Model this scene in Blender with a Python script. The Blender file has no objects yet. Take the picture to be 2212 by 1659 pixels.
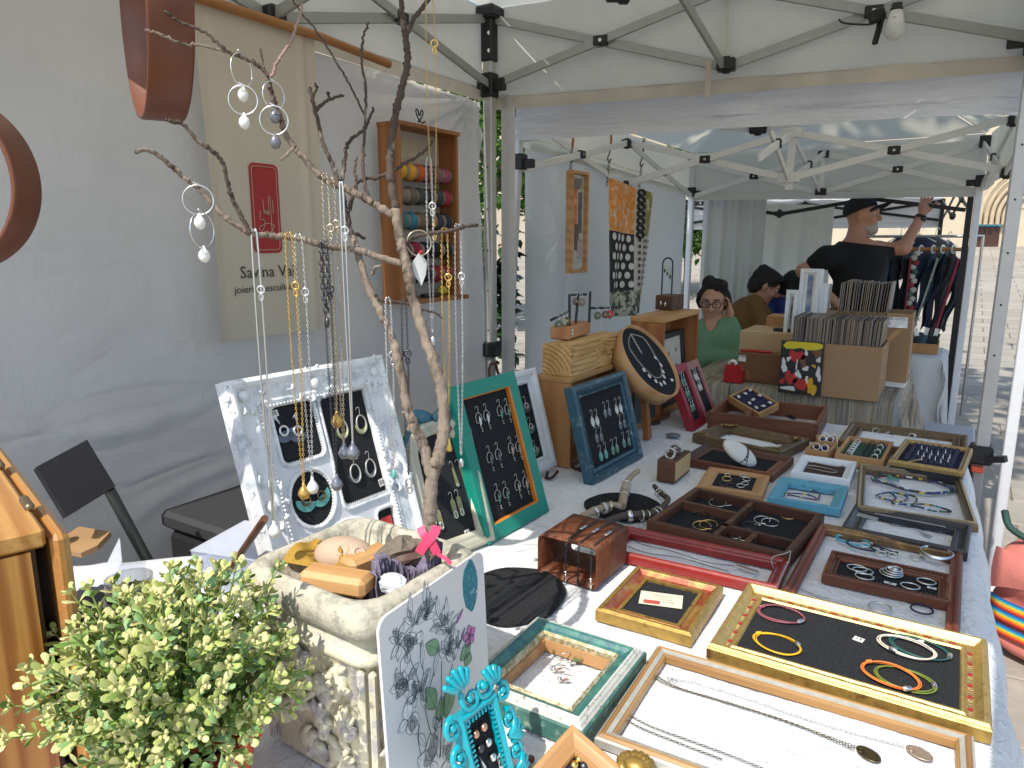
import bpy,math,random
import numpy as np
from mathutils import Vector as V,Matrix
R=random.Random(11)
S=bpy.context.scene
COL=S.collection
rad=math.radians
F,PITCH,YAW,EYE=1550.0,rad(11.25),rad(32),V((0,0,1.42))
FW=V((-math.sin(YAW)*math.cos(PITCH),math.cos(YAW)*math.cos(PITCH),-math.sin(PITCH)))
RT=V((math.cos(YAW),math.sin(YAW),0))
UP=RT.cross(FW)
cd=bpy.data.cameras.new("camera")
cam=bpy.data.objects.new("camera",cd)
COL.objects.link(cam)
mw=Matrix((RT,UP,-FW)).transposed().to_4x4()
mw.translation=EYE
cam.matrix_world=mw
cd.sensor_width=36
cd.lens=F/2212*36
cd.clip_start=0.02
cd.clip_end=400
S.camera=cam
SUN_EL,SUN_AZ=rad(51),rad(2.5)
W=bpy.data.worlds.new("World")
S.world=W
W.use_nodes=True
nt=W.node_tree
bg=nt.nodes["Background"]
sky=nt.nodes.new("ShaderNodeTexSky")
sky.sky_type='NISHITA'
sky.sun_disc=False
sky.sun_elevation=SUN_EL
sky.sun_rotation=math.pi+SUN_AZ
nt.links.new(sky.outputs[0],bg.inputs[0])
bg.inputs[1].default_value=0.15
sl=bpy.data.lights.new("sun",'SUN')
sl.energy=3.0
sl.angle=rad(0.5)
sl.color=(1.0,0.955,0.88)
so=bpy.data.objects.new("sun",sl)
COL.objects.link(so)
trav=V((math.sin(SUN_AZ)*math.cos(SUN_EL),math.cos(SUN_AZ)*math.cos(SUN_EL),-math.sin(SUN_EL)))
so.rotation_euler=trav.to_track_quat('-Z','Y').to_euler()
so.location=(-3,-8,12)
S.view_settings.view_transform='Standard'
S.view_settings.look='None'
S.view_settings.exposure=0.72
S.view_settings.gamma=1
S.view_settings.use_curve_mapping=False
S.cycles.use_denoising=True
S.cycles.max_bounces=8
S.cycles.diffuse_bounces=5
S.cycles.transmission_bounces=6
S.cycles.transparent_max_bounces=8
S.cycles.sample_clamp_indirect=6
def ray(px,py):
 return FW+RT*((px-1106)/F)+UP*((829.5-py)/F)
def oz(px,py,z=.75):
 d=ray(px,py);return EYE+d*((z-EYE.z)/d.z)
def ox(px,py,x):
 d=ray(px,py);return EYE+d*(x/d.x)
def oy(px,py,y):
 d=ray(px,py);return EYE+d*(y/d.y)
def at(px,py,D):
 return EYE+ray(px,py)*D
def opl(px,py,p,n):
 d=ray(px,py);return EYE+d*((p-EYE).dot(n)/d.dot(n))
class Panel:
 """a rectangle in the place: origin p, axes e (width), u (height), n (out of its face)"""
 def __init__(s,p,e,u):
  s.p,s.e,s.u=V(p),V(e).normalized(),V(u).normalized()
  s.n=s.e.cross(s.u)
  s.M=Matrix((s.e,s.u,s.n)).transposed().to_4x4()
  s.M.translation=s.p
 def loc(s,px,py,z=0.0):
  q=opl(px,py,s.p+s.n*z,s.n)-s.p
  return V((q.dot(s.e),q.dot(s.u),z))
 def mat(s,x,y,z=0.0,a=0.0):
  return s.M@Matrix.Translation((x,y,z))@Matrix.Rotation(a,4,'Z')
 def matp(s,px,py,z=0.0,a=0.0):
  q=s.loc(px,py,z)
  return s.mat(q.x,q.y,z,a)
 def dirp(s,p0,p1,z=0.0):
  d=s.loc(*p1,z)-s.loc(*p0,z)
  return math.atan2(d.y,d.x)
def flat(cs,z):
 """a level tray from its four top corners (back left, back right, front right, front left)"""
 q=[oz(x,y,z) for x,y in cs]
 e=((q[1]-q[0])+(q[2]-q[3])).normalized()
 u=V((-e.y,e.x,0))
 c=sum(q,V())/4
 w=((q[1]-q[0]).dot(e)+(q[2]-q[3]).dot(e))/2
 h=((q[0]-q[3]).dot(u)+(q[1]-q[2]).dot(u))/2
 c.z=.7515
 P=Panel(c,e,u)
 P.w,P.h=w,h
 return P
def stand(BL,BR,TL,TR,z=.752):
 """a frame standing on the table from its bottom and top corners; origin in the middle of its foot"""
 b0,b1=oz(*BL,z),oz(*BR,z)
 e=(b1-b0).normalized()
 t=((opl(*TL,b0,e)-b0)+(opl(*TR,b1,e)-b1))/2
 P=Panel((b0+b1)/2,e,t)
 P.w,P.h=(b1-b0).length,t.length
 return P
class MB:
 def __init__(s):
  s.v,s.f,s.sm,s.mi=[],[],[],[]
  s.m=0
 def add(s,vs,fs,smooth=False,T=None):
  o=len(s.v)
  s.v.extend([tuple(T@V(p)) for p in vs]if T is not None else[tuple(p) for p in vs])
  for f in fs:
   s.f.append([i+o for i in f]);s.sm.append(smooth);s.mi.append(s.m)
  return s
 def box(s,c,d,T=None,bev=0.0):
  x,y,z=d[0]/2,d[1]/2,d[2]/2
  cx,cy,cz=c
  if bev<=0:
   vs=[(cx+a*x,cy+b*y,cz+g*z) for a in(-1,1) for b in(-1,1) for g in(-1,1)]
   return s.add(vs,[(0,1,3,2),(4,6,7,5),(0,4,5,1),(2,3,7,6),(0,2,6,4),(1,5,7,3)],False,T)
  b=min(bev,x*.9,y*.9,z*.9)
  vs,ix=[],{}
  for a in(-1,1):
   for bb in(-1,1):
    for g in(-1,1):
     for k in range(3):
      q=[a*(x-(b if k!=0 else 0)),bb*(y-(b if k!=1 else 0)),g*(z-(b if k!=2 else 0))]
      ix[a,bb,g,k]=len(vs);vs.append((cx+q[0],cy+q[1],cz+q[2]))
  fs=[]
  for a in(-1,1):
   fs.append([ix[a,i,j,0]for i,j in((-1,-1),(1,-1),(1,1),(-1,1))])
   fs.append([ix[i,a,j,1]for i,j in((-1,-1),(1,-1),(1,1),(-1,1))])
   fs.append([ix[i,j,a,2]for i,j in((-1,-1),(1,-1),(1,1),(-1,1))])
   for c2 in(-1,1):
    fs.append([ix[a,c2,-1,0],ix[a,c2,1,0],ix[a,c2,1,1],ix[a,c2,-1,1]])
    fs.append([ix[a,-1,c2,0],ix[a,1,c2,0],ix[a,1,c2,2],ix[a,-1,c2,2]])
    fs.append([ix[-1,a,c2,1],ix[1,a,c2,1],ix[1,a,c2,2],ix[-1,a,c2,2]])
    for d3 in(-1,1):
     fs.append([ix[a,c2,d3,k]for k in range(3)])
  return s.add(vs,fs,False,T)
 def bar(s,p,q,w,h,up=(0,0,1),bev=0.0):
  p,q=V(p),V(q);d=q-p;L=d.length
  x=d.normalized();y=V(up).cross(x)
  if y.length<1e-4:y=V((1,0,0)).cross(x)
  y.normalize();z=x.cross(y)
  T=Matrix((x,y,z)).transposed().to_4x4();T.translation=(p+q)/2
  return s.box((0,0,0),(L,w,h),T,bev)
 def tube(s,pts,r,n=8,closed=False,cap=True,T=None,flat=1.0,smooth=True):
  pts=[V(p) for p in pts];k=len(pts)
  rs=list(r) if hasattr(r,'__len__') else[r]*k
  vs,nrm=[],None
  for i in range(k):
   if closed:t=pts[(i+1)%k]-pts[i-1]
   else:t=pts[min(i+1,k-1)]-pts[max(i-1,0)]
   t=t.normalized() if t.length>1e-9 else V((0,0,1))
   if nrm is None:
    nrm=t.cross(V((0.137,0.271,0.95)))
    if nrm.length<1e-3:nrm=t.cross(V((1,0,0)))
   else:
    nrm=nrm-t*nrm.dot(t)
   nrm.normalize();b=t.cross(nrm)
   for j in range(n):
    a=2*math.pi*j/n
    vs.append(pts[i]+(nrm*math.cos(a)+b*(math.sin(a)*flat))*rs[i])
  fs=[]
  for i in range(k if closed else k-1):
   i2=(i+1)%k
   for j in range(n):
    j2=(j+1)%n
    fs.append((i*n+j,i*n+j2,i2*n+j2,i2*n+j))
  s.add(vs,fs,smooth,T)
  if cap and not closed:
   s.add(vs[:n],[tuple(range(n))[::-1]],False,T);s.add(vs[-n:],[tuple(range(n))],False,T)
  return s
 def ring(s,c,R_,r,n=20,m=6,T=None,sx=1.0,sy=1.0,a0=0,a1=2*math.pi):
  full=abs(a1-a0-2*math.pi)<1e-6
  k=n if full else n+1
  pts=[(c[0]+R_*sx*math.cos(a0+(a1-a0)*i/n),c[1]+R_*sy*math.sin(a0+(a1-a0)*i/n),c[2]) for i in range(k)]
  return s.tube(pts,r,m,full,True,T)
 def sph(s,c,r,nu=12,nv=8,T=None,wob=0.0):
  rx,ry,rz=r if hasattr(r,'__len__') else(r,r,r)
  vs=[(c[0],c[1],c[2]-rz)]
  for i in range(1,nv):
   a=math.pi*i/nv-math.pi/2
   for j in range(nu):
    b=2*math.pi*j/nu;w=1+(R.uniform(-wob,wob) if wob else 0)
    vs.append((c[0]+w*rx*math.cos(a)*math.cos(b),c[1]+w*ry*math.cos(a)*math.sin(b),c[2]+w*rz*math.sin(a)))
  vs.append((c[0],c[1],c[2]+rz))
  fs=[(0,1+(j+1)%nu,1+j) for j in range(nu)]
  for i in range(nv-2):
   for j in range(nu):
    a=1+i*nu+j;b=1+i*nu+(j+1)%nu
    fs.append((a,b,b+nu,a+nu))
  o=1+(nv-2)*nu
  fs+=[(o+j,o+(j+1)%nu,len(vs)-1) for j in range(nu)]
  return s.add(vs,fs,True,T)
 def lathe(s,prof,n=24,T=None,smooth=True):
  vs=[(r*math.cos(2*math.pi*j/n),r*math.sin(2*math.pi*j/n),z) for r,z in prof for j in range(n)]
  fs=[(i*n+j,i*n+(j+1)%n,(i+1)*n+(j+1)%n,(i+1)*n+j) for i in range(len(prof)-1) for j in range(n)]
  return s.add(vs,fs,smooth,T)
 def prism(s,poly,z0,z1,T=None):
  n=len(poly)
  vs=[(x,y,z0) for x,y in poly]+[(x,y,z1) for x,y in poly]
  fs=[tuple(range(n))[::-1],tuple(range(n,2*n))]+[(i,(i+1)%n,n+(i+1)%n,n+i) for i in range(n)]
  return s.add(vs,fs,False,T)
 def frame(s,w,h,prof,T=None,cx=0,cy=0,rails=(0,1,2,3)):
  """mitred frame w x h; profile of (inward, height) points, closed round"""
  k=len(prof)
  cor=[]
  for sx,sy in((-1,-1),(1,-1),(1,1),(-1,1)):
   cor.append([(cx+sx*(w/2-d),cy+sy*(h/2-d),z) for d,z in prof])
  for r_ in rails:
   a,b=cor[r_],cor[(r_+1)%4]
   fs=[(i,(i+1)%k,k+(i+1)%k,k+i)[::-1]for i in range(k)]
   s.add(a+b,fs,False,T)
  return s
 def grid(s,fn,nu,nv,smooth=True,T=None,thick=None):
  vs=[fn(i/nu,j/nv) for j in range(nv+1) for i in range(nu+1)]
  fs=[(j*(nu+1)+i,j*(nu+1)+i+1,(j+1)*(nu+1)+i+1,(j+1)*(nu+1)+i) for j in range(nv) for i in range(nu)]
  return s.add(vs,fs,smooth,T)
 def chain(s,pts,pitch,r,flatr=.55,T=None):
  """links one by one along a path, each turned a quarter to the next"""
  pts=[V(p) for p in pts]
  acc=[0.0]
  for a,b in zip(pts,pts[1:]):acc.append(acc[-1]+(b-a).length)
  n=max(2,int(acc[-1]/pitch));k=0
  for i in range(n):
   t=acc[-1]*(i+.5)/n
   while k<len(pts)-2 and acc[k+1]<t:k+=1
   d=pts[k+1]-pts[k]
   if d.length<1e-9:continue
   c=pts[k]+d*((t-acc[k])/d.length)
   x=d.normalized();y=x.cross(V((.2,.3,.93))).normalized();z=x.cross(y)
   if i%2:y,z=z,-y
   Q=Matrix((x,y,z)).transposed().to_4x4();Q.translation=c
   L=pitch*.62
   vs,m_=[],3
   for a in range(6):
    an=math.pi*a/3;cx_,sy_=math.cos(an),math.sin(an)
    for b in range(m_):
     q=2*math.pi*b/m_
     vs.append(((L+r*math.cos(q))*cx_,(L*flatr+r*math.cos(q))*sy_,r*math.sin(q)))
   fs=[(a*m_+b,a*m_+(b+1)%m_,((a+1)%6)*m_+(b+1)%m_,((a+1)%6)*m_+b) for a in range(6) for b in range(m_)]
   s.add(vs,fs,True,(T@Q) if T is not None else Q)
  return s
 def mesh(s,name,mats):
  me=bpy.data.meshes.new(name)
  me.from_pydata(s.v,[],s.f)
  for m in(mats if isinstance(mats,(list,tuple)) else[mats]):me.materials.append(m)
  me.polygons.foreach_set("use_smooth",s.sm)
  me.polygons.foreach_set("material_index",s.mi)
  me.update()
  return me
 def obj(s,name,mats,parent=None,M=None,**kw):
  return place(name,s.mesh(name,mats),parent,M,**kw)
def place(name,me,parent=None,M=None,label=None,cat=None,group=None,kind=None):
 o=bpy.data.objects.new(name,me)
 COL.objects.link(o)
 if parent is not None:o.parent=parent
 if M is not None:
  if parent is not None:o.matrix_local=M
  else:o.matrix_world=M
 return tag(o,label,cat,group,kind)
def tag(o,label=None,cat=None,group=None,kind=None):
 for k,v in(('label',label),('category',cat),('group',group),('kind',kind)):
  if v:o[k]=v
 return o
def thing(name,label,cat,M=None,group=None):
 return place(name,None,None,M if M is not None else Matrix(),label,cat,group)
def dup(o,M=None,label=None,parent=None):
 c=o.copy();COL.objects.link(c)
 if parent is not None:c.parent=parent
 if M is not None:c.matrix_world=M
 if label:c['label']=label
 for ch in list(o.children):dup(ch,None,None,c)
 return c
def TR(x,y=0,z=0):return Matrix.Translation((x,y,z) if not isinstance(x,V) else x)
def RZ(a):return Matrix.Rotation(a,4,'Z')
def RX(a):return Matrix.Rotation(a,4,'X')
def RY(a):return Matrix.Rotation(a,4,'Y')
def text(s,size,parent,M,mat,name='lettering',align='CENTER',ext=0.0002,sx=1.0,zf=None):
 cu=bpy.data.curves.new(name,'FONT')
 cu.body,cu.size,cu.align_x,cu.align_y,cu.extrude=s,size,align,'CENTER',ext
 cu.resolution_u=2
 o=bpy.data.objects.new(name,cu)
 me=bpy.data.meshes.new_from_object(o)
 bpy.data.objects.remove(o)
 me.materials.clear();me.materials.append(mat)
 if zf:
  for v_ in me.vertices:v_.co.z+=zf(v_.co.x*sx,v_.co.y)
 if sx!=1.0:M=M@Matrix.Diagonal((sx,1,1,1))
 return place(name,me,parent,M)
def smooth_path(pts,k=4):
 pts=[V(p) for p in pts];out=[]
 n=len(pts)
 for i in range(n-1):
  p0,p1,p2,p3=pts[max(i-1,0)],pts[i],pts[i+1],pts[min(i+2,n-1)]
  for j in range(k):
   t=j/k
   out.append(.5*((2*p1)+(p2-p0)*t+(2*p0-5*p1+4*p2-p3)*t*t+(3*p1-p0-3*p2+p3)*t**3))
 out.append(pts[-1])
 return out
def arc(cx,cy,rx,ry,a0,a1,n):return[(cx+rx*math.cos(a0+(a1-a0)*i/n),cy+ry*math.sin(a0+(a1-a0)*i/n)) for i in range(n+1)]
def rrect(w,h,r,n=5,cx=0,cy=0):
 p=[]
 for sx,sy,a in((1,1,0),(-1,1,90),(-1,-1,180),(1,-1,270)):
  p+=arc(cx+sx*(w/2-r),cy+sy*(h/2-r),r,r,rad(a),rad(a+90),n)
 return p
MATS={}
def node(nt,t,**kw):
 n=nt.nodes.new("ShaderNode"+t)
 for k,v in kw.items():
  if hasattr(n,k):setattr(n,k,v)
  else:n.inputs[k].default_value=v
 return n
def base(name):
 m=bpy.data.materials.new(name);m.use_nodes=True
 nt=m.node_tree
 return m,nt,nt.nodes["Principled BSDF"]
def coords(nt,sc=(1,1,1),rot=(0,0,0)):
 t=node(nt,"TexCoord");mp=node(nt,"Mapping")
 mp.inputs["Scale"].default_value=sc;mp.inputs["Rotation"].default_value=rot
 nt.links.new(t.outputs["Object"],mp.inputs["Vector"])
 return mp.outputs[0]
def noise(nt,vec,scale,detail=4,rough=.6,dist=0):
 n=node(nt,"TexNoise");n.inputs["Scale"].default_value=scale;n.inputs["Detail"].default_value=detail
 n.inputs["Roughness"].default_value=rough;n.inputs["Distortion"].default_value=dist
 nt.links.new(vec,n.inputs["Vector"]);return n.outputs[0]
def ramp(nt,fac,stops):
 r=node(nt,"ValToRGB");e=r.color_ramp.elements
 while len(e)<len(stops):e.new(.5)
 for el,(p,c) in zip(e,stops):el.position=p;el.color=(*c,1)
 nt.links.new(fac,r.inputs[0]);return r.outputs[0]
def bump(nt,h,p,strength,dist=.002):
 b=node(nt,"Bump");b.inputs["Strength"].default_value=strength;b.inputs["Distance"].default_value=dist
 nt.links.new(h,b.inputs["Height"]);nt.links.new(b.outputs[0],p.inputs["Normal"])
def mul(c,k):return tuple(min(1,x*k) for x in c[:3])
def mat(name,c,rough=.6,metal=0.0,var=.12,vs=25,bs=0,bst=.3,bd=.002,c2=None,thr=.55,c2s=12,soft=.04,sc=(1,1,1),spec=.5,alpha=None,trans=0,coat=0):
 """plain surface: noise variation, optional second colour in worn patches, optional fine relief"""
 if name in MATS:return MATS[name]
 m,nt,p=base(name)
 vec=coords(nt,sc)
 n=noise(nt,vec,vs,5)
 col=ramp(nt,n,[(.25,mul(c,1-var)),(.75,mul(c,1+var))])
 if c2:
  n2=noise(nt,vec,c2s,8,.7)
  f=ramp(nt,n2,[(thr-soft,(0,0,0)),(thr+soft,(1,1,1))])
  mx=node(nt,"MixRGB");nt.links.new(f,mx.inputs[0]);nt.links.new(col,mx.inputs[1]);mx.inputs[2].default_value=(*c2,1)
  col=mx.outputs[0]
 nt.links.new(col,p.inputs["Base Color"])
 p.inputs["Roughness"].default_value=rough;p.inputs["Metallic"].default_value=metal
 p.inputs["Specular IOR Level"].default_value=spec
 if coat:p.inputs["Coat Weight"].default_value=coat
 if trans:p.inputs["Transmission Weight"].default_value=trans
 if alpha:p.inputs["Alpha"].default_value=alpha
 if bs:bump(nt,noise(nt,vec,bs,6,.65),p,bst,bd)
 MATS[name]=m
 return m
def wood(name,c1,c2,axis='X',sc=18,rough=.5,spec=.4,bst=.15,str_=.09,coat=0,dist=2.5):
 if name in MATS:return MATS[name]
 m,nt,p=base(name)
 k={'X':(str_,1,1),'Y':(1,str_,1),'Z':(1,1,str_)}[axis]
 vec=coords(nt,k)
 n=noise(nt,vec,sc,3,.5,dist)
 n2=noise(nt,vec,sc*9,5,.7)
 w=node(nt,"TexWave");w.inputs["Scale"].default_value=sc*.45;w.inputs["Distortion"].default_value=7;w.inputs["Detail"].default_value=3
 w.inputs["Detail Scale"].default_value=1.2
 w.bands_direction={'X':'Y','Y':'X','Z':'X'}[axis]
 nt.links.new(vec,w.inputs["Vector"])
 mx=node(nt,"MixRGB");mx.inputs[0].default_value=.4;nt.links.new(n,mx.inputs[1]);nt.links.new(w.outputs[0],mx.inputs[2])
 mx2=node(nt,"MixRGB");mx2.inputs[0].default_value=.25;nt.links.new(mx.outputs[0],mx2.inputs[1]);nt.links.new(n2,mx2.inputs[2])
 col=ramp(nt,mx2.outputs[0],[(.3,c2),(.5,tuple((a+b)/2 for a,b in zip(c1,c2))),(.68,c1)])
 nt.links.new(col,p.inputs["Base Color"])
 p.inputs["Roughness"].default_value=rough;p.inputs["Specular IOR Level"].default_value=spec
 if coat:p.inputs["Coat Weight"].default_value=coat;p.inputs["Coat Roughness"].default_value=.15
 bump(nt,mx2.outputs[0],p,bst,.001)
 MATS[name]=m
 return m
def fabric(name,c,trans=.35,bs=14,bst=.35,bd=.01,var=.05,tc=None,c2=None,sc=(1,1,1)):
 """cloth that lets light through"""
 if name in MATS:return MATS[name]
 m,nt,p=base(name)
 vec=coords(nt,sc)
 n=noise(nt,vec,bs,5,.55,.6)
 col=ramp(nt,noise(nt,vec,3.2,4),[(.3,mul(c,1-var)),(.7,c2 or mul(c,1+var))])
 nt.links.new(col,p.inputs["Base Color"])
 p.inputs["Roughness"].default_value=.85;p.inputs["Specular IOR Level"].default_value=.2
 n3=noise(nt,vec,420,2)
 b0=node(nt,"Bump");b0.inputs["Strength"].default_value=.15;b0.inputs["Distance"].default_value=.0006
 nt.links.new(n3,b0.inputs["Height"])
 b=node(nt,"Bump");b.inputs["Strength"].default_value=bst;b.inputs["Distance"].default_value=bd
 nt.links.new(n,b.inputs["Height"]);nt.links.new(b0.outputs[0],b.inputs["Normal"]);nt.links.new(b.outputs[0],p.inputs["Normal"])
 if trans:
  t=node(nt,"BsdfTranslucent");mx=node(nt,"MixShader");mx.inputs[0].default_value=trans
  t.inputs[0].default_value=(*(tc or c),1)
  nt.links.new(p.outputs[0],mx.inputs[1]);nt.links.new(t.outputs[0],mx.inputs[2])
  nt.links.new(mx.outputs[0],nt.nodes["Material Output"].inputs[0])
 MATS[name]=m
 return m
def glass(name,c=(1,1,1),rough=.02,clear=.8):
 if name in MATS:return MATS[name]
 m,nt,p=base(name)
 p.inputs["Base Color"].default_value=(*c,1);p.inputs["Roughness"].default_value=rough
 t=node(nt,"BsdfTransparent");mx=node(nt,"MixShader")
 t.inputs[0].default_value=(*mul(c,.96),1)
 lw=node(nt,"LayerWeight");lw.inputs[0].default_value=.35
 r=ramp(nt,lw.outputs["Facing"],[(0,(1-clear,)*3),(1,(min(1,1.25-clear*.5),)*3)])
 nt.links.new(r,mx.inputs[0]);nt.links.new(t.outputs[0],mx.inputs[1]);nt.links.new(p.outputs[0],mx.inputs[2])
 nt.links.new(mx.outputs[0],nt.nodes["Material Output"].inputs[0])
 MATS[name]=m
 return m
SILVER=lambda:mat('silver',(.72,.72,.70),.28,1,.06)
DSILVER=lambda:mat('oxidised_silver',(.10,.10,.11),.4,1,.1)
GOLD=lambda:mat('gold',(.78,.52,.16),.3,1,.08)
BRASS=lambda:mat('old_brass',(.16,.12,.06),.42,1,.15)
FELT=lambda:mat('black_felt',(.026,.027,.029),1,0,.5,420,380,.9,.0015,spec=.1)
BLUEFELT=lambda:mat('navy_felt',(.035,.033,.068),1,0,.3,420,380,.7,.0015,spec=.1)
BLACKM=lambda:mat('black_plastic',(.012,.012,.013),.5,0,.2)
TAG=lambda:mat('tag_paper',(.72,.70,.64),.8)
INK=lambda:mat('ink',(.02,.02,.02),.8)
PEARL=lambda:mat('pearl',(.78,.76,.70),.22,0,.06,coat=.6)
GPEARL=lambda:mat('grey_pearl',(.18,.19,.21),.22,.3,.1,coat=.6)
#  the setting
STONE=mat('paving_stone',(.37,.33,.27),.85,0,.18,5,60,.4,.004,c2=(.27,.24,.20),thr=.58,c2s=3,soft=.15)
MORTAR=mat('paving_joint',(.17,.15,.12),.95,0,.2,30)
def ground_z(x,y):
 d=math.hypot(x,y)
 return-.014+max(0,d-9)*.062
mb=MB()
def gfn(u,v):
 x,y=-70+140*u,-50+140*v
 return(x,y,ground_z(x,y))
mb.grid(gfn,70,70)
def paving():
 m,nt,p=base('ground_paving');vec=coords(nt)
 b=node(nt,"TexBrick");b.inputs["Scale"].default_value=1;b.inputs["Brick Width"].default_value=.6;b.inputs["Row Height"].default_value=.4;b.inputs["Mortar Size"].default_value=.009
 b.inputs["Color1"].default_value=(.36,.32,.26,1);b.inputs["Color2"].default_value=(.42,.38,.31,1);b.inputs["Mortar"].default_value=(.17,.15,.12,1)
 nt.links.new(vec,b.inputs["Vector"]);mx=node(nt,"MixRGB");mx.blend_type='MULTIPLY';mx.inputs[0].default_value=.7
 n=ramp(nt,noise(nt,vec,.9,7,.7),[(.3,(.6,.58,.55)),(.65,(1,1,1))])
 nt.links.new(b.outputs[0],mx.inputs[1]);nt.links.new(n,mx.inputs[2]);nt.links.new(mx.outputs[0],p.inputs["Base Color"]);p.inputs["Roughness"].default_value=.9
 bump(nt,noise(nt,vec,40,6),p,.4,.004);return m
ground=mb.obj('ground',paving(),kind='structure')
slabs=[]
for k in range(4):
 w,l=.58+.05*k,.395
 mb=MB();mb.box((0,0,-.006),(.588,.388,.016),None,.005);slabs.append(mb.mesh('paving_slab',STONE))
for j in range(15):
 for i in range(9):
  x,y=-.85+.6*i+(.3 if j%2 else 0)-.3,.9+.4*j
  if pow(x*x+y*y,.5)<8.8:
   place('paving_slab',slabs[R.randrange(4)],ground,TR(x,y,R.uniform(-.002,.002))@RZ(R.uniform(-.004,.004)))
def leaf_mesh(n,w,l,fold=.25):
 """pointed leaf along +Y"""
 vs=[(0,0,0),(-w*.8,l*.35,w*fold),(0,l*.35,0),(w*.8,l*.35,w*fold),(-w*.6,l*.7,w*fold),(0,l*.7,0),(w*.6,l*.7,w*fold),(0,l,-.1*l)]
 return vs,[(0,2,1),(0,3,2),(1,2,5,4),(2,3,6,5),(4,5,7),(5,6,7)]
def crown(mb,c,r,n,size,seed=1,clumps=26):
 q=random.Random(seed);cl=[]
 for _ in range(clumps):
  a,b,t=q.uniform(0,6.283),q.uniform(-1,1),q.uniform(.3,1)**.6
  s_=math.sqrt(1-b*b)
  cl.append((V((r[0]*t*s_*math.cos(a),r[1]*t*s_*math.sin(a),r[2]*t*b)),q.uniform(.22,.42)))
 vs0,fs0=leaf_mesh(0,.5,1)
 for i in range(n):
  p,s_=cl[q.randrange(clumps)]
  d=V((q.gauss(0,1),q.gauss(0,1),q.gauss(0,.8)))*s_*.55
  d=V((d.x*r[0],d.y*r[1],d.z*r[2]))
  z=size*q.uniform(.6,1.25)
  T=Matrix.Translation(V(c)+p+d)@Matrix.Rotation(q.uniform(0,6.28),4,'Z')@Matrix.Rotation(q.uniform(-1.1,.6),4,'X')@Matrix.Rotation(q.uniform(-.7,.7),4,'Y')@Matrix.Scale(z,4)
  mb.m=q.choice((0,0,1,2))
  mb.add(vs0,fs0,False,T)
 mb.m=0
LEAVES=[fabric('leaf_dark',(.035,.085,.018),.4,tc=(.10,.22,.03)),fabric('leaf_mid',(.05,.12,.02),.4,tc=(.15,.32,.04)),fabric('leaf_light',(.075,.15,.03),.45,tc=(.2,.4,.06))]
BARK=mat('tree_bark',(.16,.13,.10),.95,0,.3,20,30,.8,.01)
def tree(label,base_,crown_c,r,n,size,seed,tr=.16):
 t=thing('tree',label,'tree',TR(V(base_)),'trees around the market')
 b=V(base_);c=V(crown_c)-b
 mb=MB();mb.tube(smooth_path([(0,0,-.1),(c.x*.15,c.y*.1,c.z*.35),(c.x*.55,c.y*.5,c.z*.7),(c.x,c.y,c.z)]),[tr*(1-.06*i) for i in range(13)],10)
 mb.obj('trunk',BARK,t)
 q=random.Random(seed)
 for i in range(9):
  a=i*.9;e=V((c.x+r[0]*.7*math.cos(a),c.y+r[1]*.7*math.sin(a),c.z+r[2]*q.uniform(-.2,.6)))
  s_=V((c.x*.7,c.y*.7,c.z*.78))
  mb=MB();mb.tube(smooth_path([s_,(s_+e)/2+V((0,0,.15)),e],3),[tr*.4,tr*.35,tr*.3,tr*.26,tr*.2,tr*.14,tr*.06],7);mb.obj('limb',BARK,t)
 mb=MB();crown(mb,c,r,n,size,seed);mb.obj('crown',LEAVES,t)
 return t
tree('tall leafy tree with its trunk behind the white wall and crown over the stalls',(-3.7,.9,0),(-1.4,1.4,7.4),(3.3,2.0,1.2),3300,.17,3)
tree('spreading plane tree shading the open square at the right',(5.2,4.2,0),(2.7,3.2,6.6),(2.3,3.0,1.0),3000,.18,17)
g=at(1092,340,10.5)
tree('green tree seen in the gap between the two tents on the left',(g.x-.8,g.y+.3,ground_z(g.x,g.y)),(g.x,g.y,2.75),(1.7,1.7,1.25),5200,.13,5,.12)
g=at(1505,480,14)
tree('bright green tree seen through the slit beside the grey curtain',(g.x+.5,g.y+.3,ground_z(g.x,g.y)),(g.x,g.y,2.3),(1.6,1.6,1.2),3200,.15,9,.12)
PLASTER=mat('limestone_wall',(.52,.44,.32),.9,0,.12,1.5,20,.3,.01)
TRIM=mat('limestone_trim',(.46,.37,.25),.9,0,.15,5,30,.4,.01)
def building(label,c,yaw,w,h,d,base_z):
 t=thing('stone_building',label,'building',TR(c.x,c.y,base_z)@RZ(yaw),'stone buildings behind the market')
 mb=MB();mb.box((0,d/2,h/2-.5),(w,d,h+1));mb.obj('wall',PLASTER,t)
 mb=MB();mb.box((0,-.12,h-.3),(w+.4,.3,.5));mb.obj('cornice',TRIM,t)
 mb=MB();mb.box((0,d/2,h+.25),(w+.2,d,.1));mb.obj('roof',mat('roof_tiles',(.30,.15,.08),.9),t)
 return t
c=at(2150,520,24)
bz=ground_z(c.x,c.y)
b1=building('sunlit stone building with a round arched portal and dark door',c,YAW-.30,12,9,5,bz)
PF=Panel((c.x,c.y,bz),(math.cos(YAW-.30),math.sin(YAW-.30),0),(0,0,1))
DOORW=wood('dark_door',(.075,.03,.02),(.045,.018,.012),'Z',10)
pa_=PF.loc(2236,468)
for k in range(6):
 rr=.75+.19*k
 mb=MB();mb.ring((0,0,0),rr,.07,28,8,TR(pa_.x,-.10-.07*k,pa_.y)@RX(math.pi/2),a0=0,a1=math.pi)
 mb.tube([(pa_.x+rr,-.1-.07*k,-.3),(pa_.x+rr,-.1-.07*k,pa_.y)],.07,8)
 mb.tube([(pa_.x-rr,-.1-.07*k,pa_.y-.25),(pa_.x-rr,-.1-.07*k,pa_.y)],.07,8)
 mb.obj('archivolt',TRIM,b1)
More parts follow.
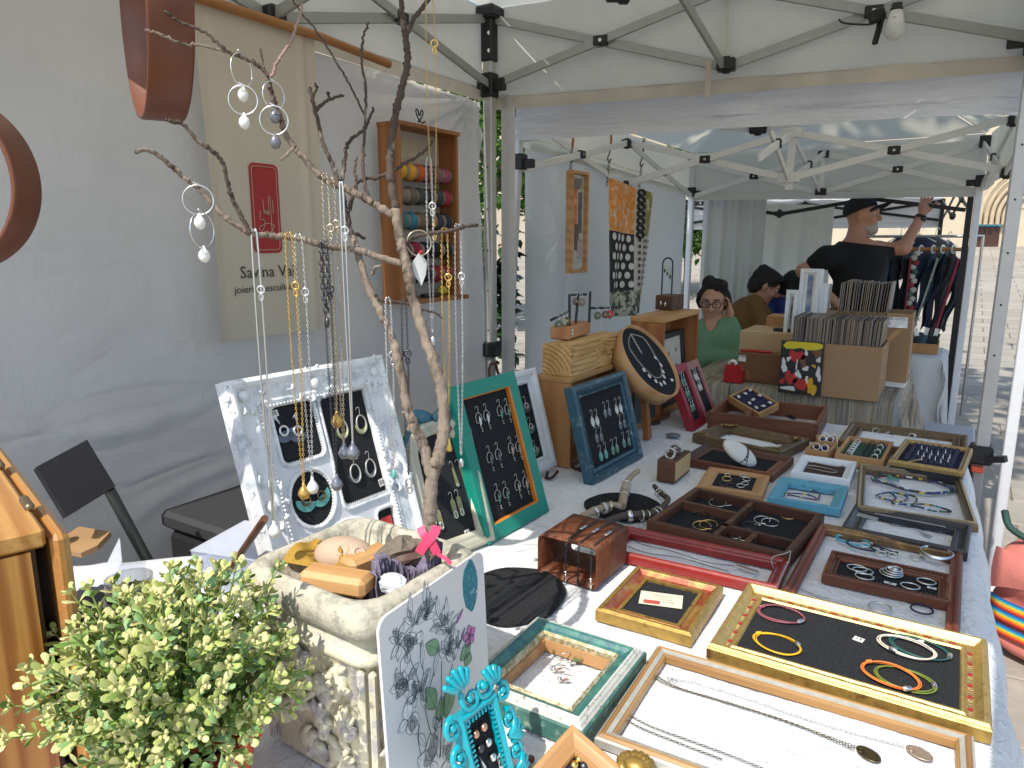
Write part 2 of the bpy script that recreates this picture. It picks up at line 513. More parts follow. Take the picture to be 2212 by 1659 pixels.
d0,d1=PF.loc(2112,470),PF.loc(2152,545)
mb=MB();mb.box(((d0.x+d1.x)/2,-.05,d0.y/2-.2),(d1.x-d0.x,.1,d0.y+.4));d_=mb.obj('door',DOORW,b1)
bq=PF.loc(2132,487);mb=MB();mb.box((bq.x,-.13,bq.y),(.75,.05,.06));mb.obj('blue_band',mat('blue_paint',(.05,.33,.5),.5),b1)
mb=MB();mb.box(((d0.x+d1.x)/2,-.06,d0.y+.10),(.95,.14,.16));mb.obj('lintel',TRIM,b1)
for k in range(7):
 mb=MB();mb.box((-1.2+.5*k,-.01,d0.y+.45+.0),(.46,.05,.32));mb.obj('stone_block',TRIM if k%2 else PLASTER,b1)
c=at(1120,470,27)
b2=building('pale stone building with shuttered windows behind the green tree',c,YAW+.15,16,8,5,ground_z(c.x,c.y))
for k in range(8):
 x,z=-6.5+4.2*(k%4),1.6+3*(k//4)
 mb=MB();mb.box((x,-.03,z),(1.1,.1,1.6));wf=mb.obj('window',TRIM,b2)
 mb=MB();mb.box((x,-.09,z),(.9,.04,1.4));mb.obj('shutter',mat('shutter_brown',(.12,.07,.045),.6),wf)
#  tents
CANVAS=fabric('tent_canvas',(.72,.72,.66),.45,9,.35,.012,tc=(.74,.72,.62))
VALANCE=fabric('tent_valance',(.66,.65,.60),.35,7,.4,.015,tc=(.66,.63,.53),var=.10)
HEM=fabric('tent_hem',(.55,.50,.41),.22,12,.3,.004,tc=(.55,.47,.34),var=.22)
WALLF=fabric('side_wall_cloth',(.56,.55,.54),.2,6,.4,.03,tc=(.62,.58,.52),var=.07)
GREYBAR=mat('grey_painted_steel',(.33,.34,.32),.45,.3,.08)
WHITEBAR=mat('white_painted_steel',(.72,.72,.71),.4,0,.05)
BLACKBAR=mat('black_painted_steel',(.012,.012,.014),.4,.2,.1)
BOLT=mat('bolt_steel',(.6,.6,.58),.3,1)
def sheet(mb,a,b,za,zb,nu=30,nv=6,amp=.008,freq=9,seed=0,sag=0.0,flare=0.0):
 """hanging cloth between two ground points; za, zb = (top, bottom) heights at each end"""
 a,b=V((a[0],a[1],0)),V((b[0],b[1],0));d=(b-a);nrm=V((-d.y,d.x,0)).normalized()
 def fn(u,v):
  p=a+d*u
  t,bt=za[0]+(zb[0]-za[0])*u,za[1]+(zb[1]-za[1])*u
  bt-=sag*4*u*(1-u)
  w=amp*(.25+.75*v)*(math.sin(u*freq*6.283+seed)+.6*math.sin(u*freq*13.1+2*seed+v*2.2)+.5*math.sin(v*5+u*17+seed))
  return tuple(p+nrm*(w+flare*v))[:2]+(t+(bt-t)*v,)
 return mb.grid(fn,nu,nv)
def truss(par,a,b,zt,zb,w,h,m,black,n=2,clip=None,cw=1.0):
 """n scissor crosses between two points: each bar, each joint its own part"""
 a,b=V((a[0],a[1],0)),V((b[0],b[1],0));d=b-a;x=d.normalized();side=V((-x.y,x.x,0))*(h*.3)
 P=lambda t,z:a+d*t+V((0,0,z))
 for i in range(n):
  t0,t1=i/n,(i+1)/n
  up_first=(i%2==0)
  for s_,(z0,z1) in((1,(zt,zb)),(-1,(zb,zt))):
   if not up_first:z0,z1=z1,z0
   mb=MB();mb.bar(P(t0,z0)+side*s_+x*.02,P(t1,z1)+side*s_-x*.02,h*.5,w,(0,0,1),.002);mb.obj('truss_bar',m,par)
  mb=MB();mb.bar(P((t0+t1)/2,(zt+zb)/2)-x*.03*cw,P((t0+t1)/2,(zt+zb)/2)+x*.03*cw,h*1.45,w*1.15,(0,0,1),.004);br=mb.obj('pivot_bracket',black,par)
  mb=MB();q=P((t0+t1)/2,(zt+zb)/2);nn=V((-x.y,x.x,0))
  mb.tube([q-nn*h*.8,q+nn*h*.8],.007,8);mb.obj('bolt',BOLT,br)
 for i in range(1,n):
  for z in(zt,zb):
   mb=MB();q=P(i/n,z)
   mb.bar(q-x*.035,q+x*.035,h*1.9,w*1.3,(0,0,1),.005);mb.bar(q+V((0,0,-.03)),q+V((0,0,.03)),.03,.03,x,.004);mb.obj('truss_joint',black,par)
def roof(mb,cs,apex,ze,sag=.05,n=10,wob=.008):
 for i in range(4):
  a,b=V((*cs[i],ze)),V((*cs[(i+1)%4],ze));ap=V(apex)
  def fn(u,v):
   p=a.lerp(b,u).lerp(ap,v)
   s_=sag*4*v*(1-v)+wob*math.sin(u*21+i)*math.sin(v*9)
   return(p.x,p.y,p.z-s_*(1 if 0<v<1 else 0))
  mb.grid(fn,n,n)
A_,B_,C_,D_=(-1.83,2.745),(.118,3.08),(-1.83,.42),(.09,.42)
T1=thing('market_tent','near white market tent with grey scissor frame over the jewellery table','market tent',TR(0,0,0),'market tents')
mb=MB();roof(mb,[(A_[0]-.03,A_[1]+.03),(C_[0]-.03,C_[1]-.03),(D_[0]+.03,D_[1]-.03),(B_[0]+.03,B_[1]+.03)],(-.86,1.68,3.0),2.40);mb.obj('canopy',CANVAS,T1)
def valance(par,a,b,zt,zba,zbb,m,hem,seed,off=(0,0),amp=.006,nu=40):
 a,b=(a[0]+off[0],a[1]+off[1]),(b[0]+off[0],b[1]+off[1])
 mb=MB();sheet(mb,a,b,(zt,zba+.05),(zt,zbb+.05),nu,5,amp,4,seed);v_=mb.obj('valance',m,par)
 d=V((b[0]-a[0],b[1]-a[1],0)).normalized()
 mb=MB();sheet(mb,(a[0]-d.y*.003,a[1]+d.x*.003),(b[0]-d.y*.003,b[1]+d.x*.003),(zba+.055,zba),(zbb+.055,zbb),nu,2,amp,4,seed);mb.obj('hem',hem,v_)
valance(T1,A_,B_,2.40,1.985,1.985,VALANCE,HEM,1,(0,.035))
valance(T1,C_,A_,2.40,2.03,2.02,VALANCE,HEM,2,(-.035,0),.003)
valance(T1,C_,D_,2.40,1.97,1.97,VALANCE,HEM,3,(0,-.03))
valance(T1,D_,B_,2.40,1.985,1.985,VALANCE,HEM,4,(.03,0))
for i,(x,y) in enumerate((A_,B_,C_,D_)):
 lo=.62 if i==1 else.9
 mb=MB();mb.bar((x,y,lo),(x,y,2.36),.044,.044,(0,1,0),.005);lg=mb.obj('leg',mat('leg_aluminium',(.50,.49,.47),.4,.4,.06),T1)
 if i<2:
  for hz in(1.02,1.2,1.38,1.56,1.74):
   dd=V((-FW.x,-FW.y,0)).normalized();dd=V((-1 if i else 1,0,0)) if abs(dd.x)>2 else V((0,-1,0))
   mb=MB();mb.tube([V((x,y,hz))+dd*.020,V((x,y,hz))+dd*.0228],.004,8);mb.obj('pin_hole',BLACKM(),lg)
 mb=MB();mb.bar((x,y,.0),(x,y,lo),.034,.034,(0,1,0),.004);mb.box((x,y,.006),(.12,.12,.012));mb.obj('lower_leg',GREYBAR,lg)
 mb=MB();mb.box((x,y,lo+.03),(.075,.075,.07),None,.008);mb.bar((x+.02,y-.03,lo+.02),(x+.075,y-.05,lo+.035),.03,.022);mb.obj('leg_clamp',BLACKM(),lg)
 if i==1:
  mb=MB();mb.box((x-.005,y-.028,lo-.022),(.04,.03,.022),None,.004);mb.obj('release_button',mat('red_button',(.7,.10,.05),.5),lg)
 mb=MB();mb.box((x,y,2.08),(.062,.062,.10),None,.006);mb.box((x+.05*(1 if x<-1 else-1),y,2.08),(.06,.03,.05),None,.004);mb.box((x,y-.05 if y>1 else y+.05,2.08),(.03,.06,.05),None,.004);mb.obj('slider_bracket',BLACKM(),lg)
 mb=MB();mb.box((x,y,2.275),(.056,.056,.20),None,.006);mb.box((x,y,2.37),(.10,.10,.05),None,.01);br=mb.obj('corner_bracket',BLACKM(),lg)
 mb=MB()
 dx=V((-FW.x,-FW.y,0)).normalized()
 for z in(2.215,2.285):mb.tube([V((x,y,z)),V((x,y,z))+dx*.034],.008,8)
 mb.obj('bolt',BOLT,br)
ZT,ZB=2.345,2.08
for a,b in((A_,B_),(C_,A_),(D_,B_),(C_,D_)):truss(T1,a,b,ZT,ZB,.034,.028,GREYBAR,BLACKM())
mid=lambda p,q:((p[0]+q[0])/2,(p[1]+q[1])/2)
ctr=(-.86,1.68)
for q in(mid(A_,B_),mid(A_,C_),mid(B_,D_),mid(C_,D_)):truss(T1,q,ctr,ZT+.02,ZB,.034,.028,GREYBAR,BLACKM(),1)
mb=MB();mb.bar((*ctr,2.05),(*ctr,2.98),.04,.04,(0,1,0));mb.obj('centre_post',GREYBAR,T1)
q=opl(1530,200,V((*A_,0)),V((-(B_[1]-A_[1]),B_[0]-A_[0],0)))
mb=MB();sheet(mb,(q.x-.008,q.y-.02),(q.x+.012,q.y-.017),(2.10,1.965),(2.10,1.965),2,6,.002,1,1);mb.obj('strap',HEM,T1)
q=opl(1566,60,V((*A_,0)),V((-(B_[1]-A_[1]),B_[0]-A_[0],0)))
mb=MB();sheet(mb,(q.x-.012,q.y+.01),(q.x+.02,q.y+.015),(2.40,2.09),(2.40,2.12),4,14,.006,.6,2);mb.obj('strap',CANVAS,T1)
mb=MB();sheet(mb,(-1.80,2.79),(-1.735,2.80),(2.05,.25),(2.04,.25),6,20,.006,.8,2);mb.obj('corner_flap',WALLF,T1)
wl=MB()
def crease(y,z,y0,z0,sl,L,w,a):
 t=(y-y0);d=z-z0-sl*t-.02*math.sin(t*9)
 return a*math.exp(-(d/w)**2)*math.exp(-((t-L/2)/(L*.5))**4)
CR=[(.55,.98,-.10,.55,.018,.018),(.75,.93,.12,.5,.022,-.014),(.8,.86,.22,.6,.03,.016),(.5,.78,.05,.6,.02,.012),(.95,.74,.14,.55,.018,.016),(.7,.68,.18,.8,.03,-.014),(1.0,.66,.22,.6,.022,.018),(.9,1.03,-.03,.5,.014,.010),(.3,1.36,.0,1.1,.010,.006),(1.1,.58,.3,.5,.03,.016),(.2,.9,.1,.5,.03,.014)]
def wallfn(u,v):
 y=-.2+2.93*u;z=2.05-.035*u-2.03*v
 w=.004*math.sin(y*7+z*3)+.005*math.sin(z*11-y*4)*v
 dy,dz=2.70-y,2.02-z
 an=math.atan2(dz,dy+1e-6);rr=math.hypot(dy,dz)
 w+=.016*math.sin(an*22)*math.exp(-((rr-.25)/.35)**2)
 e=max(0,(y-2.38)/.35);w+=.030*e*math.sin(y*42+.6*z)*min(1,v*4)
 for c_ in CR:w+=.55*crease(y,z,*c_)
 w+=.006*max(0,1-abs(z-1.405)/.006)*(y<2.6)
 return(-1.875+w,y,z)
wl.grid(wallfn,190,150)
wallo=wl.obj('side_wall',WALLF,label='plain white cloth side wall hanging behind the jewellery stall',cat='tent wall')
NL,NR,FR,FL=(-1.80,2.95),(.222,3.42),(.02,5.36),(-1.80,5.42)
T2=thing('market_tent','second white market tent with many white crossed bars over the print stall','market tent',TR(0,0,0),'market tents')
CANV2=fabric('grey_canvas',(.54,.53,.46),.5,9,.3,.012,tc=(.74,.69,.54))
BLUEVAL=fabric('white_valance_cloth',(.74,.75,.78),.12,8,.8,.03,sc=(.5,.5,3.2))
mb=MB();roof(mb,[FL,NL,NR,FR],(-.88,4.3,2.75),2.06,.06);mb.obj('canopy',CANV2,T2)
valance(T2,(NL[0],NL[1]),(NR[0]-.02,NR[1]-.22),2.06,1.87,1.86,BLUEVAL,BLUEVAL,5,(0,-.03),.012)
valance(T2,FL,FR,2.06,1.72,1.69,CANV2,CANV2,6,(0,.03))
valance(T2,NL,FL,2.06,1.86,1.76,CANV2,CANV2,7,(-.03,0))
valance(T2,NR,FR,2.06,1.82,1.72,CANV2,CANV2,8,(.03,0))
for i,(x,y) in enumerate((NL,NR,FR,FL)):
 lean=-.12 if i==0 else 0
 mb=MB();mb.bar((x+lean,y,0),(x,y,2.04),.04,.04,(0,1,0),.004);lg=mb.obj('leg',mat('leg_white',(.62,.63,.65),.35,.1,.05),T2)
 mb=MB();mb.box((x+lean,y,.006),(.11,.11,.012));mb.obj('foot_plate',WHITEBAR,lg)
 mb=MB();mb.box((x,y,1.78),(.055,.055,.07),None,.005);mb.box((x+(.05 if x<-1 else-.05),y,1.77),(.05,.03,.04),None,.004);mb.obj('slider_bracket',BLACKM(),lg)
 mb=MB();mb.box((x,y,2.01),(.06,.06,.07),None,.005);mb.obj('corner_bracket',BLACKM(),lg)
C2=(-.88,4.31)
truss(T2,NL,NR,2.03,1.88,.034,.026,WHITEBAR,BLACKM())
for a,b in((FL,FR),(NL,FL),(NR,FR)):truss(T2,a,b,1.995,1.75,.034,.026,WHITEBAR,BLACKM())
for q in(mid(NL,FL),mid(NR,FR),mid(NL,NR),mid(FL,FR)):truss(T2,q,C2,2.0,1.765,.036,.028,WHITEBAR,BLACKM(),1)
mb=MB();mb.bar((*C2,1.70),(*C2,2.72),.034,.034,(0,1,0));mb.bar((C2[0]-.05,C2[1],2.0),(C2[0]+.05,C2[1],2.0),.06,.05);mb.bar((C2[0]-.05,C2[1],1.765),(C2[0]+.05,C2[1],1.765),.06,.05);mb.obj('centre_post',WHITEBAR,T2)
mb=MB();q=mid(FL,FR);mb.bar((*q,1.72),(*q,2.06),.03,.03,(0,1,0));mb.obj('centre_post',WHITEBAR,T2)
W2=fabric('linen_side_wall',(.60,.61,.60),.3,9,.45,.02,tc=(.58,.60,.58))
mb=MB();sheet(mb,(-1.86,3.10),(-1.80,5.30),(1.89,.10),(1.79,.10),60,24,.012,3,2);mb.obj('side_wall',W2,label='pale linen side wall of the print stall behind scarf and framed print',cat='tent wall')
T3=thing('market_tent','third market tent with thin black frame and pale blue valance far behind','market tent',TR(0,0,0),'market tents')
N3L,N3R,F3R,F3L=(-2.4,5.68),(-.02,5.66),(-.25,8.2),(-2.75,8.2)
for x,y in(N3L,N3R,F3R,F3L):
 mb=MB();mb.bar((x,y,0),(x,y,1.82),.036,.036,(0,1,0));mb.obj('leg',BLACKBAR,T3)
for a,b in((N3L,N3R),(F3L,F3R),(N3R,F3R),(N3L,F3L)):truss(T3,a,b,1.80,1.62,.026,.022,BLACKBAR,BLACKBAR)
GREYC=fabric('grey_curtain',(.50,.52,.50),.3,6,.4,.02,tc=(.5,.53,.5))
mb=MB();roof(mb,[F3L,N3L,N3R,F3R],(-1.35,6.9,2.5),1.86);mb.obj('canopy',CANV2,T3)
valance(T3,F3L,F3R,1.86,1.55,1.55,BLUEVAL,BLUEVAL,9,(0,.02),.015)
mb=MB();sheet(mb,at(1640,600,7.2)[:2],at(1790,600,7.0)[:2],(1.78,.05),(1.76,.05),40,16,.03,3,1);mb.obj('rear_curtain',GREYC,T3)
p,q=oy(1512,600,5.62),oy(1645,600,5.62)
mb=MB();sheet(mb,(p.x,p.y),(q.x,q.y),(1.78,.06),(1.74,.06),50,16,.022,4,3);mb.obj('curtain',GREYC,label='pale grey curtain with soft folds behind the seated woman',cat='curtain')
#  jewellery table
def lace():
 m,nt,p=base('lace_tablecloth')
 vec=coords(nt)
 w=noise(nt,vec,9,3,.5)
 ad=node(nt,"MixRGB");ad.inputs[0].default_value=.12;nt.links.new(vec,ad.inputs[1])
 wn=node(nt,"TexNoise");wn.inputs["Scale"].default_value=7;nt.links.new(vec,wn.inputs["Vector"]);nt.links.new(wn.outputs[1],ad.inputs[2])
 vo=node(nt,"TexVoronoi");vo.feature='DISTANCE_TO_EDGE';vo.inputs["Scale"].default_value=26;nt.links.new(ad.outputs[0],vo.inputs["Vector"])
 n2=noise(nt,vec,60,5,.6,1.5)
 r1=ramp(nt,vo.outputs["Distance"],[(.0,(1,1,1)),(.09,(1,1,1)),(.16,(0,0,0))])
 r2=ramp(nt,n2,[(.40,(0,0,0)),(.60,(1,1,1))])
 mx=node(nt,"MixRGB");mx.inputs[0].default_value=.5;nt.links.new(r1,mx.inputs[1]);nt.links.new(r2,mx.inputs[2])
 col=ramp(nt,mx.outputs[0],[(.2,(.745,.745,.75)),(.7,(.79,.79,.785))])
 nt.links.new(col,p.inputs["Base Color"]);p.inputs["Roughness"].default_value=.8;p.inputs["Specular IOR Level"].default_value=.25
 bump(nt,mx.outputs[0],p,.75,.003)
 MATS['lace']=m
 return m
LACE=lace()
PLAINW=mat('plain_white_cotton',(.74,.74,.75),.85,0,.03,6,300,.2,.001)
tb=thing('trestle_table','folding trestle table hidden under the white lace tablecloth','table',TR(-.45,1.6,0))
mb=MB();mb.box((0,0,.726),(.96,2.4,.03));mb.obj('tabletop',mat('table_board',(.5,.48,.44),.6),tb)
for sx in(-1,1):
 for sy in(-1,1):
  mb=MB();mb.tube([(sx*.42,sy*1.1,0),(sx*.38,sy*.95,.71)],.014,8);mb.obj('leg',GREYBAR,tb)
def cloth(name,label,x0,x1a,x1b,y0,y1,drop,mt,wav=.0012,nu=60,nv=90,fold=.014):
 r=.022
 prof=[(0,0)]+[(k/40,0) for k in range(1,41)]
 mb=MB()
 ny=nv
 rows=[]
 for j in range(-8,ny+9):
  rows.append(j)
 def P(i,j):
  u=i/nu;v=min(max(j,0),ny)/ny
  y=y0+(y1-y0)*v;x1=x1a+(x1b-x1a)*v
  t=u*(1.0+.55)
  z=.75;x=x0+(x1-x0)*t
  if t>1:
   s=(t-1)/.55;z=.75-drop*s
   k=min(1,s*5)
   x=x1+.02*math.sin(min(1,s*6)*1.57)+s*.05+fold*k*(math.sin(y*17+s*1.5)+.5*math.sin(y*39))
   z=.75-max(0,drop*s-.0)+.010*(1-k)-.010
  e=max(0,-j,j-ny)
  if e:
   s=e/8
   y+=(1 if j>0 else-1)*(.02*min(1,s*4)+.04*s);z-=drop*s
  else:
   z+=wav*(math.sin(x*23+y*9)+math.sin(y*31-x*13))-2*wav
  return(x,y,z)
 vs=[P(i,j) for j in rows for i in range(nu+1)]
 fs=[(a*(nu+1)+i,a*(nu+1)+i+1,(a+1)*(nu+1)+i+1,(a+1)*(nu+1)+i) for a in range(len(rows)-1) for i in range(nu)]
 mb.add(vs,fs,True)
 return mb.obj(name,mt,label=label,cat='tablecloth')
cloth('tablecloth','white embossed lace tablecloth under all the trays of jewellery',-1.06,.150,.045,.30,2.86,.62,LACE)
t=thing('side_table','small side table hidden under the plain white cloth left of the planter','table',TR(-1.30,.40,0)@RZ(rad(43)))
mb=MB();mb.box((0,0,.715),(.88,.78,.03));mb.obj('tabletop',mat('table_board',(.5,.48,.44)),t)
for sx in(-1,1):
 for sy in(-1,1):
  mb=MB();mb.tube([(sx*.4,sy*.33,0),(sx*.38,sy*.3,.70)],.014,8);mb.obj('leg',GREYBAR,t)
mb=MB()
T=TR(-1.30,.40,0)@RZ(rad(43))
def c2(u,v):
 x,y=(u-.5)*1.10,(v-.5)*1.0;ex=max(0,abs(x)-.47);ey=max(0,abs(y)-.42)
 z=.742-5.5*max(ex,ey)+.002*math.sin(x*19+y*7)+.003*math.sin(y*25)
 return(math.copysign(min(abs(x),.47+ex*.25),x),math.copysign(min(abs(y),.42+ey*.25),y),z)
mb.grid(c2,44,40,True,T);mb.obj('tablecloth',PLAINW,label='plain white cotton cloth on the side table behind the green plant',cat='tablecloth')
#  frames
P_FLAT=lambda w,t:[(0,0),(0,t),(w,t),(w,0)]
def P_BEV(w,t,lip=.6):return[(0,0),(0,t*.92),(w*.07,t),(w*.30,t),(w*.40,t*.93),(w*.75,t*.80),(w*.80,t*lip+.2*t),(w*.93,t*lip+.18*t),(w,t*lip),(w,0)]
def P_SCOOP(w,t):return[(0,0),(0,t*.85),(w*.08,t),(w*.22,t),(w*.30,t*.86),(w*.48,t*.62),(w*.66,t*.52),(w*.78,t*.56),(w*.84,t*.66),(w*.94,t*.66),(w,t*.55),(w,0)]
def P_ROUND(w,t):return[(0,0),(0,t*.55),(w*.06,t*.82),(w*.2,t*.98),(w*.36,t),(w*.52,t*.9),(w*.6,t*.72),(w*.7,t*.7),(w*.82,t*.78),(w*.94,t*.72),(w,t*.6),(w,0)]
def framed(P,name,label,cat,w_rim,t,prof,m,back=None,back_z=.004,group='display frames and trays on the jewellery table',off=0.0,cy=0.0,base_off=0.0,rails=(0,1,2,3),each=True):
 """a frame as a thing: four rails (or one moulding) and its felt or board"""
 root=thing(name,label,cat,P.M,group)
 for r_ in rails:
  mb=MB();mb.frame(P.w,P.h,[(d,z+off) for d,z in prof(w_rim,t)],None,0,cy,(r_,))
  mb.obj('rail',m[r_%len(m)]if isinstance(m,list) else m,root)
 if back:
  mb=MB();mb.box((0,cy,off+back_z/2-.001),(P.w-2*w_rim+.004,P.h-2*w_rim+.004,back_z));mb.obj('felt_board',back,root)
 return root
def rope(par,P,inset,z,r,pitch,m,cy=0,name='rope_moulding'):
 mb=MB()
 w,h=P.w/2-inset,P.h/2-inset
 for(a,b) in(((-w,-h),(w,-h)),((w,-h),(w,h)),((w,h),(-w,h)),((-w,h),(-w,-h))):
  a,b=V((*a,z)),V((*b,z));d=b-a;n=int(d.length/pitch);x=d.normalized()
  for i in range(n):
   c=a+d*((i+.5)/n)+V((0,cy,0))
   T=Matrix.Translation(c)@RZ(math.atan2(x.y,x.x)+.75)
   mb.sph((0,0,0),(pitch*.75,r*.62,r),6,4,T)
 return mb.obj(name,m,par,kind='stuff')
def beads(par,pts,r,m,name='bead_moulding',kind='stuff'):
 mb=MB()
 for p in pts:mb.sph(p,r,6,4)
 return mb.obj(name,m,par,kind=kind)
def tagp(P,px,py,s,txt_,z=.006,w=.013,h=.011,a=0.0,where='on black felt'):
 """price tag: small white card with handwritten figures"""
 M_=P.matp(px,py,z,a)
 t=thing('price_tag','small white price tag reading %s %s'%(txt_,where),'price tag',M_,'small white price tags')
 mb=MB();mb.box((0,0,0),(w,h,.0012));mb.obj('card',TAG(),t)
 if txt_.strip():text(txt_,h*.85,t,TR(0,0,.0008),INK())
 return t
GILT=mat('worn_gilt',(.42,.265,.07),.42,.65,.3,60,140,.25,.001,c2=(.20,.10,.03),thr=.60,c2s=45,soft=.05)
GILT2=mat('bright_gilt',(.50,.345,.115),.40,.65,.25,80,160,.3,.001,c2=(.30,.17,.05),thr=.64,c2s=60)
WALNUT=wood('walnut',(.13,.055,.03),(.055,.022,.012),'X',16)
MAHOG=wood('mahogany',(.24,.085,.035),(.11,.035,.015),'X',14)
OAK=wood('light_oak',(.50,.28,.12),(.38,.19,.07),'X',14)
PINE=wood('pine',(.56,.29,.09),(.36,.14,.03),'Z',9,.42)
MAHY=wood('mahogany_side',(.24,.085,.035),(.11,.035,.015),'Y',14)
WALY=wood('walnut_side',(.13,.055,.03),(.055,.022,.012),'Y',16)
OAKY=wood('light_oak_side',(.50,.28,.12),(.38,.19,.07),'Y',14)
TEALP=mat('teal_paint',(.006,.235,.165),.5,0,.12,30,90,.2,.0006,c2=(.30,.22,.10),thr=.70,c2s=50,soft=.02)
WHITEP=mat('white_paint',(.72,.73,.73),.5,0,.05,20,80,.25,.0008)
ANTIQUE=mat('antique_bronze',(.15,.10,.05),.5,.4,.35,60,120,.4,.001,c2=(.32,.20,.05),thr=.66,c2s=40)
P1=flat([(1618,1257),(2131.6,1379),(2142,1570),(1528.6,1389)],.779)
f=framed(P1,'gilt_tray','large gilt frame tray with red ornament border and cord bracelets on dark felt','display tray',.036,.028,P_SCOOP,GILT2,FELT(),.0165)
mb=MB();mb.frame(P1.w,P1.h,[(.001,-.001),(-.002,.002),(-.002,.020),(.001,.0235)]);mb.obj('outer_edge',GILT,f)
REDENAM=mat('red_enamel',(.34,.03,.02),.4);PALEG=mat('pale_gold_leaf',(.55,.42,.20),.4,.5)
mb=MB();mb.frame(P1.w,P1.h,[(.0165,.010),(.0165,.0155),(.0285,.0152),(.0285,.010)]);mb.obj('pattern_band',mat('antique_gold_band',(.36,.25,.12),.5,.3,.2,200,200,.4,.001,c2=(.20,.12,.05),thr=.52,c2s=200,soft=.05),f)
ib=MB()
for sx,sy,L,ang in((0,1,P1.w,0),(0,-1,P1.w,math.pi),(1,0,P1.h,-math.pi/2),(-1,0,P1.h,math.pi/2)):
 n=2*(int(L/.040)-1)+1
 for i in range(n):
  s_=(i+.5)/n-.5;s_*=L-.075
  x,y=(s_ if sx==0 else sx*(P1.w/2-.0225)),(s_ if sy==0 else sy*(P1.h/2-.0225))
  T=TR(x,y,.0156)@RZ(ang)
  if i%2==0:
   mb=MB();mb.prism([(-.006,0),(-.002,.0022),(0,.005),(.002,.0022),(.006,0),(.002,-.0022),(0,-.005),(-.002,-.0022)],0,.0012,T);mb.obj('red_ornament',REDENAM,f)
   for k in(-1,1):ib.ring((0,0,.0006),.0075,.0006,10,3,T@TR(k*.003,0,0),1.4,.75)
  else:
   for k in(-1,1):ib.tube([(k*.012,.004,.0006),(0,0,.001),(k*.012,-.004,.0006)],.0007,3,T=T)
   ib.ring((0,0,.0006),.0042,.0006,8,3,T)
for k in(-.0055,.0055):
 pass
ib.obj('scroll_ornament',PALEG,f,kind='stuff')
def bracelet(P,cx,cy,rx,ry,a,m,label,strands=4,seed=1,bead_at=None,z=.017,r=.0011,knot_at=None,bead=True):
 M_=P.matp(cx,cy,z)
 t=thing('cord_bracelet',label,'bracelet',M_,'cord bracelets lying in frames')
 q=random.Random(seed)
 for s_ in range(strands):
  dx,dy,k,ph=q.uniform(-.0022,.0022),q.uniform(-.0022,.0022),q.uniform(.95,1.05),q.uniform(0,6.28)
  pts=[]
  for i in range(40):
   b=6.2832*i/40;c_,s2=rx*k*math.cos(b),ry*k*math.sin(b)
   pts.append((dx+c_*math.cos(a)-s2*math.sin(a),dy+c_*math.sin(a)+s2*math.cos(a),.0016+.0012*s_*(.6+.4*math.sin(b*2+ph))))
  mb=MB();mb.tube(pts,r,5,True);mb.obj('cord',m,t)
 if bead:
  b=bead_at;c_,s2=rx*math.cos(b),ry*math.sin(b)
  x,y=c_*math.cos(a)-s2*math.sin(a),c_*math.sin(a)+s2*math.cos(a)
  tn=math.atan2(ry*math.cos(b)*math.cos(a)-rx*math.sin(b)*math.sin(a),-rx*math.sin(b)*math.cos(a)-ry*math.cos(b)*math.sin(a))
  mb=MB();mb.tube([(-.006,0,0),(-.004,0,0),(.004,0,0),(.006,0,0)],[.0032,.0042,.0042,.0032],10,T=TR(x,y,.0038)@RZ(tn));mb.obj('silver_bead',SILVER(),t)
 if knot_at is not None:
  b=knot_at;c_,s2=rx*math.cos(b),ry*math.sin(b)
  x,y=c_*math.cos(a)-s2*math.sin(a),c_*math.sin(a)+s2*math.cos(a)
  mb=MB()
  for k in range(3):mb.sph((x+.002*k,y+.0015*k,.004),(.0032,.0026,.003),7,5)
  mb.obj('knot',m,t)
 return t
CORDS={k:mat('cord_'+k,c,.55,0,.1,200) for k,c in dict(mauve=(.30,.085,.10),yellow=(.80,.42,.01),cream=(.72,.63,.52),green=(.02,.10,.085),orange=(.85,.20,.03),olive=(.17,.22,.03),sky=(.10,.42,.52),navy=(.03,.04,.07),blackg=(.012,.03,.03)).items()}
rx_=lambda P,a,b:(P.loc(*b)-P.loc(*a)).length/2
bracelet(P1,1688,1329,.038,.0285,.06,CORDS['mauve'],'mauve cord bracelet with silver bead in upper left of gilt tray',4,1,-.55,knot_at=2.9)
bracelet(P1,1677,1393,.037,.028,-.2,CORDS['yellow'],'yellow cord bracelet with silver bead in lower left of gilt tray',4,2,.75,knot_at=2.9)
bracelet(P1,1987,1402,.042,.030,-.15,CORDS['green'],'dark green cord bracelet under the cream one in gilt tray',3,3,.0,knot_at=2.6)
bracelet(P1,1959,1400,.041,.029,-.2,CORDS['cream'],'cream cord bracelet with silver bead in upper right of gilt tray',4,4,-1.9,z=.020,knot_at=1.3)
bracelet(P1,1952,1470,.040,.029,-.1,CORDS['olive'],'olive green cord bracelet under the orange one in gilt tray',3,5,.25)
bracelet(P1,1924,1462,.040,.030,-.25,CORDS['orange'],'bright orange cord bracelet with silver bead in gilt tray',4,6,-.75,z=.020,knot_at=2.8)
tagp(P1,1855,1381,1,'15',.017,.016,.013,-.2,'in the middle of the gilt tray')
BROWNGILT=mat('brown_gilt',(.17,.10,.04),.45,.35,.35,50,120,.3,.001,c2=(.33,.19,.05),thr=.56,c2s=30)
REDWOOD=wood('red_brown_wood',(.22,.06,.03),(.12,.03,.015),'Y',14)
pb=[oz(1769,1126,.772),oz(2082,1186,.772)]
e3=(pb[1]-pb[0]).normalized();u3=V((-e3.y,e3.x,0))
gb=P1.p+P1.u*(P1.h/2+.004)
h3=(pb[0]-gb).dot(u3)*.5+(pb[1]-gb).dot(u3)*.5
P3=Panel((pb[0]+pb[1])/2-u3*h3/2,e3,u3);P3.p.z=.7515;P3.M.translation=P3.p
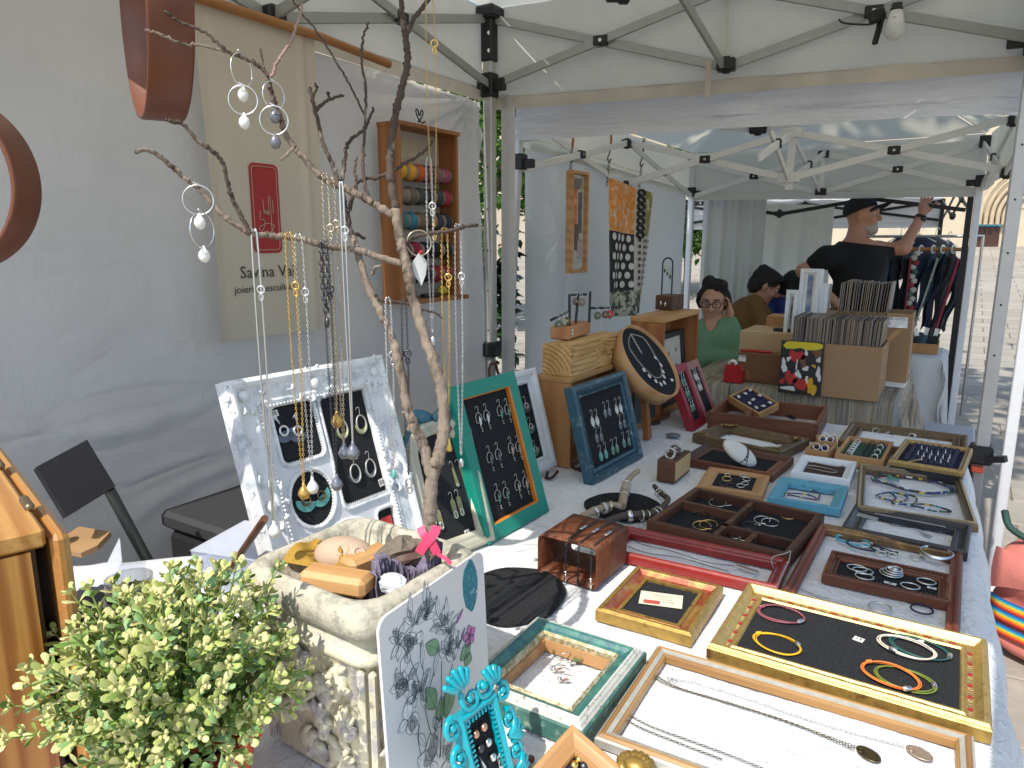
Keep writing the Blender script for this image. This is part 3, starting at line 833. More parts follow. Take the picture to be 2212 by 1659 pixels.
P3.w,P3.h=(pb[1]-pb[0]).length,h3
framed(P3,'brown_gilt_frame','brown and gilt wooden frame laid on lace with blue cord bracelets inside','display frame',.022,.020,P_ROUND,[BROWNGILT,REDWOOD,BROWNGILT,REDWOOD])
P2=flat([(1794,1186.4),(2059,1241.7),(2053,1298.6),(1777.5,1239.3)],.772)
f=framed(P2,'rope_frame','small brown frame with rope moulding and rings on black felt','display tray',.022,.021,P_SCOOP,[MAHOG,MAHY,MAHOG,MAHY],FELT(),.009)
rope(f,P2,.0075,.0195,.0034,.0075,MAHOG)
bracelet(P3,1843,1170,.037,.021,-.12,CORDS['sky'],'sky blue cord bracelet with silver ring in brown gilt frame',4,7,.1,z=.0015,knot_at=-.6)
bracelet(P3,1868,1182,.036,.020,-.1,CORDS['navy'],'grey navy cord bracelet in the brown gilt frame',3,8,0,z=.004,bead=False,knot_at=-.4)
bracelet(P3,1905,1190,.026,.012,-.3,CORDS['blackg'],'black cord bracelet beside the sky blue one',3,9,0,z=.002,bead=False,knot_at=.2)
def ringlet(P,px,py,R_,r,m,label,z,sy=1.0,tilt=0,a=0,gap=0.0,group='silver rings and hoops on felt',cat='ring',name='metal_ring'):
 mb=MB();mb.ring((0,0,0),R_,r,22,6,None,1,sy,gap,6.28318-gap if gap else 2*math.pi)
 return mb.obj(name,m,None,P.matp(px,py,z)@RZ(a)@RX(tilt),label=label,cat=cat,group=group)
for k,(px,py) in enumerate(((1868,1177),(1903,1195),(1930,1199))):
 ringlet(P3,px,py,.010,.0016,SILVER(),'silver link ring on the %s of the cord bracelets in brown frame'%('sky blue one','grey one','black one')[k],.006,.7,.3)
mb=MB();mb.lathe([(.030,0),(.032,.001),(.032,.017),(.030,.018),(.029,.017),(.029,.001),(.030,0)],40);mb.obj('silver_bangle',SILVER(),None,P3.matp(2022,1207,.001),label='wide polished silver bangle lying on lace beside rope frame',cat='bangle')
mb=MB();mb.ring((0,0,0),.011,.0012,18,5);mb.tube([(0,.011,0),(.006,.018,.002),(.012,.019,0)],.0012,5);mb.obj('bangle_clasp',SILVER(),None,P3.matp(1978,1205,.003),label='small silver ring clasp beside the wide bangle',cat='clasp')
for k,(px,py,R_,lb) in enumerate(((1851,1227,.0185,'upper left'),(1864,1233,.0185,'crossing the upper left one'),(1867,1245,.017,'lower left'),(1966,1266,.0165,'lower middle'),(2001,1256,.0165,'far right'))):
 ringlet(P2,px,py,R_,.0017,SILVER(),'silver bangle ring in rope frame, the one %s'%lb,.012,.85)
mb=MB()
for k in range(4):mb.ring((.002*k,.001*k,.0015+.003*k),.021-.003*k,.0017,22,5)
mb.sph((-.004,.002,.012),(.007,.005,.003),8,5);mb.sph((.006,-.002,.012),(.006,.005,.003),8,5)
mb.obj('ring_pile',SILVER(),None,P2.matp(1925,1239,.011),label='small coiled pile of silver rings in centre of rope frame',cat='rings')
tagp(P2,2013,1270,1,'35',.011,.016,.008,-.1,'in the rope frame')
tagp(P2,1923,1260,1,'28',.011,.022,.008,-.1,'behind the front rail of rope frame')
mb=MB();mb.ring((0,0,.002),.0185,.0019,24,6);mb.obj('silver_pendant_ring',SILVER(),None,P3.matp(1901,1314,.001),label='plain silver ring pendant on lace behind the gilt tray',cat='pendant')
mb=MB();mb.ring((0,0,.002),.0180,.0017,24,6);mb.obj('navy_pendant_ring',mat('navy_enamel',(.02,.025,.06),.3,.4),None,P3.matp(1991,1318,.001),label='dark navy ring pendant on lace behind the gilt tray',cat='pendant')
def onlace(pts,z=.754):return[oz(x,y,z) for x,y in pts]
mb=MB();mb.chain(smooth_path(onlace([(1713,1262),(1760,1285),(1820,1300),(1884,1310)]),6),.0032,.0005);mb.obj('fine_chain',SILVER(),label='fine silver chain leading to the silver ring pendant on lace',cat='necklace chain')
CORDB=mat('beige_cord',(.48,.42,.36),.7)
mb=MB();mb.tube(smooth_path([oz(1708,1190,.784),oz(1694,1196,.79),oz(1668,1205,.78),oz(1672,1230,.757),oz(1680,1245,.754),oz(1720,1268,.754),oz(1790,1295,.753)],6),.0011,5)
mb.tube(smooth_path([oz(1708,1190,.784),oz(1703,1215,.775),oz(1690,1228,.756),oz(1692,1240,.754),oz(1684,1262,.754)],6),.0011,5);mb.obj('cord_necklace',CORDB,label='beige cord necklace looped over the corner of the red frame',cat='necklace')
BLKF=mat('black_lacquer_frame',(.025,.025,.03),.42,0,.3,40,120,.3,.001,c2=(.12,.11,.11),thr=.70,c2s=60)
P4=flat([(1848,1084),(2103,1128),(2090,1190),(1818,1131)],.778)
f=framed(P4,'black_display','black wooden frame with silver braid moulding and dark pendant on lace','display frame',.034,.022,P_SCOOP,BLKF)
mb=MB()
n=60
for i in range(n):mb.sph((-(P4.w/2-.05)+(P4.w-.1)*i/n,P4.h/2-.033,.0155),(.0022,.003,.0018),5,4)
mb.obj('silver_braid',mat('dull_silver',(.35,.35,.34),.45,.7),f,kind='stuff')
mb=MB();mb.tube(smooth_path(onlace([(1885,1116),(1905,1124),(1930,1134),(1955,1138),(1978,1140)]),5),.0010,5);pn=mb.obj('leather_cord',BLACKM(),label='thin black cord with dark blade pendant inside black frame',cat='necklace')
mb=MB();q=oz(1985,1143,.755);mb.prism([(-.012,.003),(.012,-.004),(.013,.001),(-.004,.006)],0,.003,TR(q)@RZ(-.2));mb.obj('pendant',DSILVER(),pn)
for k,(px,py) in enumerate(((2027,1147),(2003,1157))):
 mb=MB();mb.sph((0,0,.001),(.012,.006,.0016),12,6);mb.ring((-.014,.001,.001),.0035,.0007,10,4);mb.obj('oval_pendant',mat('dull_silver',(.35,.35,.34),.45,.7),None,TR(oz(px,py,.752))@RZ(-.4),label='small oval silver pendant %s'%('nearest the right rail of black frame','half hidden by front rail of black frame')[k],cat='pendant',group='oval pendants')
mb=MB()
for k in range(3):mb.tube([P4.mat(-P4.w/2+.02+.0*k,-.0-.008*k,.029).translation,P4.mat(-P4.w/2+.065,-.002-.008*k,.026).translation],.0009,4)
mb.obj('thread_wrap',mat('thread_white',(.5,.5,.48),.8),label='pale thread wound round the corner of the black frame',cat='thread')
BRONZE=mat('bronze_frame_paint',(.17,.12,.07),.4,.45,.2,60,140,.2,.0008)
P5=flat([(1868,1003),(2086,1025),(2106,1132),(1835.5,1086)],.776)
f=framed(P5,'bronze_frame','bronze coloured frame with two loops of coloured bead necklace inside','display frame',.019,.022,P_ROUND,BRONZE)
mb=MB();mb.frame(P5.w,P5.h,[(.004,.0215),(.004,.0235),(.009,.0235),(.009,.0215)]);mb.obj('pale_edge',mat('pale_gold_edge',(.55,.45,.26),.35,.6),f)
BC=[mat('bead_'+k,c,.25,0,.2,coat=.5) for k,c in dict(blue=(.02,.03,.25),black=(.01,.01,.015),white=(.7,.7,.66),red=(.25,.02,.02),green=(.02,.12,.06),yellow=(.6,.45,.02),turq=(.05,.35,.40),brown=(.12,.05,.03)).items()]
def beadstring(name,label,loops,cat='necklace',seed=4,r=.0023,big=.1):
 q=random.Random(seed);mb=MB()
 for pts in loops:
  pts=smooth_path(pts,12);acc=0;last=pts[0];run=0
  for a,b in zip(pts,pts[1:]):
   d=(b-a).length;n=max(1,int(d/(r*1.55)))
   for i in range(n):
    c=a.lerp(b,i/n)
    if run<=0:mb.m=q.choice((0,0,0,1,1,1,1,2,3,4,4,5,6,7));run=q.randint(1,3)
    run-=1
    k=r*(1.7 if q.random()<big*.2 else 1)
    mb.sph(c,(k,k,k),6,4)
 return mb.obj(name,BC,label=label,cat=cat)
def ell(P,c,rx,ry,a,n=14,k=1.0,z=.0035,ox_=0,oy_=0):
 q=P.loc(*c,z);o=[]
 for i in range(n+1):
  b=6.2832*i/n
  x,y=rx*k*math.cos(b),ry*k*math.sin(b)
  o.append(P.M@V((q.x+ox_+x*math.cos(a)-y*math.sin(a),q.y+oy_+x*math.sin(a)+y*math.cos(a),z)))
 return o
def lp5(pts,z=.0035,dx=0,dy=0):return[P5.M@P5.loc(x+dx,y+dy,z) for x,y in pts+pts[:1]]
L1=[(1882,1031.5),(1912,1023.5),(1972,1029.5),(2022,1039.5),(2060,1055.5),(2054,1062.5),(2012,1066.5),(1962,1059.5),(1922,1046.5),(1892,1037.5)]
beadstring('bead_necklace','long multicoloured bead necklace coiled three times with turquoise pendant',[lp5(L1),lp5([(1971+(x-1971)*.93,1044+(y-1044)*.86) for x,y in L1],.004,2,1),lp5([(1971+(x-1971)*.96,1044+(y-1044)*.92) for x,y in L1],.008,-3,1)],r=.0029)
beadstring('bead_bracelet','small multicoloured bead loop below the long bead necklace',[lp5([(1893,1069.5),(1922,1063.5),(1954,1069.5),(1960,1077.5),(1946,1083.5),(1918,1079.5),(1898,1073.5)]),lp5([(1922,1063.5),(1972,1071.5),(1980,1081.5),(1968,1089.5),(1928,1086.5),(1935,1075)],.005)],'bracelet',5,.0028)
beadstring('bead_bracelet','multicoloured bead loop at the lower right of bronze frame',[lp5([(1952,1089.5),(2002,1089.5),(2042,1099.5),(2052,1105.5),(2016,1103.5),(1982,1094.5)])],'bracelet',6,.0028)
TURQ=mat('turquoise_stone',(.10,.24,.20),.5,0,.3,40)
mb=MB();mb.prism([(-.014,-.016),(-.004,-.010),(.016,-.014),(.012,-.004),(.002,.004),(-.006,.022),(-.012,.016)],0,.007);mb.obj('stone_pendant',TURQ,None,P5.matp(1928,1036,.006),label='rough turquoise stone pendant on the long bead necklace',cat='pendant')
P6=flat([(1952,947.5),(2100,965.5),(2086,1019.5),(1922,989.5)],.800)
f=framed(P6,'ring_display','gilt edged tray of navy velvet rolls holding silver rings','display tray',.018,.018,P_ROUND,mat('gilt_brown_edge',(.34,.22,.08),.4,.55,.3,50,120,.3),BLUEFELT(),.006,off=.030)
mb=MB();mb.box((0,0,.0155),(P6.w-.01,P6.h-.01,.029));mb.obj('under_tray_shade',BLACKM(),f)  # black block stands in for the shaded gap under the raised tray
NV=mat('navy_velvet',(.022,.024,.055),1,0,.3,300,200,.6)
n=8;wi=P6.w-.06
for i in range(n):
 x=-wi/2+wi*(i+.5)/n
 mb=MB();mb.tube([(x,-(P6.h/2-.03),.040),(x,P6.h/2-.03,.040)],wi/n*.5,10,flat=.9);mb.obj('velvet_roll',NV,f)
for k,(i,s_) in enumerate(((1,.7),(1,.35),(2,.6),(2,.3),(2,.1),(3,.45),(3,.25),(4,.5),(4,.2),(5,.65),(5,.35),(5,.1),(6,.4),(6,.2))):
 x=-wi/2+wi*(i+.98)/n
 mb=MB();mb.ring((0,0,0),.0095,.0013,16,5);mb.obj('finger_ring',SILVER(),None,P6.mat(x,(s_-.5)*(P6.h-.07),.048)@RY(math.pi/2)@RZ(.2*k),label='silver finger ring in the %s gap of the navy tray, %s'%(('','second','third','fourth','fifth','sixth','seventh')[i],'at the back' if s_>.55 else('in the middle' if s_>.28 else 'at the front') if s_!=.25 else 'just before the middle'),cat='ring',group='rings in the navy velvet tray')
mb=MB();mb.tube([oz(1920,1008,.770),oz(1955,1000,.79),oz(1990,992,.801)],[.003,.004,.002],6);mb.obj('gilt_stick',mat('gilt_stick_wood',(.45,.27,.08),.5),label='thin yellow stick leaning on front edge of the navy ring tray',cat='stick')
P7=flat([(1838,904.5),(2090,940),(2089,961),(1814,951.5)],.772)
P7=flat([(1838,906),(2090,942),(2092,983),(1812,952)],.776)
f=framed(P7,'dark_carved_frame','long dark carved frame with rings on white paper at far end of table','display frame',.044,.024,P_SCOOP,[ANTIQUE,ANTIQUE])
beads(f,[(s_*(P7.w/2-.026),-P7.h/2+.03+i*.012,.020) for s_ in(-1,1) for i in range(int((P7.h-.05)/.012))],.005,ANTIQUE,'carved_end')
mb=MB();mb.box((0,0,.0015),(P7.w-.085,P7.h-.085,.002));mb.obj('paper',mat('white_paper',(.78,.78,.77),.8),f)
for k,(px,py,c) in enumerate(((2010-1000+1000-0,929,'green'),(1921,938,'black'),(1969,941,'white'))):
 px=(1891,1919,1969)[k];py=(931,939,942)[k]
 t=thing('stone_ring','silver ring with round %s stone in the dark carved frame'%c,'ring',P7.matp(px,py,.012),'stone rings in dark carved frame')
 mb=MB();mb.ring((0,0,0),.009,.0013,16,5,RX(1.3));mb.obj('band',SILVER(),t)
 mb=MB();mb.sph((.004,0,.010),(.0075,.0075,.003),10,6,RY(.7));mb.obj('stone',mat('ring_stone_'+c,{'green':(.10,.11,.06),'black':(.015,.015,.015),'white':(.6,.6,.55)}[c],.3),t)
for k,px in enumerate((1985,2015)):
 ringlet(P7,px,952,.016,.0011,SILVER(),'thin silver hoop at the front of dark carved frame, %s one'%('left','right')[k],.004,.6)
P8=flat([(1830,939.5),(1927,951.5),(1914,994.5),(1808,977.5)],.788)
f=framed(P8,'green_velvet_tray','oak tray lined with green velvet and rows of slim rings','display tray',.010,.034,P_FLAT,[OAK,OAKY,OAK,OAKY],mat('green_velvet',(.02,.07,.035),1,0,.25,300,250,.6),.022)
for k,(x,c) in enumerate(((-.25,'silver'),(.08,'black'),(.28,'mixed'))):
 for j in range(6):
  y=-.35+.13*j
  mb=MB();mb.ring((0,0,0),.0085,.0016,14,5);mb.obj('finger_ring',(SILVER(),BLACKM(),(SILVER(),BLACKM())[j%2])[k],None,P8.mat(x*P8.w,y*P8.h,.030)@RX(1.35)@RZ(.3*j),label='slim ring in the %s row of the green velvet tray, %s'%(('left silver','middle black','right mixed')[k],('nearest the front','second from front','third from front','third from back','second from back','at the back')[j]),cat='ring',group='rings in green velvet tray, %s row'%('left','middle','right')[k])
tagp(P8,1834,946,1,'20',.024,.014,.010,0,'in the corner of green velvet tray')
for k,cs in enumerate(([(1769,937.5),(1811,941.5),(1803,953),(1760,950)],[(1754,951.5),(1801,958.5),(1794,976.5),(1746,967.5)])):
 Pk=flat(cs,.790)
 f=framed(Pk,'ring_box','small light wooden ring box with navy lining, the %s of two'%('back one','front one with a knob')[k],'ring box',.006,.036,P_FLAT,[OAK,OAKY,OAK,OAKY],BLUEFELT(),.026)
 if k:mb=MB();mb.sph((0,-Pk.h/2-.004,.012),.006,10,6);mb.obj('knob',mat('steel_knob',(.4,.38,.34),.35,.8),f)
 for j in range(2):
  mb=MB();mb.ring((0,0,0),.010,.0022,18,6);mb.obj('finger_ring',SILVER(),None,Pk.mat((-.2+.38*j)*Pk.w,0,.034)@RX(1.3)@RZ(.4*j),label='silver ring on the %s side of the %s small ring box'%(('left','right')[j],('back','front')[k]),cat='ring',group='rings in small ring boxes')
P10=flat([(1730.6,980),(1853,997),(1834.5,1035.4),(1709.5,1017)],.782)
framed(P10,'white_box_frame','white box frame lined with brown felt and two wire hoops','display tray',.025,.030,P_BEV,WHITEP,mat('brown_felt',(.06,.032,.026),1,0,.3,300,250,.6),.016)
for k,(px,py,a) in enumerate(((1788,1002,-.1),(1775,1014,-.2))):
 mb=MB();mb.tube(smooth_path([(-.045,.012,0),(-.02,.018,.001),(.02,.016,.001),(.042,.004,.001),(.03,-.010,0),(-.01,-.012,0),(-.04,-.008,0)],5),.0014,5);mb.obj('wire_hoop',mat('champagne_wire',(.5,.44,.36),.3,.8),None,P10.matp(px,py,.0185,a),label='bent wire hoop on brown felt, the %s one'%('back','front')[k],cat='earring',group='wire hoops in white box frame')
BLUEP=mat('sky_blue_paint',(.10,.33,.43),.5,0,.12,30,90,.3,.0008,c2=(.05,.19,.27),thr=.66,c2s=40)
P11=flat([(1690.4,1027),(1834.5,1048),(1814.4,1097),(1655,1069)],.776)
framed(P11,'blue_display','sky blue painted frame with bead bracelet and flat brown stone','display frame',.027,.022,P_BEV,BLUEP)
beadstring('bead_bracelet','blue bead bracelet lying inside the sky blue frame',[[P11.M@(P11.loc(*p,.003)) for p in((1688,1068),(1710,1070),(1745,1077),(1765,1078),(1770,1066),(1750,1058),(1730,1053))],[P11.M@(P11.loc(*p,.003)) for p in((1690,1066),(1720,1066),(1750,1070),(1775,1081))]],'bracelet',8,.0022)
mb=MB();mb.sph((0,0,.004),(.014,.010,.004),14,7);mb.obj('flat_stone',mat('brown_stone',(.09,.05,.05),.5),None,P11.matp(1765,1054,.002),label='flat dark brown stone with price tag in sky blue frame',cat='stone')
tagp(P11,1767,1051,1,'25',.0105,.011,.009,.3,'on the flat brown stone')
P12=flat([(1540,1007),(1669,1026),(1643.5,1067),(1496,1049)],.769)
framed(P12,'oak_frame','light oak frame with small hoop earrings on black felt','display tray',.034,.017,P_BEV,[OAK,OAKY,OAK,OAKY],FELT(),.012)
for k,(px,py,m_,R_) in enumerate(((1570,1034,GOLD(),.0125),(1613,1035,SILVER(),.010),(1563,1044,DSILVER(),.012),(1600,1049,SILVER(),.010),(1578,1048,DSILVER(),.012),(1610,1044,SILVER(),.009),(1605,1027,SILVER(),.009),(1572,1026,SILVER(),.008))):
 ringlet(P12,px,py,R_,.0013,m_,'%s hoop earring in light oak frame, %s'%(('gold','silver','dark','silver','dark','silver','silver','silver')[k],('at left','at right middle','at front left','at front centre','at front centre left','at front right','at back right','at back left')[k]),.014,.8,.35,0,.25,'hoops in light oak frame','earring','hoop_earring')
P13=flat([(1518,950.5),(1709,985),(1678,1022),(1480,988)],.778)
framed(P13,'walnut_frame','dark walnut frame with black felt and a white pebble wearing bracelets','display tray',.034,.024,P_SCOOP,[MAHOG,MAHY,WALNUT,WALY],FELT(),.011)
mb=MB();mb.sph((0,0,0),(.062,.035,.019),24,16)
pa,pb2=oz(1624,996,.772),oz(1572,962,.822);xx=(pb2-pa).normalized();nn=(V((0,0,1))-FW*.8);yy=nn.cross(xx).normalized();zz=xx.cross(yy)
M_=Matrix((xx,yy,zz)).transposed().to_4x4();M_.translation=(pa+pb2)/2
pb_=mb.obj('white_pebble',mat('white_stone',(.66,.63,.55),.7,0,.05,15),None,M_,label='smooth white pebble tilted up on walnut frame holding two bracelets',cat='pebble')
for k,x in enumerate((-.004,-.026)):
 pts=[(x+.010*math.sin(b)*(1 if k else-1),.0355*math.sqrt(1-(x/.062)**2)*math.cos(b),.0195*math.sqrt(1-(x/.062)**2)*math.sin(b)) for b in[i*6.2832/30 for i in range(30)]]
 mb=MB();mb.tube(pts,.0012,5,True);mb.chain([V(p)*1.02 for p in pts[3:12]],.006,.001);mb.obj('chain_bracelet',DSILVER(),None,M_,label='dark chain bracelet round the white pebble, %s one'%('upper','lower')[k],cat='bracelet',group='bracelets on the white pebble')
P14=flat([(1551,912),(1731,939.5),(1705,983.5),(1511,934)],.782)
f=framed(P14,'antique_frame','ornate antique bronze frame with gilded corners and thin bead necklace','display frame',.046,.030,P_SCOOP,ANTIQUE)
mb=MB();mb.box((0,0,.0015),(P14.w-.09,P14.h-.09,.002));mb.obj('paper',mat('white_paper',(.78,.78,.77),.8),f)
for sx in(-1,1):
 for sy in(-1,1):
  mb=MB();q=random.Random(sx*3+sy)
  for i in range(9):
   a_=i/8*1.57;mb.sph((sx*(P14.w/2-.010-.045*math.sin(a_)*q.uniform(.6,1)),sy*(P14.h/2-.010-.03*math.cos(a_)*q.uniform(.6,1)),.029),(.007,.0055,.004),7,5,wob=.12)
  mb.obj('gilt_corner',mat('dull_gilt',(.34,.21,.06),.4,.6,.3,60,140,.4,.001,c2=(.10,.07,.035),thr=.52,c2s=70),f)
beadstring('bead_necklace','thin dark red bead necklace crossing the antique frame',[[P14.M@P14.loc(*p,.004) for p in((1570,940),(1600,938),(1635,944),(1665,955),(1685,962))],[P14.M@P14.loc(*p,.004) for p in((1565,930),(1590,935),(1630,946),(1640,950))]],'necklace',12,.0018)
q0,q1,q2,q3=oz(1564,856,.815),oz(1797.6,874.6,.815),oz(1758.5,917.5,.815),oz(1527.5,886,.815)
P15=flat([(1575,858),(1797.6,876),(1758.5,918),(1527.5,886)],.815)
t=thing('drawer_box','open mahogany drawer with dovetail corners and hair clips inside','drawer',P15.M,'display frames and trays on the jewellery table')
w,h,H_=P15.w,P15.h,.062
for nm,c,d,m_ in(('front_panel',(0,-h/2+.006,H_/2),(w,.012,H_),MAHOG),('back_panel',(0,h/2-.006,H_/2),(w,.012,H_),MAHOG),('side_panel',(-w/2+.006,0,H_/2),(.012,h-.024,H_),MAHY),('side_panel',(w/2-.006,0,H_/2),(.012,h-.024,H_),MAHY),('divider',(-w*.16,0,H_*.45),(.010,h-.026,H_*.9),MAHY),('bottom_board',(0,0,.004),(w-.026,h-.026,.006),mat('pale_felt',(.40,.38,.33),.95,0,.08,200))):
 mb=MB();mb.box(c,d);mb.obj(nm,m_,t)
for sx in(-1,1):
 for j in range(4):
  mb=MB();mb.box((sx*(w/2-.006),-h/2+.0,.008+.015*j),(.0125,.0015,.008));mb.obj('dovetail',mat('end_grain',(.07,.025,.012),.6),t)
for k,(px,py,a) in enumerate(((1660,888,-1.0),(1712,893,-.5),(1705,902,-.7),(1722,896,-.45))):
 mb=MB();mb.box((0,0,.005),(.075,.013,.006),None,.002);mb.box((0,.004,.009),(.06,.006,.003));z=.035 if k==0 else.008
 mb.obj('hair_clip',mat('dark_enamel',(.02,.028,.045),.35,.2),None,TR(P15.M@P15.loc(px,py,z))@RZ(a-.2)@RY(.3 if k==0 else 0),label='dark enamel hair clip %s'%('leaning on the drawer divider','at back of the drawer','at front of the drawer','across the back clip in the drawer')[k],cat='hair clip',group='hair clips in the drawer')
c=P15.M@P15.loc(1628,866,.075)
Px=Panel(c,(P15.e+V((0,0,-.12))).normalized(),V((0,0,1)))
e_=(RZ(-.50)@P15.e).normalized()+V((0,0,-.28));e_.normalize();u_=V((-e_.y,e_.x,.30));u_=(u_-e_*u_.dot(e_)).normalized()
Px=Panel(c,e_,u_);Px.w,Px.h=.150,.105
framed(Px,'earring_box','small light wooden box of ear studs tilted in the drawer','display box',.006,.030,P_FLAT,OAK,BLUEFELT(),.024,off=-.024)
q=random.Random(5)
for i in range(9):
 mb=MB();mb.sph((0,0,.005),(.010,.007,.005),8,5,wob=.18);mb.obj('ear_stud',mat('shell_silver',(.62,.60,.55),.35,.5,.15),None,Px.mat(-.05+.05*(i%3)+q.uniform(-.008,.008),-.032+.032*(i//3)+q.uniform(-.005,.005),.002,q.uniform(0,3)),label='pale shell shaped ear stud in the tilted box, %s row, %s'%(('lower','middle','upper')[i//3],('left','centre','right')[i%3]),cat='ear stud',group='ear studs in the tilted box')
P16=flat([(1488,1047),(1777.5,1111),(1712,1199),(1412,1130)],.782)
f=framed(P16,'partition_tray','large dark walnut tray divided in five compartments with hoop earrings','display tray',.016,.030,P_FLAT,[WALNUT,WALY,WALNUT,WALY],FELT(),.008)
for(x0,y0,x1,y1) in((-.02,-.5,-.02,.5),(-.5,.12,-.02,.12),(-.02,-.22,.5,-.22),(.22,-.5,.22,-.22)):
 mb=MB();w,h=P16.w-.03,P16.h-.03
 mb.box(((x0+x1)/2*w,(y0+y1)/2*h,.018),(abs(x1-x0)*w+.012,abs(y1-y0)*h+.012,.021+.001*abs(x0)),None,0);mb.obj('divider',WALNUT,f)
for k,(px,py,R_,m_,lb) in enumerate(((1550,1086,.022,SILVER(),'silver, back left'),(1568,1083,.024,SILVER(),'silver, back left beside its twin'),(1513,1115,.025,DSILVER(),'dark, front left'),(1528,1109,.025,DSILVER(),'dark, front left beside its twin'),(1516,1135,.022,GOLD(),'gold, front left'),(1530,1133,.023,GOLD(),'gold, front left beside its twin'),(1650,1094,.018,DSILVER(),'dark, large compartment back'),(1654,1099,.018,DSILVER(),'dark, large compartment below its twin'),(1646,1123,.020,SILVER(),'silver, large compartment centre'),(1664,1128,.020,SILVER(),'silver, large compartment beside its twin'),(1703,1114,.018,GOLD(),'gold, large compartment right'),(1716,1111,.018,GOLD(),'gold, large compartment beside its twin'),(1621,1134,.017,DSILVER(),'dark, at divider'),(1607,1162,.013,SILVER(),'silver, small middle compartment'),(1590,1159,.011,SILVER(),'silver, small middle compartment left'),(1612,1150,.017,DSILVER(),'dark, small middle compartment'))):
 ringlet(P16,px,py,R_,.0014,m_,'hoop earring in walnut tray: %s'%lb,.010,.85,.22,-.3*(k%3),.35,'hoops in walnut tray','earring','hoop_earring')
tagp(P16,1637,1133,1,'30',.010,.012,.008,-.2,'in the large compartment of walnut tray')
REDP=mat('red_lacquer',(.24,.014,.010),.35,0,.2,30,80,.2,.0008,c2=(.36,.04,.02),thr=.62,c2s=20,coat=.3)
P17=flat([(1348,1130),(1712,1207),(1678,1266),(1296,1184)],.774)
framed(P17,'red_lacquer_tray','red lacquered frame on lace with fine dark necklaces inside','display frame',.026,.022,P_ROUND,REDP)
mb=MB();mb.chain(smooth_path(onlace([(1353,1155),(1385,1175),(1450,1190),(1520,1213),(1588,1223)]),6),.0034,.0006);nk=mb.obj('dark_chain_necklace',DSILVER(),label='dark chain necklace with silver bar pendant inside red frame',cat='necklace')
mb=MB();mb.box((0,0,.0015),(.048,.013,.0016),TR(oz(1614,1230,.7525))@RZ(-.26),.0008);mb.obj('bar_pendant',SILVER(),nk)
mb=MB();mb.chain(smooth_path(onlace([(1356,1180),(1400,1195),(1470,1205),(1540,1225),(1570,1233)]),6),.0034,.0006);nk=mb.obj('dark_chain_necklace',DSILVER(),label='dark chain necklace with tiny clear stone inside red frame',cat='necklace')
mb=MB();mb.sph(oz(1574,1235,.755),.004,8,5);mb.obj('stone',mat('clear_stone',(.6,.6,.6),.1,.3),nk)
REDGILT=mat('red_gilt',(.30,.06,.03),.4,.35,.3,40,120,.3,.001,c2=(.36,.22,.06),thr=.54,c2s=26,soft=.08)
P18=flat([(1385,1221.6),(1567,1266),(1484.5,1366),(1281,1311)],.777)
f=framed(P18,'red_gilt_frame','red and gilt frame with cream business card on dark felt','display tray',.033,.025,P_SCOOP,REDGILT,FELT(),.0135)
mb=MB();mb.frame(P18.w,P18.h,[(.001,-.001),(-.002,.002),(-.002,.0215),(.003,.0255),(.0085,.0255),(.0085,.014)]);mb.obj('gilt_edge',GILT,f)
mb=MB();mb.frame(P18.w,P18.h,[(.027,.0),(.027,.0172),(.0335,.0172),(.0335,.0)]);mb.obj('gilt_lip',GILT,f)
ca=P18.dirp((1378,1317),(1460,1328),.017)
t=thing('business_card','cream business card with red stamp lying upside down on dark felt','card',P18.matp(1428,1295,.0150,ca),None)
mb=MB();mb.box((0,0,0),(.078,.050,.0008));mb.obj('card',mat('cream_card',(.70,.64,.48),.8),t)
GREYINK=mat('grey_ink',(.20,.19,.17),.8)
for s_,sz,y,x in(('Savina Vall',.0085,.012,.006),('joieria i escultura',.0042,.003,.006),('t. 650 000 000',.003,-.006,.012),('taller i botiga',.003,-.011,.012),('www',.003,-.016,.020)):
 if s_[0]in 'Sj':text(s_,sz,t,TR(-x+.012,-y+.002,.0006)@RZ(math.pi),GREYINK)
 else:
  mb=MB()
  for k in range(5):mb.box((-x+.02-.006*k,-y+.001,.0006),(.0045,.0012,.0002))
  mb.obj('print_line',GREYINK,t,kind='stuff')
STAMP=mat('red_stamp',(.46,.07,.05),.8,0,.2,300,c2=(.62,.35,.25),thr=.62,c2s=300)
mb=MB();mb.prism(rrect(.030,.013,.002),0,.0003,TR(-.016,-.015,.0005));mb.obj('stamp',STAMP,t)
TEALA=mat('mottled_teal',(.055,.20,.155),.42,0,.35,60,90,.35,.0012,c2=(.02,.10,.13),thr=.53,c2s=70,soft=.1,coat=.25)
WEDGE=mat('worn_white_moulding',(.60,.59,.52),.5,0,.12,60,120,.3,.001,c2=(.16,.17,.11),thr=.60,c2s=120)
a_,b_,c_=oz(1158,1314,.797),oz(1398,1387,.797),oz(1241,1553,.797)
e=(b_-a_).normalized();u=V((-e.y,e.x,0));hh=(b_-c_).dot(u)
P19=Panel((a_+b_)/2-u*hh/2,e,u);P19.p.z=.7515;P19.M.translation=P19.p;P19.w,P19.h=(b_-a_).length,hh
f=framed(P19,'teal_antique_frame','thick mottled teal frame with worn white edges and leaf earrings inside','display frame',.041,.040,lambda w,t:[(.012,0),(.012,t*.9),(.016,t*.96),(w*.5,t*.93),(w*.62,t*.80),(w*.8,t*.72),(w*.8,0)],TEALA)
mb=MB()
for k,(d0,d1,z0) in enumerate(((-.002,.0,.028),(0,.006,.040),(.006,.013,.0455))):
 pass
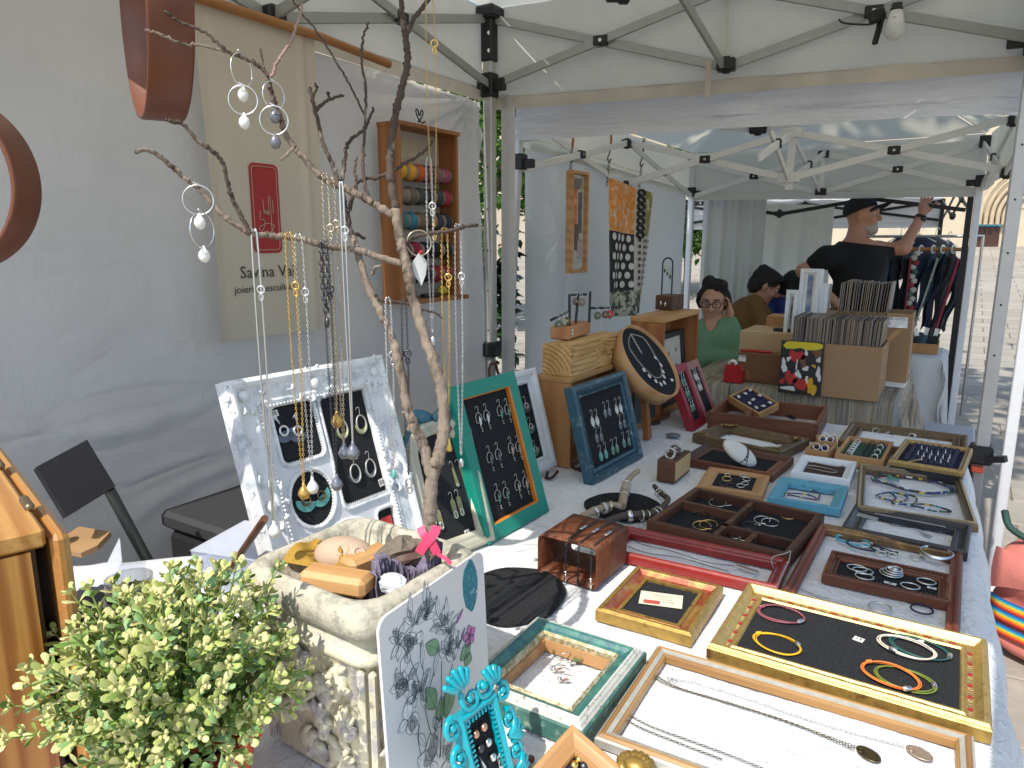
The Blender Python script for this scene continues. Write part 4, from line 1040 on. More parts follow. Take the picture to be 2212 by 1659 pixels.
mb.frame(P19.w,P19.h,[(-.0,0),(0,.027),(.004,.030),(.004,0)]);mb.obj('outer_edge',mat('dark_mottled_teal',(.05,.14,.11),.45,0,.35,60,90,.35,.0012,c2=(.30,.33,.24),thr=.62,c2s=60,soft=.06),f)
mb=MB();mb.frame(P19.w,P19.h,[(.003,.02),(.003,.030),(.0045,.0325),(.0062,.030),(.0075,.0345),(.0095,.0370),(.011,.0345),(.0125,.0385),(.0145,.0397),(.0145,.02)]);mb.obj('white_edge',WEDGE,f)
mb=MB();mb.frame(P19.w,P19.h,[(.0322,.0),(.0322,.030),(.036,.033),(.0395,.029),(.0395,0)]);mb.obj('inner_bead',mat('gold_mottle',(.30,.25,.12),.5,.3,.3,80,c2=(.55,.48,.32),thr=.5,c2s=120),f)
mb=MB();mb.frame(P19.w,P19.h,[(.0395,0),(.0395,.020),(.042,.020),(.042,0)]);mb.obj('rebate',OAK,f)
LEAFG=mat('green_leaf_enamel',(.10,.16,.08),.4,.1,.25,60)
def hoop(P,px,py,label,Rr,m_,leafm,a,lx,z=.002):
 t=thing('leaf_earring',label,'earring',P.matp(px,py,z,a),'leaf earrings in teal frame')
 mb=MB();mb.ring((0,0,Rr*.55),Rr,.0008,24,5,RX(-.9));mb.obj('hoop',SILVER(),t)
 mb=MB();vs,fs=leaf_mesh(0,.011*lx,.034*lx);mb.add(vs,fs,True,TR(.006,-.014,.003)@RZ(-1.2));mb.obj('leaf',leafm,t)
 mb=MB();mb.sph((.003,-.012,.003),.0042,8,5,wob=.1);mb.obj('rosette',SILVER(),t)
ROSE=mat('rose_gold',(.62,.34,.24),.35,.8)
hoop(P19,1232,1409,'silver hoop earring with green leaf, back one in teal frame',.012,SILVER(),LEAFG,.9,1)
hoop(P19,1222,1425,'silver hoop earring with green leaf, front one in teal frame',.012,SILVER(),LEAFG,.8,1)
hoop(P19,1192,1440,'large silver hoop with rose gold bud in the shaded part of teal frame',.017,SILVER(),ROSE,.5,.42)
hoop(P19,1208,1461,'large silver hoop with rose gold bud nearest front rail of teal frame',.017,SILVER(),ROSE,.3,.42)
STRIPE=wood('honey_wood',(.44,.24,.08),(.26,.13,.04),'X',20,coat=.2)
STRIPEY=wood('honey_wood_side',(.44,.24,.08),(.26,.13,.04),'Y',20,coat=.2)
SILVLINE=mat('silver_line',(.50,.48,.42),.4,.35,.15,60)
a_,b_,c_=oz(1422,1390,.770),oz(2101,1583,.770),oz(1260,1574,.770)
e=(b_-a_).normalized();u=V((-e.y,e.x,0));hh=(a_-c_).dot(u)
P20=Panel((a_+b_)/2-u*hh/2,e,u);P20.p.z=.7515;P20.M.translation=P20.p;P20.w,P20.h=(b_-a_).length,hh
f=framed(P20,'striped_display','long honey wood frame with silver stripe and three chain necklaces at front','display frame',.0195,.018,P_ROUND,[STRIPE,STRIPEY,STRIPE,STRIPEY])
mb=MB();mb.frame(P20.w,P20.h,[(.0095,.012),(.0095,.0176),(.0155,.0158),(.0155,.012)]);mb.obj('silver_stripe',SILVLINE,f)
mb=MB();mb.frame(P20.w,P20.h,[(-.0022,0),(-.0022,.012),(.001,.014),(.001,0)]);mb.obj('silver_edge',SILVLINE,f)
def pend(nk,px,py,m_,a):
 mb=MB();mb.lathe([(0,0),(.010,0),(.0135,.0006),(.0135,.0016),(.012,.0018),(.0095,.0014),(0,.0014)],24,TR(oz(px,py,.7525))@RZ(a)@Matrix.Diagonal((1.25,.85,1,1)))
 mb.ring((0,0,0),.0035,.0008,10,4,TR(oz(px-17,py-9,.755)));mb.obj('medallion',m_,nk)
def lacechain(path,label,m_,pitch=.0037,r=.00055,dbl=None):
 mb=MB();mb.chain(smooth_path(path,8),pitch,r)
 if dbl:mb.chain(smooth_path(dbl,8),pitch,r)
 return mb.obj('chain_necklace',m_,label=label,cat='necklace',group='chain necklaces at the front of the table')
zf=.7715
nk=lacechain([oz(1365,1452,.757),oz(1372,1440,.768),oz(1385,1431,zf),oz(1396,1428,zf),oz(1403,1440,.766),oz(1412,1461,.7545),oz(1450,1482,.7535),oz(1560,1515,.7535),oz(1690,1555,.7535),oz(1852,1614,.7535)],'old brass chain necklace with dark oval medallion on lace',BRASS(),dbl=[oz(1403,1440,.767),oz(1416,1458,.7545),oz(1470,1487,.7535),oz(1580,1520,.7535),oz(1720,1566,.7535),oz(1845,1619,.7535)])
pend(nk,1876,1630,BRASS(),-.55)
nk=lacechain([oz(1290,1535,.757),oz(1300,1515,.768),oz(1318,1510,zf),oz(1330,1518,.768),oz(1345,1535,.7545),oz(1400,1566,.7535),oz(1480,1596,.7535),oz(1560,1625,.7535),oz(1650,1660,.7535)],'old brass chain necklace over the left rail running off at front',BRASS(),dbl=[oz(1330,1520,.768),oz(1342,1545,.7545),oz(1385,1572,.7535),oz(1470,1606,.7535),oz(1560,1640,.7535)])
nk=lacechain([oz(1447,1466,.7535),oz(1500,1474,.7535),oz(1600,1504,.7535),oz(1720,1545,.7535),oz(1830,1580,.7535),oz(1955,1612,.7535)],'fine silver chain necklace with pale round medallion on lace',SILVER(),.0032,.0005)
pend(nk,1986,1628,mat('pale_bronze',(.50,.38,.28),.4,.7),-.4)
mb=MB();mb.ring((0,0,0),.0035,.0009,10,4);mb.ring((.007,0,0),.003,.0008,10,4);mb.obj('clasp',SILVER(),nk,TR(oz(1447,1466,.755)))
c=oz(1236,1563,.790)
e=(oz(1151,1656,.770)-c).normalized();e=-e
u0=oz(1316,1660,.765)-c
e2=V((e.x,e.y,e.z)).normalized()
uu=(-u0-e2*(-u0).dot(e2)).normalized()
P21=Panel(c-e2*.085-uu*.0775,e2,uu);P21.w,P21.h=.170,.155
framed(P21,'ear_stud_tray','small light wood frame tilted on one corner with navy felt and gold studs','display tray',.027,.022,P_BEV,[OAK,OAKY,OAK,OAKY],BLUEFELT(),.008,off=-.022)
tagp(P21,1229,1616,1,'39',-.012,.016,.016,2.0,'on the tilted light wood frame')
tagp(P21,1207,1650,1,'29',-.012,.016,.016,2.0,'at the left of the tilted light wood frame')
for k,(px,py,m_) in enumerate(((1251,1641,GOLD()),(1241,1654,GOLD()),(1261,1656,DSILVER()))):
 mb=MB();mb.sph((0,0,.003),(.0058,.0058,.004),9,6,wob=.1);mb.obj('ear_stud',m_,None,P21.matp(px,py,-.013),label='%s textured ear stud on navy felt %s'%(('gold','gold','dark')[k],('nearest the 39 tag','lower left of the three','lower right of the three')[k]),cat='ear stud',group='ear studs on navy felt')
t=thing('carved_gilt_ornament','small carved gilt leaf ornament at the front edge of table','ornament',TR(oz(1372,1668,.752)),None)
mb=MB()
for i in range(11):
 a_=-1.6+3.2*i/10;mb.sph((.018*math.sin(a_),.014*math.cos(a_),.012),(.007,.011,.006),8,5,RZ(-a_*.4),wob=.08)
mb.sph((0,0,.008),(.020,.014,.012),10,6);mb.obj('leaf_scroll',GILT,t)
mb=MB();
for k,(px,py) in enumerate(((1139,1646),(1147,1640),(1134,1654))):mb.sph(oz(px,py,.757),.0055,8,6)
mb.obj('brown_bead_cluster',mat('brown_bead',(.12,.05,.04),.4),label='small cluster of brown beads on lace beside cyan frame',cat='beads')
#  standing earring frames
WIRE=SILVER
def hookpts(s=1):return[(0,.000,.002),(.0005,.007*s,.003),(-.0015,.012*s,.005),(-.005,.013*s,.004),(-.0065,.009*s,.002)]
def earring(P,px,py,kind,label,s,m_wire,m_plate,a=0.0,group='earrings',z=.003):
 t=thing('earring',label,'earring',P.matp(px,py,z,a)@Matrix.Scale(s,4),group)
 mb=MB();mb.tube(smooth_path(hookpts(),3),.0007,4);mb.obj('hook',m_wire,t)
 if kind=='arch':
  mb=MB();mb.tube([(x,y,.001) for x,y in[(-.0085,-.020),(-.0095,-.012)]+arc(0,-.011,.0095,.011,math.pi,0,10)+[(.0095,-.012),(.0085,-.016)]],.0008,4);mb.tube([(-.0085,-.020,.001),(0,-.020,.001)],.0007,4);mb.obj('arch_wire',m_wire,t)
  vs,fs=leaf_mesh(0,.0048,.024,.1);mb=MB();mb.add(vs,fs,True,TR(.0015,-.006,.002)@RZ(math.pi));mb.obj('drop_plate',m_plate,t)
  mb=MB();mb.sph((.0015,-.032,.002),.0018,6,4);mb.sph((.0022,-.037,.002),(.0014,.0024,.0014),6,4);mb.obj('bead_drop',m_wire,t)
 elif kind=='oval':
  mb=MB();mb.ring((0,-.018,.002),.0135,.0015,22,5,None,.82,1.2);mb.obj('oval_ring',m_wire,t)
  mb=MB();mb.prism(arc(0,-.018,.0145,.019,rad(185),rad(355),12)+arc(0,-.016,.0105,.012,rad(355),rad(185),12),0,.001);mb.obj('crescent',m_plate,t)
 elif kind=='fan':
  mb=MB();mb.ring((0,-.009,.002),.0062,.0018,16,5);mb.obj('ring',m_wire,t)
  mb=MB();mb.prism([(0,-.010)]+arc(0,-.010,.017,.015,rad(178),rad(362),12),0,.0008);mb.obj('fan_plate',m_plate,t)
 elif kind=='dropfan':
  mb=MB();mb.prism([(0,.001),(.003,.014),(0,.018),(-.003,.014)],0,.001);mb.obj('post',m_wire,t)
  mb=MB();mb.ring((0,-.012,.002),.0075,.0022,16,5);mb.obj('ring',m_wire,t)
  mb=MB();mb.prism([(0,-.013)]+arc(0,-.013,.019,.018,rad(180),rad(350),12),0,.0008);mb.obj('fan_plate',m_plate,t)
 elif kind=='drop':
  mb=MB();mb.prism([(0,.0)]+arc(0,-.012,.0068,.0095,rad(60),rad(-240),12),0,.0012);mb.obj('drop_plate',m_plate,t)
  mb=MB();mb.ring((0,-.006,.0015),.003,.0007,10,4);mb.obj('ring',m_wire,t)
 elif kind=='strip':
  mb=MB();mb.prism([(-.002,0),(.002,0),(.0042,-.036),(0,-.040),(-.0042,-.036)],0,.001);mb.obj('strip_plate',m_plate,t)
  mb=MB();mb.ring((0,-.036,.0015),.0028,.0008,10,4);mb.obj('ring',m_wire,t)
 elif kind=='tongue':
  mb=MB();mb.prism([(-.0055,-.038),(-.0055,-.01)]+arc(0,-.009,.0055,.009,math.pi,0,8)+[(.0055,-.038)],0,.001);mb.obj('tongue_plate',m_plate,t)
  mb=MB();mb.ring((0,-.032,.002),.0035,.0012,14,5,None,1,2.1);mb.obj('long_link',m_wire,t)
 return t
GREYEN=mat('grey_enamel',(.10,.11,.14),.35,.2,.15);GREENEN=mat('green_enamel',(.10,.22,.15),.4,.1,.15);MINTEN=mat('mint_enamel',(.12,.38,.32),.4,.1,.2,90)
WHITEEN=mat('white_enamel',(.62,.62,.58),.35,.1,.06);LIMEEN=mat('lime_enamel',(.36,.38,.14),.4,.1,.15);SANDEN=mat('sand_enamel',(.38,.30,.22),.4,.2,.15)
OLIVEEN=mat('olive_brass_enamel',(.26,.24,.11),.4,.3,.3,50)
p0=V((-.9,.80,.7525));yw,tl=rad(86),rad(17)
e=V((math.cos(yw),math.sin(yw),0));n0=V((math.sin(yw),-math.cos(yw),0));u=V((0,0,1))*math.cos(tl)-n0*math.sin(tl)
PW=Panel(p0,e,u)
a_,b_=PW.loc(487,819),PW.loc(830,768)
PW.p=PW.M@V(((a_.x+b_.x)/2,0,0));PW.M.translation=PW.p;PW.w,PW.h=b_.x-a_.x,(a_.y+b_.y)/2
CHALK=mat('chalk_white_paint',(.74,.75,.75),.55,0,.05,18,70,.4,.0015,c2=(.30,.37,.40),thr=.60,c2s=24,soft=.10)
MOUNT=mat('white_mount',(.68,.68,.70),.6,0,.03)
f=thing('baroque_frame','large white distressed baroque frame with several beaded openings for earrings','display frame',PW.M,'display frames and trays on the jewellery table')
for r_ in range(4):
 mb=MB();mb.frame(PW.w,PW.h,[(0,-.035),(0,-.006),(.008,.0),(.014,-.002),(.020,-.010),(.040,-.013),(.048,-.010),(.054,-.012),(.060,-.02),(.060,-.035)],None,0,PW.h/2,(r_,));mb.obj('rail',CHALK,f)
q=random.Random(2);
for sx,sy in((-1,1),(0,1),(1,1),(1,0),(-1,0),(-1,-1),(1,-1),(0,-1)):
 mb=MB();cx,cy=sx*(PW.w/2-.031),PW.h/2+sy*(PW.h/2-.031)
 for i in range(10):
  b=i*.63;r_=.020+.012*q.random()
  mb.tube([(cx+r_*math.cos(b)*(1+.1*k)*(1.5 if sx==0 else 1)+.004*math.sin(k*1.8+i),cy+r_*math.sin(b)*(1+.1*k)*(1.5 if sy==0 else 1)+.004*math.cos(k*1.8+i),-.010+.006*math.sin(k)) for k in range(4)],[.0045,.004,.003,.0015],5)
 mb.sph((cx,cy,-.008),(.011,.011,.006),9,6,wob=.08);mb.obj('carved_rosette',CHALK,f)
beads(f,[(s_*(PW.w/2-.056),.05+i*.0075,-.010) for s_ in(-1,1) for i in range(int((PW.h-.1)/.0075))]+[(-PW.w/2+.056+i*.0075,PW.h-.056,-.010) for i in range(int((PW.w-.11)/.0075))],.0028,CHALK,'beaded_edge')
BK=FELT()
mb=MB();mb.box((0,PW.h/2,-.030),(PW.w-.1,PW.h-.1,.006));mb.obj('felt_board',BK,f)
ops=[]
for kind,pts in(('r',((585,877),(676,868),(694,983),(614,997))),('r',((689,860),(796,840),(834,1056),(748,1093))),('e',((631,1079),(718,1072),(675,1018),(678,1134))),('r',((813,1108),(846,1094),(869,1180),(838,1200))),('e',((690,1190),(815,1175),(752,1130),(752,1236)))):
 ls=[PW.loc(*p,-.022) for p in pts]
 if kind=='r':ops.append((kind,sum(l.x for l in ls)/4,sum(l.y for l in ls)/4,((ls[1]-ls[0]).length+(ls[2]-ls[3]).length)/2,((ls[0]-ls[3]).length+(ls[1]-ls[2]).length)/2))
 else:ops.append((kind,(ls[0].x+ls[1].x)/2,(ls[2].y+ls[3].y)/2,(ls[1]-ls[0]).length,(ls[2]-ls[3]).length))
def mountmesh():
 import bmesh
 bm=bmesh.new()
 def loop(pts):
  vs=[bm.verts.new((x,y,-.022)) for x,y in pts]
  return[bm.edges.new((vs[i],vs[(i+1)%len(vs)])) for i in range(len(vs))]
 es=loop([(-PW.w/2+.055,.055),(PW.w/2-.055,.055),(PW.w/2-.055,PW.h-.055),(-PW.w/2+.055,PW.h-.055)])
 outs=[]
 for k,cx,cy,w,h in ops:
  w,h=w+.007,h+.007
  pts=rrect(w,h,.014,4,cx,cy) if k=='r' else[(cx+w/2*math.cos(i*.2618),cy+h/2*math.sin(i*.2618)) for i in range(24)]
  outs.append((pts,cx,cy));es+=loop(pts)
 bmesh.ops.triangle_fill(bm,edges=es,use_beauty=True)
 me=bpy.data.meshes.new('mount');bm.to_mesh(me);bm.free();me.materials.append(MOUNT)
 return me,outs
me,outs=mountmesh()
mo=place('mount',me,f)
for pts,cx,cy in outs:
 mb=MB();mb.tube([(x+(x-cx)*.05,y+(y-cy)*.05,-.020) for x,y in pts],.0035,6,True);mb.tube([(x,y,-.023) for x,y in pts],.003,6,True);rim=mb.obj('opening_rim',CHALK,f)
 P_=[V((x-(x-cx)*.025,y-(y-cy)*.025,-.0225)) for x,y in pts];bl=[]
 for a2,b2 in zip(P_,P_[1:]+P_[:1]):
  n=max(1,int((b2-a2).length/.0052))
  bl+=[a2.lerp(b2,i/n) for i in range(n)]
 beads(rim,bl,.0023,mat('dull_silver',(.35,.35,.34),.45,.7),'bead_row')
G1='earrings in the white baroque frame'
earring(PW,603,917,'dropfan','grey fan earring in small upper opening of white baroque frame, left',1.15,SILVER(),GREYEN,.35,G1,-.025)
earring(PW,640,915,'dropfan','grey fan earring in small upper opening of white baroque frame, right',1.15,SILVER(),GREYEN,-.15,G1,-.025)
for k,(px,py,m_,lb) in enumerate(((734,905,LIMEEN,'lime crescent earring at upper left of tall opening'),(775,895,LIMEEN,'lime crescent earring at upper right of tall opening'),(762,1001,GREYEN,'grey crescent earring at lower left of tall opening'),(795,990,GREYEN,'grey crescent earring at lower right of tall opening'))):
 earring(PW,px,py,'oval',lb,1.1,mat('matte_silver',(.55,.53,.48),.5,.7),m_,-.05,G1,-.025)
earring(PW,661,1068,'fan','mint green fan earring in round opening, left behind the gold pendant',1.3,BRASS(),MINTEN,-.3,G1,-.025)
earring(PW,684,1060,'fan','mint green fan earring in round opening, right',1.3,BRASS(),MINTEN,.5,G1,-.025)
tagp(PW,592,894,1,'70',-.024,.017,.012,.1,'in the small opening of white baroque frame')
tagp(PW,824,1042,1,'50',-.024,.013,.015,.1,'in the tall opening of white baroque frame')
t=thing('signature_plate','small red plate with pale handwritten signature in narrow opening','plate',PW.matp(840,1148,-.0245),None)
q=PW.loc(840,1148);w_=.030;h_=.062
mb=MB();mb.prism(rrect(w_,h_,.003),0,.001);mb.obj('plate',mat('red_plate',(.55,.035,.03),.5),t)
PINKL=mat('pale_signature',(.75,.50,.45),.7)
SIG=[[(-.25,.05),(-.3,-.1),(-.1,-.15),(-.2,-.35),(-.35,-.3),(0,-.2),(.3,-.25),(.15,-.4),(.3,-.45)],[(-.12,.3),(-.1,0),(-.05,.08),(.02,-.02),(.05,.06),(.1,0)],[(.12,.38),(.12,-.02)],[(.2,.38),(.2,-.5)],[(.3,.3),(.3,0)]]
def sign(par,s,z,r,M_=None):
 for l in SIG:
  mb=MB();mb.tube(smooth_path([(x*s,y*s,z) for x,y in l],4),r,4);mb.obj('signature_line',PINKL,par,M_)
sign(t,.040,.0012,.0004)
PA=stand((960,1205),(1055,1172),(880,905),(985,900))
b0,b1=V((-.885,1.115,.7525)),V((-.845,1.262,.7525));e=(b1-b0).normalized()
n0=V((e.y,-e.x,0));u=V((0,0,1))*math.cos(rad(19))-n0*math.sin(rad(19))
PA=Panel((b0+b1)/2,e,u);PA.w=.185;PA.h=.30
CREAMB=mat('cream_blue_paint',(.50,.48,.36),.5,0,.1,20,80,.3,.001,c2=(.05,.15,.20),thr=.66,c2s=6,soft=.12)
f=thing('arched_frame','cream arched frame with blue carved bow on top and long earrings','display frame',PA.M,'display frames and trays on the jewellery table')
out=[(-PA.w/2,0),(PA.w/2,0),(PA.w/2,PA.h-.05)]+arc(0,PA.h-.05,PA.w/2,.05,0,math.pi,14)[1:]
inn=[(-PA.w/2+.036,.036),(PA.w/2-.036,.036),(PA.w/2-.036,PA.h-.075)]+arc(0,PA.h-.075,PA.w/2-.036,.042,0,math.pi,14)[1:]
k_=len(out)
mb=MB();L_=[(out,-.03),(out,-.004)]+[([(a[0]+(b[0]-a[0])*t_,a[1]+(b[1]-a[1])*t_) for a,b in zip(out,inn)],z_) for t_,z_ in((.12,.004),(.35,.006),(.6,-.004),(.75,-.002),(.9,-.006))]+[(inn,-.01),(inn,-.03)]
vs=[(x,y,z) for pts,z in L_ for x,y in pts]
mb.add(vs,[(i*k_+j,i*k_+(j+1)%k_,(i+1)*k_+(j+1)%k_,(i+1)*k_+j) for i in range(len(L_)-1) for j in range(k_)],True);mb.obj('moulding',CREAMB,f)
mb=MB();mb.prism([(x*.98,y) for x,y in inn],-.024,-.018);mb.obj('felt_board',BK,f)
BOW=mat('blue_bow_paint',(.03,.13,.19),.45,.05,.3,30,60,.4,.001,c2=(.16,.20,.16),thr=.6,c2s=20)
mb=MB()
for s_ in(-1,1):
 mb.sph((0,0,0),(.030,.016,.013),12,8,TR(s_*.030,PA.h+.010,-.005)@RZ(s_*.35));mb.sph((0,0,0),(.026,.009,.010),10,6,TR(s_*.062,PA.h-.012,-.004)@RZ(-s_*.5));mb.sph((0,0,0),(.022,.008,.009),10,6,TR(s_*.082,PA.h-.032,-.004)@RZ(-s_*1.0))
mb.sph((0,PA.h+.004,.006),(.012,.012,.010),10,6);mb.obj('carved_bow',BOW,f)
G2='earrings in the cream arched frame'
earring(PA,977,1010,'strip','long green strip earring, upper left in arched frame',1.15,SILVER(),OLIVEEN,.1,G2,-.016)
earring(PA,991,1005,'strip','long green strip earring, upper right in arched frame',1.15,SILVER(),OLIVEEN,.25,G2,-.016)
for k,(px,py) in enumerate(((944,1100),(975,1077),(988,1071))):
 earring(PA,px,py,'tongue','olive tongue shaped earring in arched frame, %s'%('half behind the branch','middle one','right one')[k],1.15,SILVER(),OLIVEEN,.05,G2,-.016)
earring(PA,928,1090,'tongue','olive tongue shaped earring in arched frame, left of the branch',1.15,SILVER(),OLIVEEN,.05,G2,-.016)
tagp(PA,1009,1150,1,'47',-.014,.013,.012,.1,'in the arched frame')
PG=stand((1057,1177),(1187,1103),(972,835),(1110,801))
f=thing('teal_display','flat teal green frame with orange inner edge and six pairs of arch earrings','display frame',PG.M,'display frames and trays on the jewellery table')
for r_ in range(4):
 mb=MB();mb.frame(PG.w,PG.h,[(0,-.034),(0,-.001),(.001,0),(.034,0),(.0345,-.001),(.0345,-.034)],None,0,PG.h/2,(r_,));mb.obj('rail',TEALP,f)
mb=MB();mb.frame(PG.w,PG.h,[(.034,-.014),(.034,-.0005),(.0375,-.0035),(.0375,-.014)],None,0,PG.h/2);mb.obj('orange_edge',mat('orange_edge_paint',(.62,.20,.02),.5),f)
mb=MB();mb.box((0,PG.h/2,-.018),(PG.w-.066,PG.h-.066,.006));mb.obj('felt_board',BK,f)
G3='earrings in the teal green frame'
prs=(('upper left',(1031,892),(1048,886),WHITEEN),('upper right',(1077,877),(1093,874),GREENEN),('middle left',(1055,977),(1073,970),GREYEN),('middle right',(1101,957),(1117,954),SANDEN),('lower left',(1072,1059),(1090,1053),GREENEN),('lower right',(1115,1037),(1132,1030),SANDEN))
for nm,a_,b_,m_ in prs:
 for sd,p in(('left',a_),('right',b_)):
  earring(PG,*p,'arch','%s arch earring of the %s pair in teal green frame'%(sd,nm),1.18,mat('matte_silver',(.55,.53,.48),.5,.7),m_,-.05,G3,-.012)
tagp(PG,1156,1073,1,'55',-.013,.011,.013,.1,'in the teal green frame')
b1=oz(1205,1014,.752);e=PG.e
n0=V((e.y,-e.x,0));u=V((0,0,1))*math.cos(rad(17))-n0*math.sin(rad(17))
tp=opl(1158,803,b1,e);u=(tp-b1);hh=u.length
P_=Panel(b1-e*.125+V((0,0,.014)),e,u);P_.w,P_.h=.25,hh
f=thing('white_display','plain white painted frame half hidden behind the teal frame','display frame',P_.M,'display frames and trays on the jewellery table')
for r_ in range(4):
 mb=MB();mb.frame(P_.w,P_.h,[(0,-.03),(0,-.002),(.004,0),(.014,-.001),(.020,-.006),(.030,-.010),(.034,-.009),(.040,-.014),(.040,-.03)],None,0,P_.h/2,(r_,));mb.obj('rail',WHITEP,f)
mb=MB();mb.box((0,P_.h/2,-.020),(P_.w-.076,P_.h-.076,.006));mb.obj('felt_board',BK,f)
for k,(px,py,m_) in enumerate(((1133,868,GREYEN),(1143,913,GREENEN),(1153,962,GREENEN))):
 earring(P_,px,py,'fan','%s fan earring in white frame behind the teal frame, %s'%(('grey','green','green')[k],('top','middle','bottom')[k]),1.3,mat('matte_silver',(.55,.53,.48),.5,.7),m_,.1,'fan earrings in white frame',-.016)
tagp(P_,1178,990,1,'40',-.016,.010,.012,.1,'in the white frame behind the teal one')
IRON=mat('rusty_iron',(.075,.035,.025),.6,.4,.3,60)
t=thing('iron_easel','rusty iron easel with curled feet holding the white frame','easel',TR(0,0,0),'iron easels')
for pts in([oz(1205,1018,.765),oz(1192,1032,.757),oz(1181,1031,.757),oz(1183,1019,.775)],[oz(1183,1031,.757),P_.M@V((.08,0,-.05)),P_.M@V((.02,P_.h*.95,-.06)),P_.M@V((.0,P_.h*1.12,-.05)),P_.M@V((-.03,P_.h*1.0,-.06)),P_.M@V((-.08,0,-.06))]):
 mb=MB();mb.tube(smooth_path(pts,5),.0042,7);mb.obj('iron_rod',IRON,t)
PB=stand((1282,1048),(1391,986),(1236,834),(1352,802))
BLUEW=mat('worn_blue_paint',(.028,.085,.12),.45,.05,.2,25,80,.4,.001,c2=(.20,.28,.27),thr=.60,c2s=34,soft=.05)
BLUED=mat('deep_blue_paint',(.008,.045,.085),.45,.05,.25,40,90,.4,.001)
f=thing('blue_carved_display','worn blue carved frame with shell earrings on black felt','display frame',PB.M,'display frames and trays on the jewellery table')
for r_ in range(4):
 mb=MB();mb.frame(PB.w,PB.h,[(0,-.03),(0,-.002),(.003,0),(.012,0),(.016,-.007),(.018,-.007),(.028,-.010),(.030,-.006),(.036,-.008),(.036,-.03)],None,0,PB.h/2,(r_,));mb.obj('rail',BLUEW,f)
mb=MB();q=random.Random(1)
for sx,sy,L in((0,1,PB.w),(0,-1,PB.w),(1,0,PB.h),(-1,0,PB.h)):
 n=int((L-.04)/.009)
 for i in range(n):
  s_=(i+.5)/n*(L-.04)-(L-.04)/2
  mb.sph((s_ if sx==0 else sx*(PB.w/2-.023),PB.h/2+(s_ if sy==0 else sy*(PB.h/2-.023)),-.0075),(.0042,.0042,.003),6,4,wob=.15)
mb.obj('carved_band',BLUED,f,kind='stuff')
mb=MB();mb.box((0,PB.h/2,-.020),(PB.w-.068,PB.h-.068,.006));mb.obj('felt_board',BK,f)
G4='earrings in the blue carved frame'
for nm,ps,m_ in(('white top left',((1277,899),(1287,897)),WHITEEN),('grey top middle',((1304,881),(1313,878)),GREYEN),('white top right',((1329,873),(1338,870)),WHITEEN),('grey middle right',((1337,907),(1346,904)),GREYEN),('grey middle left',((1286,935),(1296,933)),GREYEN),('mint bottom left',((1295,974),(1306,969)),MINTEN),('green bottom middle',((1321,961),(1330,957)),GREENEN),('green bottom right',((1345,946),(1356,943)),GREENEN)):
 for sd,p in(('left',ps[0]),('right',ps[1])):
  earring(PB,*p,'drop','%s earring of the %s pair in blue carved frame'%(sd,nm),1.45,mat('matte_silver',(.55,.53,.48),.5,.7),m_,0,G4,-.016)
for k,(px,py) in enumerate(((1358,914),(1369,961))):tagp(PB,px,py,1,('60','45')[k],-.015,.010,.012,.1,'on black felt in the blue carved frame, %s one'%('upper','lower')[k])
t=thing('iron_easel','dark iron easel with hooked foot beside the blue frame','easel',TR(0,0,0),'iron easels')
for pts in([oz(1262,995,.765),oz(1255,1010,.757),oz(1240,1012,.757),oz(1236,998,.785)],[oz(1245,1012,.757),PB.M@V((-.05,0,-.05)),PB.M@V((.0,PB.h*.9,-.05)),PB.M@V((.05,0,-.06))]):
 mb=MB();mb.tube(smooth_path(pts,5),.0042,7);mb.obj('iron_rod',IRON,t)
for k,(cs,lb,m_) in enumerate(((((1500,930),(1526,912),(1454,791),(1480,785)),'narrow red frame with drop earrings leaning at end of table',mat('crimson_paint',(.30,.018,.03),.45,0,.08)),(((1528,911),(1552,893),(1482,783),(1505,777)),'narrow dusty pink frame with drop earrings hinged to the red one',mat('dusty_pink_paint',(.36,.15,.13),.5,0,.08)))):
 Pk=stand(*cs)
 f=thing('earring_display',lb,'display frame',Pk.M,'display frames and trays on the jewellery table')
 for r_ in range(4):
  mb=MB();mb.frame(Pk.w,Pk.h,[(0,-.03),(0,0),(.028,0),(.028,-.03)],None,0,Pk.h/2,(r_,));mb.obj('rail',m_,f)
 mb=MB();mb.box((0,Pk.h/2,-.010),(Pk.w-.054,Pk.h-.054,.006));mb.obj('felt_board',BK,f)
 for j,y in enumerate((.80,.60,.38) if k==0 else(.80,.62)):
  for s_ in(-1,1):
   t=earring(Pk,0,0,'drop','%s drop earring, %s pair in the %s panel'%(('left','right')[s_>0],('top','second','third')[j],('red','pink')[k]),1.4,SILVER(),(GREENEN,WHITEEN)[k],0,'earrings in red and pink panels');t.matrix_world=Pk.mat(s_*.012,y*Pk.h,-.006)@Matrix.Scale(1.5,4)
#  planter, branch tree and their contents
RC,RS=V((-.645,.655)),.118
CONC=mat('weathered_concrete',(.52,.48,.37),.92,0,.18,22,140,.55,.003,c2=(.33,.31,.24),thr=.54,c2s=60,soft=.06)
LIMEW=mat('lime_washed_plaster',(.68,.63,.45),.92,0,.08,14,160,.6,.003,c2=(.50,.47,.44),thr=.54,c2s=30,soft=.03)
t=thing('planter','square weathered concrete planter with moulded rim and relief of fruit','planter',TR(RC.x,RC.y,.752)@RZ(-.04),None)
def sqlathe(mb,prof,n=8,rc=.03):
 rows=[]
 for hw,z in prof:
  rows.append([(x,y,z) for x,y in rrect(2*hw,2*hw*.92,min(rc,hw*.5),4)])
 k=len(rows[0]);vs=[p for r_ in rows for p in r_]
 mb.add(vs,[(i*k+j,i*k+(j+1)%k,(i+1)*k+(j+1)%k,(i+1)*k+j) for i in range(len(rows)-1) for j in range(k)],True)
